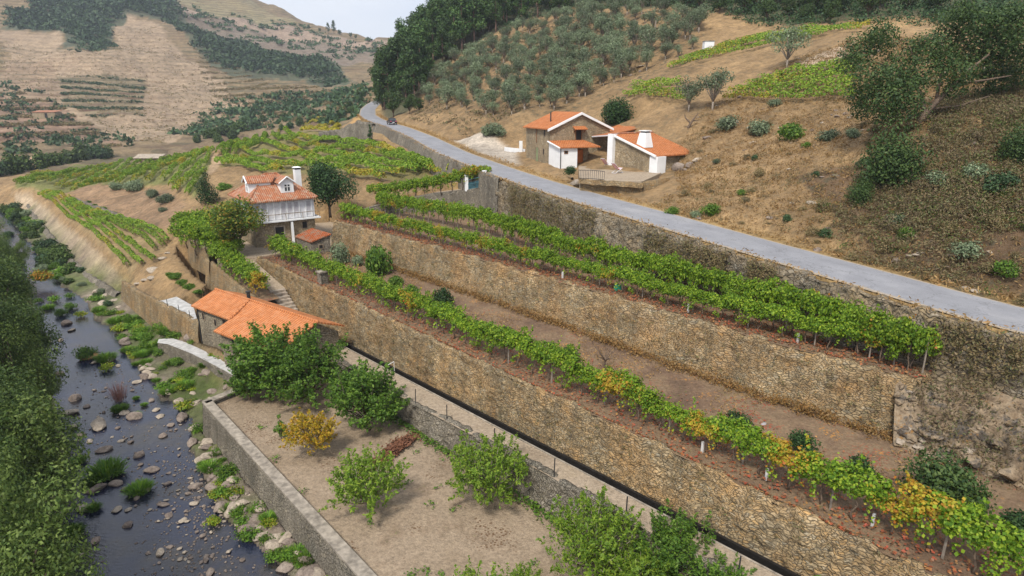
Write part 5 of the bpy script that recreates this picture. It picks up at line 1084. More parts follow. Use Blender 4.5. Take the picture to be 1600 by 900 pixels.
# ---- vines of the two big terraces: each vine with its own foliage, trunk
def vine_mesh(seed, mat, n=1450, L_=2.2, W_=1.0, h0=.85, h1=2.1, ls=.135):
    r = np.random.default_rng(seed); bl = []
    for k in range(15): bl.append([r.uniform(-L_ / 2, L_ / 2), r.uniform(-W_ / 2, W_ / 2), r.uniform(h0 + .25, h1 - .15), r.uniform(.2, .36), .8])
    for k in range(3): bl.append([r.uniform(-L_ / 2, L_ / 2), r.choice([-1, 1]) * W_ * .5, r.uniform(h0 - .2, h0 + .2), .2, 1.2])
    n2 = int(n * .55); P, N = blob_leaves(bl, n - n2, r, .35, .5)
    a = r.uniform(-.5, math.pi + .5, n2); x = r.uniform(-L_ / 2, L_ / 2, n2); bu = .55 + .75 * vn(x * 2.2 + seed, a * .9, seed); k = r.uniform(.7, 1.05, n2) * bu
    P2 = np.stack([x, np.cos(a) * W_ * .5 * k, (h0 + h1) / 2 + .05 + np.sin(a) * (h1 - h0) * .46 * k], 1); N2 = unit(np.stack([0 * a, np.cos(a), np.sin(a)], 1) + .6 * r.normal(size=(n2, 3)) + np.array([0, 0, .4]))
    ns = 22; sx = np.stack([r.uniform(-L_ / 2, L_ / 2, ns), r.choice([-1, 1], ns) * W_ * r.uniform(.1, .5, ns), r.uniform(h0 + .3, h1, ns)], 1); sd = unit(np.stack([r.normal(0, .5, ns), np.sign(sx[:, 1]) * r.uniform(.2, 1, ns), r.normal(.25, .7, ns)], 1)); sl3 = r.uniform(.25, .75, ns)
    i3 = r.integers(0, ns, n // 5); P3 = sx[i3] + sd[i3] * (sl3[i3] * r.uniform(0, 1, len(i3)))[:, None] + r.normal(0, .05, (len(i3), 3)); N3 = unit(r.normal(size=P3.shape) + np.array([0, 0, .6]))
    P = np.concatenate([P, P2, P3]); N = np.concatenate([N, N2, N3]); return leaf_mesh('foliage', P, N, ls, mat, .85, seed, droop=.4)
VM = [vine_mesh(300 + i, M['vine'] if i < 5 else M['vine_autumn']) for i in range(8)]
def vine_trunk(seed):
    rg = random.Random(seed); b = MB(); x = 0; pts = [(0, 0, -.15)]
    for k in range(4): pts.append((rg.uniform(-.1, .1), rg.uniform(-.08, .08), .3 + k * .33))
    b.tube(pts, [.05, .045, .04, .035, .03], 6); b.tube([pts[3], (pts[3][0] + .5, 0, 1.35)], .02, 5); b.tube([pts[3], (pts[3][0] - .5, 0, 1.4)], .02, 5); return b
vtr = []
for i in range(4): o = vine_trunk(i).build('trunk', M['bark'], None, True); vtr.append(o.data); bpy.data.objects.remove(o)
b = MB(); b.tube([(0, 0, -.2), (0, 0, 1.75)], .05, 6); o = b.build('post', M['post']); vpost = o.data; bpy.data.objects.remove(o)
def vine(p, ang, label, group, sc=1.0, aut=.3, post=False, name='grape_vine', sz=1.0):
    e = empty(name, p, ang + rng.uniform(-.08, .08), label, 'vine', group); e.scale = (sc, sc, sc * sz)
    link('foliage', VM[rng.randrange(5, 8)] if rng.random() < aut else VM[rng.randrange(0, 5)], e); link('trunk', rng.choice(vtr), e)
    if post: q = link('post', vpost, e); q.location = (.9, 0, 0)
    return e
wang = math.atan2(EY, EX)
s_ = -33.0; k_ = 0
while s_ < 43:
    tt = -1.55 + rng.uniform(-.12, .12); p = T(s_, tt, 7.38)
    if rng.random() < .95: vine(p, wang, 'green vine with orange and yellow leaves in the row on the lower terrace', 'vines of the lower terrace row', rng.uniform(.85, 1.2), .22 + .2 * (-22 < s_ < -6), k_ % 3 == 0, sz=rng.uniform(.9, 1.12)); s_ += 1.42; k_ += 1
s_ = us[0, 0] + .9; k_ = 0
while s_ < us[-1, 0] - .5:
    p = T(s_, float(upt(s_)) - 1.45 + rng.uniform(-.15, .15), 10.46)
    vine(p, wang, 'green and yellow vine in the front row near the edge of the upper terrace', 'vines of the front row on the upper terrace', rng.uniform(.78, 1.02), .15 + .5 * (15 < s_ < 36), k_ % 3 == 0); s_ += 1.4; k_ += 1
r2 = resample([tuple(W(px, py, 12.2)) for px, py in ((596, 314), (640, 321), (700, 331), (760, 343), (820, 362), (880, 384), (1000, 414), (1100, 440), (1200, 466), (1300, 494), (1380, 517), (1430, 530))], 1.35)
for i, q_ in enumerate(r2):
    s_, t_ = st_of(q_[0], q_[1]); ti = float(np.interp(s_, inn[:, 0], inn[:, 1])); t_ = max(t_, ti + 1.0) if s_ < 30 else t_
    t_ = min(t_, float(upt(s_)) - 2.6) if s_ > -15 else t_
    p = T(s_, t_, 10.5); j = min(i + 1, len(r2) - 1); an_ = math.atan2(r2[j][1] - r2[j - 1][1], r2[j][0] - r2[j - 1][0])
    vine(p, an_, 'bright green vine trained in the back row along the foot of the road wall', 'vines of the back row on the upper terrace', rng.uniform(.8, .95), .05, i % 2 == 0, sz=1.5)
pg = resample([tuple(W(px, py, z)) for px, py, z in ((588, 297, 13.2), (640, 291, 13.6), (690, 283, 14.6), (725, 273, 15.4), (752, 267, 16.0))], 1.3)
for i, q_ in enumerate(pg):
    an_ = math.atan2(pg[-1][1] - pg[0][1], pg[-1][0] - pg[0][0]); vine(Vector((q_[0], q_[1], q_[2] - 1.7)), an_, 'vine draped over the pergola along the gated entry path', 'pergola vines by the entry path', 1.15, .15 + .5 * (i > len(pg) * .6), i % 3 == 0)
# leafy strip and pergola by the white house
for i, s_ in enumerate(np.arange(35.2, 47.5, 1.3)):
    p = T(s_, 3.3, 5.2 + (s_ - 33.5) / 13 * 1.2); vine(p, wang, 'bright green vine on the strip beside the stone steps', 'vines on the strip by the steps', 1.25, .12, i % 3 == 0)
for px, py, z in ((355, 388, 8.3), (345, 383, 8.3), (366, 391, 8.2), (352, 396, 7.8)):
    p = W(px, py, z); vine(Vector((p.x, p.y, z - 1.3)), rng.uniform(0, 3), 'yellowing vine on the corner of the pergola under the tall rusty green tree', 'yellowing vines on the pergola corner', 1.2, .9)
for px, py in ((284, 352), (296, 360), (308, 366), (320, 372), (332, 380), (300, 350), (314, 356), (328, 364), (342, 372), (316, 346), (334, 352), (290, 366), (304, 376)):
    p = W(px, py, 8.6); vine(Vector((p.x, p.y, 7.0)), rng.uniform(0, 3), 'dark green vine spread over the pergola left of the white house', 'dark vines of the house pergola', 1.5, .0)

# ---- vine rows of the fields, each row an object
def row_mesh(pts, per_m, ls, mat, hw=.38, h0=.25, h1=1.35, seed=0, gap=.0):
    P0_ = resample(pts, .6); r = np.random.default_rng(seed); d = np.sqrt(((P0_[1:, :2] - P0_[:-1, :2]) ** 2).sum(1)); s = np.concatenate([[0], np.cumsum(d)]); n = max(20, int(s[-1] * per_m))
    q = r.uniform(0, s[-1], n); bump_ = .75 + .45 * vn(q * .9, q * 0 + seed, 5)
    x = np.interp(q, s, P0_[:, 0]); y = np.interp(q, s, P0_[:, 1]); z = np.interp(q, s, P0_[:, 2])
    a = r.uniform(-.35, math.pi + .35, n); rad = .65 + .35 * r.uniform(0, 1, n) ** .5
    tx, ty = np.gradient(P0_[:, 0]), np.gradient(P0_[:, 1]); ln = np.hypot(tx, ty) + 1e-9; nx = np.interp(q, s, -ty / ln); ny = np.interp(q, s, tx / ln)
    off = np.cos(a) * hw * rad * bump_; hh = h0 + (h1 - h0) * (.5 + .5 * np.sin(a) * rad) * bump_
    P = np.stack([x + nx * off, y + ny * off, z + hh], 1); N = unit(np.stack([nx * np.cos(a), ny * np.cos(a), np.sin(a) + .3], 1) + .55 * r.normal(size=(n, 3)))
    return leaf_mesh('vine_row', P, N, ls, mat, .8, seed)
def on_land(pts, step=1.2):
    a = resample(pts, step); a[:, 2] = Zf(a[:, 0], a[:, 1]); return a
def clip_rows(poly, dvec, spacing):
    P = np.array([[p[0], p[1]] for p in poly]); d = np.array(dvec); d = d / np.linalg.norm(d); nn = np.array([-d[1], d[0]]); pr = P @ nn; out = []
    for c_ in np.arange(pr.min() + spacing * .5, pr.max(), spacing):
        hits = []
        for i in range(len(P)):
            a_, e_ = P[i], P[(i + 1) % len(P)]; fa, fb_ = a_ @ nn - c_, e_ @ nn - c_
            if (fa > 0) != (fb_ > 0): hits.append(a_ + (e_ - a_) * fa / (fa - fb_))
        hits.sort(key=lambda h_: h_ @ d)
        for i in range(0, len(hits) - 1, 2):
            if np.linalg.norm(hits[i + 1] - hits[i]) > 4: out.append([(*hits[i], 0), (*hits[i + 1], 0)])
    return out
def rows(lines, per_m, ls, mat, label, group, **k):
    for i, ln in enumerate(lines):
        o = link('vine_row', row_mesh(on_land(ln), per_m, ls, mat, seed=hash(group) % 1 + 900 + i * 7 + int(per_m), **k)); o['kind'] = 'thing'; setp(o, label, 'vine row', group)
Cl = [[(62, 308), (200, 421)], [(67, 305), (223, 417)], [(72, 303), (243, 413)], [(107, 320), (243, 394)], [(101, 314), (256, 388)], [(108, 313), (264, 382)]]
rows([[tuple(G(*a)), tuple(G(*e))] for a, e in Cl], 95, .2, M['vine_row'], 'straight green vine row in the small field by the dirt track', 'vine rows of the small field by the track', hw=.3, h1=1.15)
Bp = [G(*p) for p in ((22, 292), (75, 287), (172, 293), (262, 285), (276, 310), (305, 309), (320, 272), (335, 240), (300, 242), (225, 253), (75, 272), (30, 280))]
a_, e_ = G(275, 300), G(325, 245)
rows(clip_rows(Bp, (e_.x - a_.x, e_.y - a_.y), 3.2), 75, .28, M['vine_row'], 'green and yellow vine row in the flat lower vineyard', 'vine rows of the flat lower vineyard', hw=.46, h1=1.5)
Al = [[(446, 207), (480, 221), (540, 228), (600, 236), (650, 256), (706, 271)], [(428, 214), (470, 230), (540, 238), (600, 247), (650, 265), (684, 275)], [(404, 224), (450, 239), (530, 248), (595, 259), (655, 275)],
      [(378, 236), (440, 249), (520, 258), (585, 270), (630, 280)], [(352, 247), (415, 259), (500, 268), (560, 279), (600, 286)], [(340, 257), (390, 267), (440, 273)],
      [(342, 245), (372, 227), (402, 213)], [(352, 247), (384, 226), (414, 210)], [(366, 245), (398, 224), (426, 208)], [(384, 240), (412, 222), (436, 206)]]
rows([[tuple(G(*p)) for p in l_] for l_ in Al], 150, .27, M['vine_row'], 'long curving green vine row in the terraced vineyard behind the white house', 'curving vine rows of the middle vineyard', hw=.62, h1=1.6)
U1 = [[(1042, 113), (1100, 98), (1150, 84), (1200, 73), (1250, 65)], [(1046, 107), (1100, 92), (1150, 78), (1205, 67), (1270, 60)], [(1060, 103), (1110, 86), (1160, 73), (1230, 62), (1290, 56)], [(1085, 95), (1130, 79), (1190, 66), (1270, 54), (1345, 50)], [(1120, 81), (1180, 64), (1280, 50), (1358, 45)]]
rows([[tuple(G(*p)) for p in l_] for l_ in U1], 60, .26, M['vine_row'], 'green vine row in the higher of the two hillside plots', 'vine rows of the higher hillside plot', hw=.6)
U2 = [[(985, 159), (1040, 158), (1075, 160)], [(975, 152), (1040, 151), (1080, 152)], [(985, 145), (1030, 142), (1062, 141)], [(990, 138), (1030, 136), (1064, 133)], [(1130, 160), (1200, 160), (1270, 159), (1335, 157)], [(1138, 153), (1200, 152), (1270, 151), (1335, 149)], [(1150, 146), (1210, 144), (1270, 142), (1335, 140)], [(1165, 139), (1220, 136), (1280, 134), (1335, 131)], [(1185, 132), (1240, 128), (1290, 125), (1332, 122)], [(1210, 124), (1260, 119), (1322, 113)], [(1240, 117), (1290, 111), (1345, 104)], [(1340, 108), (1370, 104), (1400, 100)], [(1345, 120), (1375, 116), (1405, 112)]]
rows([[tuple(G(*p)) for p in l_] for l_ in U2[:-2]], 60, .25, M['vine_row'], 'yellow green vine row in the lower of the two hillside plots', 'vine rows of the lower hillside plot', hw=.6)
Yl = [[(470, 208), (500, 206), (534, 208)], [(472, 201), (500, 199), (530, 202)], [(478, 195), (500, 192), (520, 196)], [(486, 189), (500, 187), (512, 190)]]
rows([[tuple(G(*p)) for p in l_] for l_ in Yl], 55, .45, M['vine_yellow'], 'yellow vine row on the knoll beside the road bend', 'yellow vine rows on the knoll', hw=.7)

# ---- trees
wal = [make_tree('walnut_tree', 5.8, 4.3, 40 + i, M['walnut'], M['bark'], 9500, .21, .1, 26, .235, shape='vase', aspect=.5) for i in range(3)]
che = [make_tree('cherry_tree', 3.9, 4.3, 50 + i, M['cherry'], M['pale_bark'], 5200, .2, .17, 24, .21, shape='vase', aspect=.42, trunk_r=.1) for i in range(3)]
def GD(px, py): return W(px, py, 2.3)                    # on the orchard ground
put_tree(wal[0], GD(420, 622), 1.3, label='big leafy green tree in front of the right end of the mill roof', sz=1.15)
put_tree(wal[1], GD(488, 632), 1.22, label='big green tree to the right of the mill, above the yellow tree', sz=1.15)
put_tree(wal[2], GD(576, 672), 1.1, label='spreading green tree against the low canal wall, behind the yellow tree', sz=1.0)
put_tree(wal[0], GD(390, 625), .6, label='small green tree at the orchard corner below the mill')
sap = make_tree('sapling', 2.6, 1.2, 61, M['walnut'], M['bark'], 420, .22, .2, 7, .3, shape='cone')
put_tree(sap, GD(440, 688), .8, label='thin green sapling left of the yellow tree')
yel = make_tree('yellow_tree', 3.5, 3.6, 62, M['yellow_leaf'], M['pale_bark'], 4200, .19, .2, 20, .24, shape='vase', aspect=.42, trunk_r=.07)
put_tree(yel, GD(488, 712), 1.0, label='small tree with bright yellow autumn leaves in the orchard')
put_tree(che[0], GD(578, 800), 1.05, label='light green fruit tree standing alone in the middle of the orchard')
che2 = make_tree('cherry_tree', 4.4, 5.2, 53, M['cherry'], M['pale_bark'], 6500, .2, .15, 26, .23, shape='vase', aspect=.42)
put_tree(che2, GD(765, 785), 1.0, label='wide bushy light green fruit tree beside the low canal wall', sz=1.05)
put_tree(che2, GD(925, 905), .95, .8, label='tall light green tree at the bottom edge, left of the canal wall corner', sz=1.15)
put_tree(wal[1], GD(1050, 925), .8, label='broad mid green tree overhanging the low wall at the bottom of the picture')
put_tree(che[2], GD(985, 960), .9, label='green fruit tree at the bottom edge between two taller ones')
put_tree(wal[2], GD(1125, 985), .7, label='green tree at the foot of the low wall, lower right of the orchard')
put_tree(sap, T(-20.6, 2.6, 4.2), 1.15, label='slim green sapling reaching over the canal path at the bottom edge')
put_tree(che[1], GD(745, 990), .8, label='young fruit tree top at the bottom edge, leftmost of the lowest three')
put_tree(che[0], GD(815, 955), .62, label='small young fruit tree at the bottom edge in the bare orchard soil')
put_tree(sap, GD(1010, 835), .6, label='low sprout against the canal wall')
# round bushes on the lower terrace
def hgt(px0, py0, px1): return px1
brd = [bush_mesh('bush', 70 + i, M['walnut'], 1500, .17) for i in range(2)]; ddk = [bush_mesh('bush', 75 + i, M['dark_leaf'], 1500, .15) for i in range(2)]; oll = [bush_mesh('bush', 80 + i, M['olive'], 1400, .14) for i in range(2)]
for px, py, z, r_, hz, ms, lb in ((588, 430, 7.4, 1.9, 1.75, brd, 'tall bright green bush at the left end of the lower terrace'), (617, 446, 7.4, .95, 1.1, brd, 'small bright green bush between the tall bush and the vine row'), (643, 462, 7.4, .9, 1.3, brd, 'green bush third from the house end behind the lower vine row'),
                             (691, 482, 7.4, 1.3, 1.15, ddk, 'round dark glossy bush behind the lower vine row'), (533, 412, 7.4, 1.7, 1.3, oll, 'grey green bush beside the red roofed shed'), (560, 415, 7.4, 1.1, 1.1, oll, 'small grey green bush against the upper wall near the shed'),
                             (794, 523, 7.4, .6, 1, ddk, 'tiny dark bush peeping over the middle of the lower vine row'), (888, 560, 7.4, .85, .9, ddk, 'small dark bush just left of the bare little tree'), (1150, 670, 7.4, .95, .9, ddk, 'dark bush near the grey ash heap'),
                             (1248, 705, 7.4, 1.0, .9, ddk, 'dark bush between the ash heap and the large bush'), (1340, 745, 7.4, .75, 1.3, ddk, 'dark upright bush left of the large bush'), (1585, 830, 7.4, 1.1, .7, ddk, 'low dark bush at the right edge of the lower terrace'), (745, 508, 7.4, .4, 1.2, brd, 'little green shoot behind the lower vine row'), (1515, 590, 10.2, .75, 1, brd, 'bright green weed bush growing at the foot of the road wall')):
    put_bush(rng.choice(ms), W(px, py, z), r_, lb, sz=r_ * hz)
big = bush_mesh('bush', 90, M['oak_leaf'], 5500, .085, nb=16); put_bush(big, W(1465, 788, 7.4), 2.15, 'large dense dark green bush at the foot of the rock slope', sz=2.1)
b = MB(); p = W(945, 578, 7.4)
rg = random.Random(4)
b.tube([p + Vector((0, 0, -.1)), p + Vector((0, 0, .7))], [.09, .07], 7)
for k in range(9):
    a = k * .7; e_ = p + Vector((math.cos(a) * rg.uniform(.5, 1), math.sin(a) * rg.uniform(.5, 1), rg.uniform(1.0, 1.9))); m_ = (p + Vector((0, 0, .65))).lerp(e_, .5) + Vector((0, 0, .1)); b.tube([p + Vector((0, 0, .65)), m_, e_], [.05, .035, .012], 5)
    for j in range(3): b.tube([m_.lerp(e_, .4 + j * .25), m_.lerp(e_, .4 + j * .25) + Vector((rg.uniform(-.3, .3), rg.uniform(-.3, .3), .3))], [.02, .006], 4)
small('bare_tree', M['bark'], b, 'small bare branched tree on the lower terrace', 'tree')
# trees round the white house
mag = make_tree('garden_tree', 8.0, 7.6, 64, M['magnolia'], M['bark'], 7500, .27, .2, 26, .24, aspect=.6); put_tree(mag, W(369, 405, 6.9), 1.12, label='tall green tree with rusty leaf tips in front of the white house', sz=.95)
rdt = make_tree('round_tree', 5.6, 6.4, 65, M['dark_leaf'], M['bark'], 9000, .21, .12, 30, .27, aspect=.6); put_tree(rdt, W(516, 335, 10.3), 1.32, label='round dark evergreen tree beside the white house gallery')
con = make_tree('conifer_tree', 5.4, 4.4, 66, M['dark_leaf'], M['bark'], 3500, .24, .08, 22, .34, shape='cone'); put_tree(con, G(325, 318), .95, label='dark bluish conifer at the near end of the lower vineyard')
put_bush(brd[0], G(352, 296), 1.7, 'green bush between the conifer and the white house', sz=1.3)
olb = [bush_mesh('olive_bush', 84 + i, M['olive'], 2600, .13, nb=13) for i in range(3)]
for px, py, r_, lb in ((181, 296, 1.7, 'leftmost round grey green olive bush on the edge of the lower vineyard'), (212, 297, 2.3, 'widest grey green olive bush on the edge of the lower vineyard'), (238, 308, 1.5, 'small grey olive bush halfway down the bare bank edge'), (258, 316, 1.6, 'grey green olive bush nearest the conifer'), (255, 330, .8, 'tiny low grey bush on the bare bank')):
    put_bush(rng.choice(olb), G(px, py), r_, lb, name='olive_bush', sz=r_ * .95)
for px, py, r_ in ((163, 328, .9), (150, 322, .7), (178, 335, .7), (275, 436, 1.0), (285, 445, .9), (268, 432, .8), (296, 452, .9), (310, 458, .7), (140, 316, .6)):
    put_bush(rng.choice(brd), G(px, py), r_, 'low leafy green bush on the bare slope near the small vine field', group='low bushes near the small vine field', sz=r_ * .8)
cyp = make_tree('cypress_tree', 5.0, 1.1, 67, M['dark_leaf'], M['bark'], 700, .3, .03, 10, .5, shape='cone'); put_tree(cyp, G(579, 226), .95, label='thin ivy clad post-like cypress by the wall at the road bend')
for px, py, r_, m_, lb in ((65, 437, 1.5, 'orange_leaf', 'orange and green bush on the river bank near the dirt track'), (25, 345, 1.6, 'dark_leaf', 'dark bush at the left edge where the track begins')):
    put_bush(bush_mesh('bush', int(px), M[m_], 1300, .18), W(px, py, 1.0) if py > 400 else G(px, py), r_, lb)

# ---- the tall cork oak and its neighbours on the right
r_ = np.random.default_rng(5); oak = empty('cork_oak', G(1440, 192), label='large gnarled oak leaning over the slope with bare forked limbs', cat='tree'); ox, oy, od = proj(oak.location)
def op(px, py, dd=0): return D(px, py, od + dd) - oak.location
b = MB()
for path, rad in (([(1437, 196, 0), (1445, 178, -.2), (1462, 160, -.5), (1490, 132, -.8), (1520, 105, -1), (1545, 85, -1)], [.42, .36, .3, .25, .17, .1]), ([(1445, 178, -.2), (1440, 150, .4), (1428, 128, .8), (1400, 108, 1.0), (1370, 98, 1)], [.3, .24, .2, .14, .08]),
                  ([(1462, 160, -.5), (1470, 120, .4), (1475, 85, .8), (1470, 60, 1)], [.2, .16, .11, .07]), ([(1490, 132, -.8), (1540, 125, -1.2), (1580, 118, -1.5)], [.16, .11, .06]), ([(1440, 172, 0), (1500, 165, -.6), (1545, 150, -1)], [.12, .09, .05]), ([(1428, 128, .8), (1430, 95, 0), (1420, 70, 0)], [.14, .1, .05])):
    b.tube([op(*q_) for q_ in path], [x * .7 for x in rad], 8)
b.build('trunk', M['bark'], oak, True)
bl = []
for px, py, w_ in ((1345, 75, 30), (1380, 62, 30), (1335, 95, 26), (1375, 50, 22), (1360, 120, 30), (1390, 125, 34), (1345, 150, 24), (1380, 155, 34), (1410, 140, 32), (1345, 172, 20), (1405, 100, 26), (1440, 115, 34), (1455, 75, 32), (1475, 62, 30), (1430, 70, 20), (1495, 35, 36), (1505, 15, 22), (1530, 40, 34), (1555, 45, 36), (1575, 35, 30), (1545, 75, 36), (1580, 70, 34), (1510, 80, 32), (1500, 110, 28), (1535, 105, 30), (1570, 105, 30), (1490, 135, 22), (1550, 130, 26), (1590, 120, 26), (1600, 60, 34), (1615, 90, 30), (1420, 165, 28), (1385, 178, 26), (1480, 95, 26), (1590, 20, 28)):
    p = op(px, py, r_.uniform(-2.2, 2.2)); bl.append([p.x, p.y, p.z, w_ * od / FPX * .95, .8])
P, N = blob_leaves(bl, 30000, r_, .3, .4); link('crown', leaf_mesh('crown', P, N, .24, M['oak_leaf'], .5, 3), oak)
okb = bush_mesh('bush', 93, M['oak_leaf'], 6000, .075, nb=18, flat=1.0)
put_bush(okb, G(1385, 290), 3.1, 'huge dark rounded bush below the gnarled oak', sz=3.3); put_bush(okb, G(1345, 318), 1.3, 'dark bush growing at the lower edge of the huge rounded bush', sz=1.6)
put_bush(okb, G(1590, 255), 2.2, 'dark bush at the right edge below the oak', sz=2.0)
shr = [bush_mesh('hill_shrub', 96 + i, M['walnut' if i == 0 else 'olive' if i == 1 else 'scrub'], 1300, .15) for i in range(3)]
put_bush(bush_mesh('bush', 99, M['dark_leaf'], 5200, .1, nb=16, flat=.95), G(968, 192), 3.3, 'round dark green bush behind the outbuilding roof', sz=3.1)
put_bush(olb[0], G(772, 212), 2.2, 'round grey green bush alone beside the road above the pull-in', name='olive_bush', sz=2.0)
olt = [make_tree('olive_tree', 4.2, 3.9, 30 + i, M['olive'], M['pale_bark'], 1500, .24, .22, 16, .27, aspect=.4) for i in range(6)]
put_tree(olt[0], G(1229, 106), 1.5, label='feathery olive tree alone on the pale bare bank between the two hillside plots')
put_tree(olt[1], G(1113, 172), 1.45, label='tall feathery olive tree in front of the lower hillside plot'); put_tree(olt[2], G(1076, 174), 1.2, label='smaller olive tree left of the tall feathery one')
for px, py, r_2, m_ in ((1183, 210, 1.9, 1), (1235, 218, 1.9, 0), (1295, 220, 1.3, 1), (1138, 202, 1.9, 1), (1210, 165, 1.0, 1), (1330, 215, 1.0, 1), (1260, 230, .6, 0), (1350, 260, .8, 2), (1275, 275, .5, 2), (1180, 250, .6, 2), (1120, 255, .6, 1), (1230, 345, .6, 2), (1290, 370, .7, 2), (1050, 335, .8, 0), (1110, 335, 1.1, 0), (1158, 305, .6, 0), (1085, 340, .7, 1), (1520, 280, 1.3, 1), (1460, 290, 1.2, 1), (1510, 400, 1.1, 1), (1560, 300, 1.5, 2), (1415, 370, .8, 0), (1570, 430, 1.0, 0), (1400, 350, .9, 1)):
    p = G(px, py)
    if p: put_bush(shr[m_], p, r_2, 'low green shrub on the dry slope to the right of the houses', group='low shrubs on the dry slope', name='hill_shrub', sz=r_2 * .9)
put_bush(ddk[0], W(892, 273, 16.5), 1.0, 'dark potted-looking plant hanging over the yard wall beside the white annex', sz=.8)
b = MB(); p = G(1075, 200); b.tube([p, p + Vector((.5, 0, .9)), p + Vector((1.2, 0, 1.9))], [.2, .14, .05], 7); b.tube([p + Vector((.3, 0, .6)), p + Vector((-.4, .2, 1.3)), p + Vector((-.5, .3, 1.8))], [.12, .08, .03], 6); b.tube([p + Vector((.5, 0, .9)), p + Vector((1.4, .3, 1.0))], [.1, .03], 6); small('tree_stump', M['bark'], b, 'dark twisted dead stump on the slope under the olive trees', 'stump')

# olive grove
OP = [tuple(G(*p))[:2] for p in ((652, 165), (700, 105), (790, 62), (900, 18), (1095, 35), (1085, 80), (1010, 112), (940, 140), (900, 160), (850, 178), (690, 172))]
ob_ = np.array(OP); cnt = 0; placed = []
for _ in range(9000):
    x, y = rng.uniform(ob_[:, 0].min(), ob_[:, 0].max()), rng.uniform(ob_[:, 1].min(), ob_[:, 1].max())
    if not in_poly(np.array([x]), np.array([y]), OP)[0]: continue
    if any((x - a) ** 2 + (y - c_) ** 2 < rng.uniform(2.3, 4.2) ** 2 for a, c_ in placed): continue
    if fbm(np.array([x * .05]), np.array([y * .05]), 2, 4)[0] < -.18: continue
    placed.append((x, y)); put_tree(rng.choice(olt), (x, y, Zp(x, y) - .1), rng.uniform(.6, 1.4), label='grey green olive tree in the old terraced grove above the road', group='olive trees of the terraced grove'); cnt += 1
    if cnt >= 290: break
for px, py, s_ in ((820, 172, .8), (860, 168, .7), (770, 168, 1), (720, 165, 1), (700, 160, 1.1), (840, 150, 1), (905, 152, 1.0)):
    put_tree(rng.choice(olt), G(px, py), s_, label='grey green olive tree in the old terraced grove above the road', group='olive trees of the terraced grove')
# pine wood
pin = [make_tree('pine_tree', 15, 6.6, 20 + i, M['pine'], M['pine_bark'], 2600, .55, .25, 22, .24, shape='pine', aspect=.5, trunk_r=.22) for i in range(5)]
dec = [make_tree('oak_tree', 9, 8.5, 26 + i, M['oak_leaf'], M['bark'], 2600, .5, .12, 22, .25) for i in range(3)]
placed = []
def wood(poly, n, sep, protos, label, group, smin, smax, lo=0):
    PP = [tuple(p)[:2] for p in behind(poly, lo)]; A = np.array(PP); c_ = 0
    for _ in range(40000):
        x, y = rng.uniform(A[:, 0].min(), A[:, 0].max()), rng.uniform(A[:, 1].min(), A[:, 1].max())
        if not in_poly(np.array([x]), np.array([y]), PP)[0] or any((x - a) ** 2 + (y - d_) ** 2 < sep * sep for a, d_ in placed): continue
        placed.append((x, y)); put_tree(rng.choice(protos), (x, y, Zp(x, y) - .2), rng.uniform(smin, smax), label=label, group=group); c_ += 1
        if c_ >= n: return
wood([(598, 176), (625, 176), (645, 165), (668, 135), (690, 108), (715, 85), (745, 66), (775, 52)], 190, 4.3, pin + pin + dec[:1], 'tall dark pine in the wood on the ridge beside the road bend', 'pines of the ridge wood', .85, 1.3, 1.6)
wood([(775, 52), (830, 36), (880, 20), (930, 10), (1010, 8)], 120, 4.8, pin + pin + dec, 'tall dark pine in the wood along the hill crest above the olive grove', 'pines of the crest wood', .7, 1.1, 1.35)
wood([(1010, 8), (1080, 16), (1150, 28), (1200, 40), (1260, 42), (1400, 26), (1470, 20)], 150, 4.6, dec, 'dark oak in the thicket along the top of the slope', 'oaks of the upper thicket', .4, .85, 1.5)
for px, py, s_ in ((615, 183, .85), (640, 178, .6), (598, 172, .8), (655, 176, .45)):
    put_tree(dec[0], G(px, py), s_, label='broad leafy oak at the roadside foot of the pine wood', group='roadside oaks below the pines')
# trees and hedges of the valley floor beyond the vineyards
vt = [(470, 196, 3.2), (455, 200, 2.6), (440, 203, 2.2), (520, 186, 2.8), (535, 180, 2.6), (550, 175, 2.5), (505, 192, 2.4), (487, 190, 2.4), (545, 170, 3), (330, 215, 4), (350, 210, 4.5), (375, 205, 4.5), (400, 200, 4), (340, 222, 3), (310, 222, 3), (365, 217, 3.5), (130, 250, 5), (150, 248, 5), (110, 255, 4.5), (85, 258, 4), (170, 246, 3.5), (65, 262, 4), (40, 265, 4), (20, 270, 4), (0, 275, 4), (565, 150, 3), (560, 160, 3), (410, 190, 3), (445, 188, 3.2)]
vb = [bush_mesh('valley_tree', 110 + i, M['willow' if i < 2 else 'scrub'], 1500, .22, nb=12, flat=.95) for i in range(3)]
for px, py, r_2 in vt:
    p = G(px, py)
    if p is not None: put_bush(rng.choice(vb), p, r_2, 'rounded green tree on the valley floor beyond the vineyards', 'tree', 'rounded trees of the valley floor', 'valley_tree', sz=r_2 * 1.15)
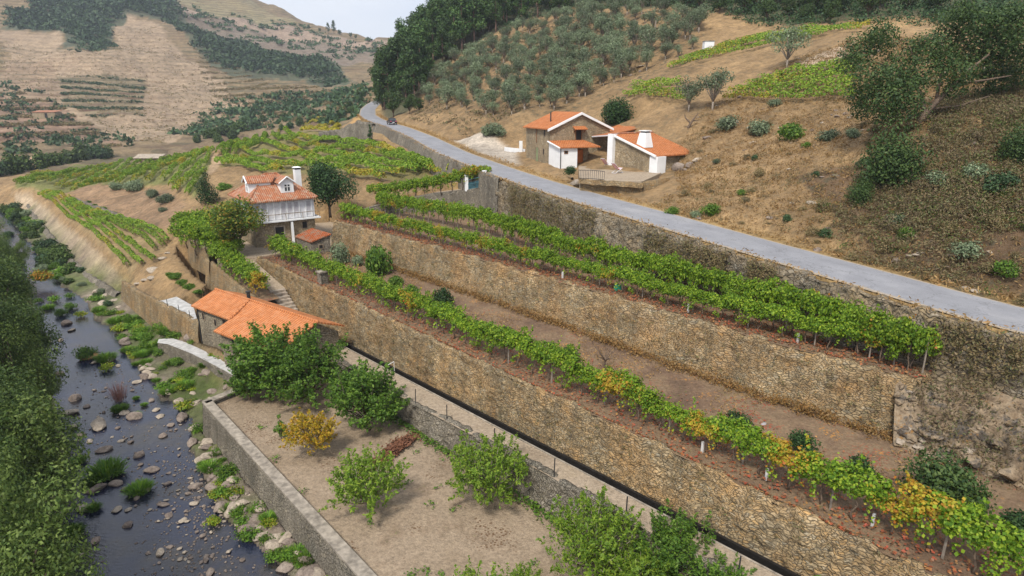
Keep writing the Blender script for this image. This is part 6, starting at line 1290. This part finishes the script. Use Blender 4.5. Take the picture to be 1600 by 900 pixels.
# trees of the left river bank
wil = [make_tree('alder_tree', 8.0 + (i % 3), 7.0 + i % 2, 120 + i, M['willow' if i in (0, 2, 3) else 'alder_light'], M['bark'], 15000, .17, .06, 30, .23, shape='round', aspect=.5) for i in range(5)]
for i, (px, py, s_) in enumerate(((8, 450, 1.0), (35, 480, .8), (-15, 520, 1.1), (28, 545, .95), (48, 560, .7), (-5, 600, 1.05), (30, 625, .85), (62, 610, .55), (10, 680, 1.0), (35, 700, .8), (-30, 740, 1.1), (25, 770, .95), (50, 760, .6), (-5, 830, 1.0), (15, 860, .9), (-40, 900, 1.0), (20, 930, .9), (50, 905, .5), (5, 405, .8), (-40, 460, 1.1), (-60, 620, 1.1), (-20, 380, .9), (30, 400, .5))):
    p = W(px, py, 4.3 * s_ + .5); p.z = max(.3, min(2.5, Zp(p.x, p.y))); put_tree(wil[(0, 1, 2, 0, 4, 2, 1, 4, 0, 1, 2, 4, 3, 0, 1)[i % 15]], p, s_ * rng.uniform(.85, 1.15), sz=s_ * rng.uniform(.9, 1.4), label='bushy dark green alder on the left bank, hiding the edge of the river', group='alders of the left river bank')

# ---- river plants
tf = [tuft_mesh('grass_clump', 130 + i, M['grass'], 420, 1.0, .03, .9) for i in range(3)]; lw_ = [bush_mesh('weed_clump', 134 + i, M['lime_weed'], 420, .2, flat=.5) for i in range(2)]; gw_ = [bush_mesh('weed_clump', 137 + i, M['grass'], 420, .2, flat=.6) for i in range(2)]
for px, py, wpx, k_ in ((165, 738, 70, 0), (140, 752, 34, 0), (217, 764, 50, 0), (145, 792, 30, 0), (110, 832, 48, 0), (122, 718, 30, 0), (135, 556, 44, 3), (165, 560, 40, 0), (167, 575, 32, 1), (187, 638, 32, 0), (211, 647, 22, 0), (225, 630, 14, 0), (212, 567, 16, 0), (262, 614, 30, 0), (290, 607, 34, 0), (290, 635, 44, 1), (212, 620, 14, 0),
                      (330, 732, 42, 0), (357, 745, 40, 2), (362, 775, 46, 1), (332, 815, 36, 1), (390, 835, 46, 2), (415, 845, 34, 2), (425, 868, 36, 2), (482, 880, 40, 0), (350, 700, 30, 0), (310, 670, 30, 2), (375, 800, 30, 2), (345, 770, 26, 2), (440, 870, 28, 3), (300, 590, 26, 3), (280, 575, 28, 3), (330, 600, 24, 2), (345, 590, 22, 2), (365, 600, 24, 1), (250, 560, 24, 3), (265, 550, 24, 3), (235, 545, 20, 0),
                      (95, 490, 26, 3), (75, 480, 24, 0), (110, 480, 24, 3), (125, 492, 26, 1), (85, 468, 26, 2), (110, 462, 20, 2), (60, 470, 20, 2)):
    p = W(px, py, .25); d_ = proj(p)[2]; r2_ = wpx * d_ / FPX / 2; p.z = max(.05, min(.8, Zp(p.x, p.y)))
    me = rng.choice(tf if k_ == 0 else lw_ if k_ == 1 else gw_ if k_ == 2 else shr[:1]); hz = .75 if k_ == 0 else .85
    put_bush(me, p, r2_ * .95, ('arching green grass clump growing out of the river stones', 'lime green weed clump by the river', 'leafy green weed clump on the river bank', 'olive green shrub among the river stones')[k_], ('grass clump', 'weeds', 'weeds', 'shrub')[k_], ('grass clumps in the river', 'lime weeds by the river', 'leafy weeds on the bank', 'shrubs among the river stones')[k_], ('grass_clump', 'weed_clump', 'weed_clump', 'river_shrub')[k_], sz=r2_ * hz)
i = 0
while i < 60:                                            # the green bank below the patio wall
    px, py = rng.uniform(140, 275), rng.uniform(478, 545); p = W(px, py, .8); z_ = Zp(p.x, p.y)
    if z_ < .05 or (py - 478) < (px - 175) * .45 : i += .2; continue
    p.z = z_; k_ = rng.choice((1, 2, 2, 2, 0)); r2_ = rng.uniform(.5, 1.1); put_bush(rng.choice(tf if k_ == 0 else lw_ if k_ == 1 else gw_), p, r2_, ('arching green grass clump growing out of the river stones', 'lime green weed clump by the river', 'leafy green weed clump on the river bank')[k_], ('grass clump', 'weeds', 'weeds')[k_], ('grass clumps in the river', 'lime weeds by the river', 'leafy weeds on the bank')[k_], ('grass_clump', 'weed_clump', 'weed_clump')[k_], sz=r2_ * .8); i += 1
p = W(186, 625, .1); put_bush(tuft_mesh('reed_clump', 150, M['red_twig'], 160, 1.6, .015, .7), p, 1.0, 'reddish dry reed clump standing in the middle of the river', 'reeds', name='reed_clump', sz=1.4)

# ---- uncountable covers
def scatter(name, xy, mat, blades, size, h, seed, label=None, zoff=0.0, zfun=None, aspect=.3, szv=None, ls=None):
    r = np.random.default_rng(seed); n = len(xy); z = (zfun or Zf)(xy[:, 0], xy[:, 1]) + zoff; s = r.uniform(.5, 1.3, n) if szv is None else szv
    c_ = np.repeat(np.stack([xy[:, 0], xy[:, 1], z], 1), blades, 0); ss = np.repeat(s, blades); m = n * blades
    P = c_ + np.stack([r.normal(0, .45, m) * size * ss, r.normal(0, .45, m) * size * ss, np.abs(r.normal(.35, .3, m)) * h * ss], 1)
    N = unit(r.normal(size=(m, 3)) + np.array([0, 0, .4])); o = link(name, leaf_mesh(name, P, N, ss * size * .55 if ls is None else ls, mat, aspect, seed)); setp(o, label, None, None, 'stuff'); return o
nr = np.random.default_rng(11)
def region(px_poly, n, lo=0, dens=None, edge=0):
    PP = [p if isinstance(p, Vector) else G(*p, lo) for p in px_poly]; PP = [tuple(p)[:2] for p in PP if p is not None]; A = np.array(PP); out = np.zeros((0, 2))
    while len(out) < n:
        q_ = np.stack([nr.uniform(A[:, 0].min(), A[:, 0].max(), n * 2), nr.uniform(A[:, 1].min(), A[:, 1].max(), n * 2)], 1); m = in_poly(q_[:, 0], q_[:, 1], PP)
        d_, _, _ = seg_dist(q_[:, 0], q_[:, 1], RC); m &= d_ > ROADW / 2 + .8
        if edge: de_, _, _ = seg_dist(q_[:, 0], q_[:, 1], PP + [PP[0]]); m &= de_ > nr.uniform(0, edge, n * 2)
        if dens is not None: m &= fbm(q_[:, 0] * dens[0], q_[:, 1] * dens[0], 3, 66) + nr.uniform(-.15, .15, n * 2) > dens[1]
        out = np.concatenate([out, q_[m]])
    return out[:n]
HS = [(1010, 325), (1200, 385), (1330, 415), (1460, 448), (1640, 495), (1700, 400), (1660, 120), (1480, 60), (1330, 60), (1110, 160), (1060, 230), (1060, 300)]
scatter('dry_grass', region(HS, 8000), M['straw'], 8, .45, .34, 1, 'tufts of straw coloured dry grass over the hillside')
HR = [(1270, 400), (1640, 500), (1800, 420), (1750, 120), (1480, 150), (1360, 260), (1270, 330)]
scatter('dry_heath', region(HR, 1300, dens=(.16, -.02), edge=9), M['heath'], 70, .85, .75, 2, 'brown and olive heath covering the lower right slope', ls=.2)
scatter('dry_heath', region(HS, 1500, dens=(.1, .0)), M['bank_veg'], 26, .6, .5, 3, 'sparse brown scrub on the open hillside', ls=.17)
scatter('green_scrub', region(HR, 260, dens=(.2, .03), edge=6), M['alder_light'], 60, .9, .8, 42, 'olive green scrub among the brown heath', ls=.2)
scatter('dry_heath', region([(640, 190), (780, 215), (830, 195), (900, 175), (1000, 125), (1000, 40), (880, 20), (700, 100)], 1500, dens=(.06, -.08)), M['heath'], 14, .9, .6, 4, 'dry scrub between the olive trees')
scatter('far_scrub', region([(0, 45), (100, 50), (105, 84), (180, 84), (178, 40), (200, 22), (250, 30), (290, 62), (360, 115), (480, 126), (560, 128), (520, 96), (400, 70), (300, 40), (262, -10), (0, -40)], 6000, 230, dens=(.012, -.14), edge=45), M['scrub'], 20, 4.6, 3.4, 5, 'dark green scrub mantling the far ridge', aspect=.7)
scatter('far_scrub', region([(270, 215), (330, 160), (420, 150), (570, 130), (580, 170), (480, 190), (400, 205)], 420, 180), M['scrub'], 24, 3.8, 2.8, 6, 'dark bushes dotted over the far terraces', aspect=.7)
scatter('far_scrub', region([(0, 120), (150, 195), (220, 225), (0, 250)], 140, 200), M['scrub'], 24, 3.0, 2.4, 7, 'scattered bushes on the far lower slope', aspect=.7)
scatter('far_scrub', region([(300, 10), (470, 40), (600, 68), (600, 90), (440, 75), (300, 40)], 260, 230), M['scrub'], 22, 4.5, 3, 8, 'dark bushes along the far skyline road', aspect=.7)
ve = offset_line(ROAD_L, .35)[10:260:1]; vx = np.concatenate([offset_line(ROAD_L, o_)[10:260, :2] + nr.normal(0, .1, (250, 2)) for o_ in (.12, .25, .38, .48)]); vz = np.interp(vx[:, 1], ve[:, 1], ve[:, 2])
scatter('verge_grass', vx, M['straw'], 7, .42, .4, 9, 'dry grass along the outer road verge', zfun=lambda x, y: np.interp(y, ve[:, 1], ve[:, 2]) - .08)
vr = offset_line(ROAD_L, -ROADW - .9)[10:260:1]; vx = np.repeat(vr, 5, 0)[:, :2] + nr.normal(0, .4, (len(vr) * 5, 2)); dd_, _, _ = seg_dist(vx[:, 0], vx[:, 1], RC); vx = vx[dd_ > ROADW / 2 + .25]
scatter('verge_grass', vx, M['straw'], 7, .45, .35, 10, 'dry grass along the inner road verge')
# plants rooted in the joints of the road wall
wq = offset_line(ROAD_L, .9)[8:_k0:1]; k3 = nr.integers(0, len(wq), 2600); fz_ = nr.uniform(0, 1, 2600) ** .6; dens_ = fbm(wq[k3, 0] * .15, wq[k3, 1] * .15, 3, 5) > -.12; k3, fz_ = k3[dens_], fz_[dens_]
wz = 10.8 + (wq[k3, 2] - .1 - 10.8) * fz_
r_ = np.random.default_rng(21); m = len(k3) * 16; c_ = np.repeat(np.stack([wq[k3, 0] - .25 * (1 - fz_), wq[k3, 1] - .2 * (1 - fz_), wz], 1), 16, 0); P = c_ + r_.normal(0, .22, (m, 3)); N = unit(r_.normal(size=(m, 3)) + np.array([-.6, -.5, .3]))
setp(link('wall_weeds', leaf_mesh('wall_weeds', P, N, .17, M['bank_veg'], .4, 22)), 'dry weeds sprouting from the road wall', None, None, 'stuff')
# fallen leaves on the terraces and in the orchard
def sheet_scatter(name, n, fs, mat, size, seed, label):
    r = np.random.default_rng(seed); s, t, z = fs(r, n); x, y = s * EX + t * NX, 37.2 + s * EY + t * NY; P = np.stack([x, y, z + r.uniform(.03, .12, n)], 1); N = unit(r.normal(0, .45, (n, 3)) + np.array([0, 0, 1])); setp(link(name, leaf_mesh(name, P, N, size, mat, .8, seed)), label, None, None, 'stuff')
def f_low(r, n): s = r.uniform(-40, 43, n); t = np.clip(r.normal(-2.0, 1.7, n), -9, -.3); return s, t, 7.42 + 0 * s
sheet_scatter('fallen_leaves', 9000, f_low, M['litter'], .15, 31, 'fallen red brown vine leaves on the lower terrace')
def f_up(r, n): s = r.uniform(us[0, 0], us[-1, 0], n); t = upt(s) - np.abs(r.normal(1.2, 1.0, n)) - .2; return s, t, 10.52 + 0 * s
sheet_scatter('fallen_leaves', 6000, f_up, M['litter'], .15, 32, 'fallen red brown vine leaves on the upper terrace')
p1 = GD(622, 702); sp1 = st_of(p1.x, p1.y)
def f_pile(r, n): a = r.normal(0, 1, n); return sp1[0] + a * .35 + r.normal(0, .25, n), sp1[1] - a * .95 + r.normal(0, .3, n), 2.36 + .3 * np.exp(-a * a) * r.uniform(0, 1, n)
sheet_scatter('leaf_litter', 2600, f_pile, plain('brown litter', (.15, .065, .035), .5), .16, 33, 'reddish brown heap of dead leaves in the orchard')
def f_weed(r, n): s = r.uniform(-40, 20, n); t = edge_t(s) + .35 + np.abs(r.normal(0, .35, n)); return s, t, 2.36 + np.abs(r.normal(0, .1, n))
sheet_scatter('orchard_weeds', 3600, f_weed, M['walnut'], .18, 34, 'green weeds along the foot of the low canal wall')
def f_weed2(r, n): c_ = r.integers(0, 70, n); q_ = np.random.default_rng(8); cs, ct = q_.uniform(-30, 18, 70), q_.uniform(3.5, 12.5, 70); s = cs[c_] + r.normal(0, .16, n); t = ct[c_] + r.normal(0, .16, n); return s, t, 2.33 + np.abs(r.normal(0, .07, n))
sheet_scatter('orchard_weeds', 1500, f_weed2, M['walnut'], .13, 35, 'small weeds dotted over the orchard soil')
def f_terr(r, n): s = r.uniform(-35, 42, n); t = r.uniform(-8.9, -2.6, n); k = fbm(s * .25, t * .4, 3, 12) > .02; s, t = s[k], t[k]; m_ = len(s); return s, t, 7.45 + np.abs(r.normal(0, .1, m_))
def _ss(name, n, fs, mat, size, seed, label):
    r = np.random.default_rng(seed); s, t, z = fs(r, n); n = len(s); x, y = s * EX + t * NX, 37.2 + s * EY + t * NY; P = np.stack([x, y, z + r.uniform(.0, .15, n)], 1); N = unit(r.normal(0, 1, (n, 3)) + np.array([0, 0, .5])); setp(link(name, leaf_mesh(name, P, N, size, mat, .3, seed)), label, None, None, 'stuff')
_ss('terrace_weeds', 9000, f_terr, M['straw'], .2, 36, 'dry weeds on the floor of the lower terrace')
# pebbles of the river shallows
n = 900; px = np.concatenate([nr.normal(310, 45, 500), nr.uniform(110, 330, 400)]); py = np.concatenate([nr.uniform(700, 900, 500), nr.uniform(540, 760, 400)])
V, F = [], []
ico = rock_mesh('pebble', None, 5, .6) if False else None
base = np.array([(1, 0, 0), (-.9, .3, 0), (0, 1, .1), (.2, -1, 0), (0.1, .1, .6), (0, 0, -.5)]); tri = np.array([(0, 2, 4), (2, 1, 4), (1, 3, 4), (3, 0, 4), (2, 0, 5), (1, 2, 5), (3, 1, 5), (0, 3, 5)])
for i in range(n):
    p = W(px[i], py[i], .0); 
    if p.length > 400: continue
    r2_ = nr.uniform(.04, .12); an_ = nr.uniform(0, 6.28); c_, s2 = math.cos(an_), math.sin(an_); q_ = base * r2_ * nr.uniform(.7, 1.2, 3); F.append(tri + len(V) * 6); V.append(np.stack([q_[:, 0] * c_ - q_[:, 1] * s2 + p.x, q_[:, 0] * s2 + q_[:, 1] * c_ + p.y, q_[:, 2] + .01], 1))
setp(link('river_pebbles', np_mesh('river_pebbles', np.concatenate(V), np.concatenate(F), M['rock'])), 'pebbles breaking the surface of the shallow river', None, None, 'stuff')

# bushes crowding the upstream bank below the track
UB = [tuple(G(*p))[:2] for p in ((0, 322), (30, 326), (62, 352), (100, 400), (140, 440), (185, 472), (150, 490), (110, 470), (60, 440), (20, 420), (0, 420))]
ub_ = np.array(UB); i = 0
while i < 120:
    x, y = rng.uniform(ub_[:, 0].min(), ub_[:, 0].max()), rng.uniform(ub_[:, 1].min(), ub_[:, 1].max())
    if not in_poly(np.array([x]), np.array([y]), UB)[0]: continue
    z_ = Zp(x, y); i += 1
    if z_ < -.05: continue
    r_2 = rng.uniform(.6, 1.7); put_bush(rng.choice(vb + vb + brd + gw_ + olb[:1]), (x, y, z_), r_2, 'leafy bush on the upstream river bank below the dirt track', group='bushes of the upstream bank', name='bank_bush', sz=r_2 * rng.uniform(.7, 1.1))
# weeds and stones round the ramp below the mill
i = 0
while i < 60:
    s2, t2 = rng.uniform(20.5, 40), rng.uniform(9.5, 19); p = T(s2, t2); z_ = Zp(p.x, p.y); px, py, d_ = proj((p.x, p.y, z_))
    if z_ < .1 or z_ > 2.4 or not (200 < px < 390 and 520 < py < 640): i += .05; continue
    i += 1
    if rng.random() < .45: r = rng.uniform(.12, .5); put_rock((p.x, p.y, z_ + r * .1), r, PK + RK, 'bank_rock', 'pale rock among the weeds on the river bank', 'rocks on the river bank'); continue
    k_ = rng.choice((0, 1, 2, 2)); r2_ = rng.uniform(.35, .9); put_bush(rng.choice(tf if k_ == 0 else lw_ if k_ == 1 else gw_), (p.x, p.y, z_), r2_, ('arching green grass clump growing out of the river stones', 'lime green weed clump by the river', 'leafy green weed clump on the river bank')[k_], ('grass clump', 'weeds', 'weeds')[k_], ('grass clumps in the river', 'lime weeds by the river', 'leafy weeds on the bank')[k_], ('grass_clump', 'weed_clump', 'weed_clump')[k_], sz=r2_ * .75)
scatter('far_specks', region([(182, 50), (240, 40), (265, 68), (345, 128), (385, 155), (300, 205), (255, 225), (195, 218), (95, 165), (0, 120), (0, 60), (100, 80)], 2600, 230), M['bank_veg'], 6, 1.5, .8, 64, 'low dark specks of growth over the bare far slope', ls=.75, aspect=.6)
# thicket at the top of the slope, contour hedges of the far terraces, skyline trees
scatter('thicket', region(behind([(1010, 8), (1080, 18), (1150, 32), (1200, 44), (1260, 47), (1400, 34), (1500, 34), (1680, 46)], 1.5), 2600), M['scrub'], 34, 1.7, 1.7, 61, 'dark low thicket along the top of the slope', ls=.42, aspect=.6)
scatter('thicket', region(behind([(780, 52), (880, 18), (1010, 9)], 1.25), 700), M['scrub'], 30, 1.7, 1.5, 62, 'dark undergrowth at the foot of the crest wood', ls=.42, aspect=.6)
for nm, pl_, nn_, lo_ in (('a', [(96, 120), (225, 120), (224, 182), (150, 187), (98, 165)], 1500, 200), ('b', [(0, 145), (90, 165), (150, 200), (190, 228), (0, 235)], 2600, 200), ('c', [(300, 70), (420, 130), (580, 130), (580, 165), (400, 190), (330, 150)], 4200, 200)):
    q_ = region(pl_, nn_ * 3, lo_); zz_ = (Zf(q_[:, 0], q_[:, 1], True) + 14 * vn(q_[:, 0] * .012, q_[:, 1] * .012, 3)) / 4.6; q_ = q_[(zz_ - np.floor(zz_)) < .3]
    scatter('terrace_hedges', q_, M['scrub'] if nm == 'a' else M['bank_veg'], 9, 1.3, 1.1, 63, 'rows of low growth along the far terraces', ls=.8, aspect=.7)
for px, py, s_ in ((513, 52, 1.9), (522, 52, 2.3), (531, 54, 1.7), (548, 58, 1.6), (556, 60, 1.3), (500, 49, 1.2), (575, 62, 1.0), (482, 44, 1.1)):
    p = G(px, py + 1, 300)
    if p is not None: put_tree(pin[int(px) % 5] if s_ > 1.8 else dec[0], p, s_ * .5, label='distant dark tree on the skyline of the far hill', group='skyline trees of the far hill')
# ochre dry growth banked against the foot of the upper wall
ss = nr.uniform(us[0, 0], 40, 900); tt = np.array([float(upt(s)) for s in ss]) + 1.15 + np.abs(nr.normal(0, .3, 900)); c_ = np.stack([ss * EX + tt * NX, 37.2 + ss * EY + tt * NY, 7.5 + 0 * ss], 1)
P = np.repeat(c_, 18, 0) + nr.normal(0, .16, (900 * 18, 3)) + np.array([0, 0, .15]); N = unit(nr.normal(size=(900 * 18, 3)) + np.array([-.3, -.3, .5])); setp(link('dry_growth', leaf_mesh('dry_growth', P, N, .17, leaf('ochre dry growth', [(0.19, 0.095, 0.03), (0.28, 0.15, 0.045), (0.24, 0.16, 0.06), (0.15, 0.09, 0.035)], None, .2, .1), .4, 71)), 'ochre dry growth along the foot of the upper wall', None, None, 'stuff')
qq_ = ROCKG[14:, 3:-3].reshape(-1, 3); qq_ = qq_[nr.integers(0, len(qq_), 420)]
m = len(qq_) * 30; P = np.repeat(qq_, 30, 0) + nr.normal(0, .28, (m, 3)) + np.array([0, 0, .15]); N = unit(nr.normal(size=(m, 3)) + np.array([0, 0, .4]))
setp(link('slope_heath', leaf_mesh('slope_heath', P, N, .17, M['heath'], .4, 41)), 'dry scrub on the rock slope', None, None, 'stuff')
# broken stone spilled down the rock slope and at the end of the upper wall
RS = [rock_mesh('rubble_stone', M['cliff' if i % 3 else 'pale_rock'], 400 + i, .7, 18, .45) for i in range(6)]
for i in range(95):
    k_ = ROCKG[rng.randrange(2, 168) if i > 30 else rng.randrange(2, 26), rng.randrange(4, 76)]; r = rng.uniform(.08, .4) ** 1.1
    put_rock(Vector(k_) + Vector((0, 0, r * .1)), r, RS, 'rubble_stone', 'broken stone lying on the rock slope at the end of the terraces', 'rubble of the rock slope')
# heath bushes of the right slope
hbm = [bush_mesh('heath_bush', 160 + i, M['heath' if i % 2 else 'bank_veg'], 900, .13, flat=.9) for i in range(4)]
for reg_, n_ in ((HR, 190), (HS, 90)):
    for q_ in region(reg_, n_, dens=(.1, -.12)):
        r_2 = rng.uniform(.35, 1.0); put_bush(rng.choice(hbm), (q_[0], q_[1], Zp(*q_) - .05), r_2, 'brown dry heath bush on the slope above the road', 'heath', 'heath bushes of the right slope', 'heath_bush', sz=r_2 * rng.uniform(.6, 1.0))
# loose stones on the hillside
i = 0
while i < 110:
    q_ = region(HS, 1)[0]; p = Vector((q_[0], q_[1], Zp(*q_))); px, py, d_ = proj(p)
    if 0 < px < 1600 and 0 < py < 900: r = rng.uniform(.1, .42); put_rock(p, r, RS + RK, 'hillside_stone', 'loose stone in the dry grass of the hillside', 'loose stones on the dry hillside'); i += 1
# ---- hazy valley air
b = MB(); b.box((-150, 800, 250), (3400, 2200, 620)); hz = b.build('haze', None); hz['kind'] = 'stuff'
k = NT('haze air'); k.t.nodes.remove(k.b); vnode = k.n('ShaderNodeVolumePrincipled'); vnode.inputs['Density'].default_value = 0.00021; vnode.inputs['Color'].default_value = (.82, .88, 1, 1); vnode.inputs['Anisotropy'].default_value = .2
k.l(vnode.outputs['Volume'], k.out.inputs['Volume']); hz.data.materials.append(k.m)

# more weeds on the right bank of the river
i = 0
while i < 85:
    s2, t2 = rng.uniform(-6, 50), rng.uniform(13.9, 21); p = T(s2, t2); z_ = Zp(p.x, p.y); px, py, d_ = proj((p.x, p.y, z_))
    if z_ < .12 or z_ > 1.8 or (px > 200 and py < 480): i += .05; continue
    k_ = rng.choice((0, 1, 2, 2)); r2_ = rng.uniform(.35, .8); put_bush(rng.choice(tf if k_ == 0 else lw_ if k_ == 1 else gw_), (p.x, p.y, z_), r2_, ('arching green grass clump growing out of the river stones', 'lime green weed clump by the river', 'leafy green weed clump on the river bank')[k_], ('grass clump', 'weeds', 'weeds')[k_], ('grass clumps in the river', 'lime weeds by the river', 'leafy weeds on the bank')[k_], ('grass_clump', 'weed_clump', 'weed_clump')[k_], sz=r2_ * .75); i += 1
# little plants rooted in the terrace walls
for nm, top_, z0_, z1_, cnt_ in (('lower', lambda s: 0.1, 3.9, 7.3, 420), ('upper', lambda s: upt(s) + .35, 7.6, 10.4, 420)):
    lo_, hi_ = (-35, 43) if nm == 'lower' else (us[0, 0], us[-1, 0]); ss = nr.uniform(lo_, hi_, cnt_); ff = nr.uniform(0, 1, cnt_); tt = np.array([float(top_(s)) for s in ss]) + (1 - ff) * (.35 if nm == 'lower' else .6)
    c_ = np.stack([ss * EX + tt * NX, 37.2 + ss * EY + tt * NY, z0_ + (z1_ - z0_) * ff], 1); P = np.repeat(c_, 9, 0) + nr.normal(0, .1, (cnt_ * 9, 3)); N = unit(nr.normal(size=(cnt_ * 9, 3)) + np.array([-.5, -.4, .4]))
    setp(link('wall_weeds', leaf_mesh('wall_weeds', P, N, .13, M['bank_veg'], .45, 51)), 'small dry weeds in the joints of the ' + nm + ' terrace wall', None, None, 'stuff')
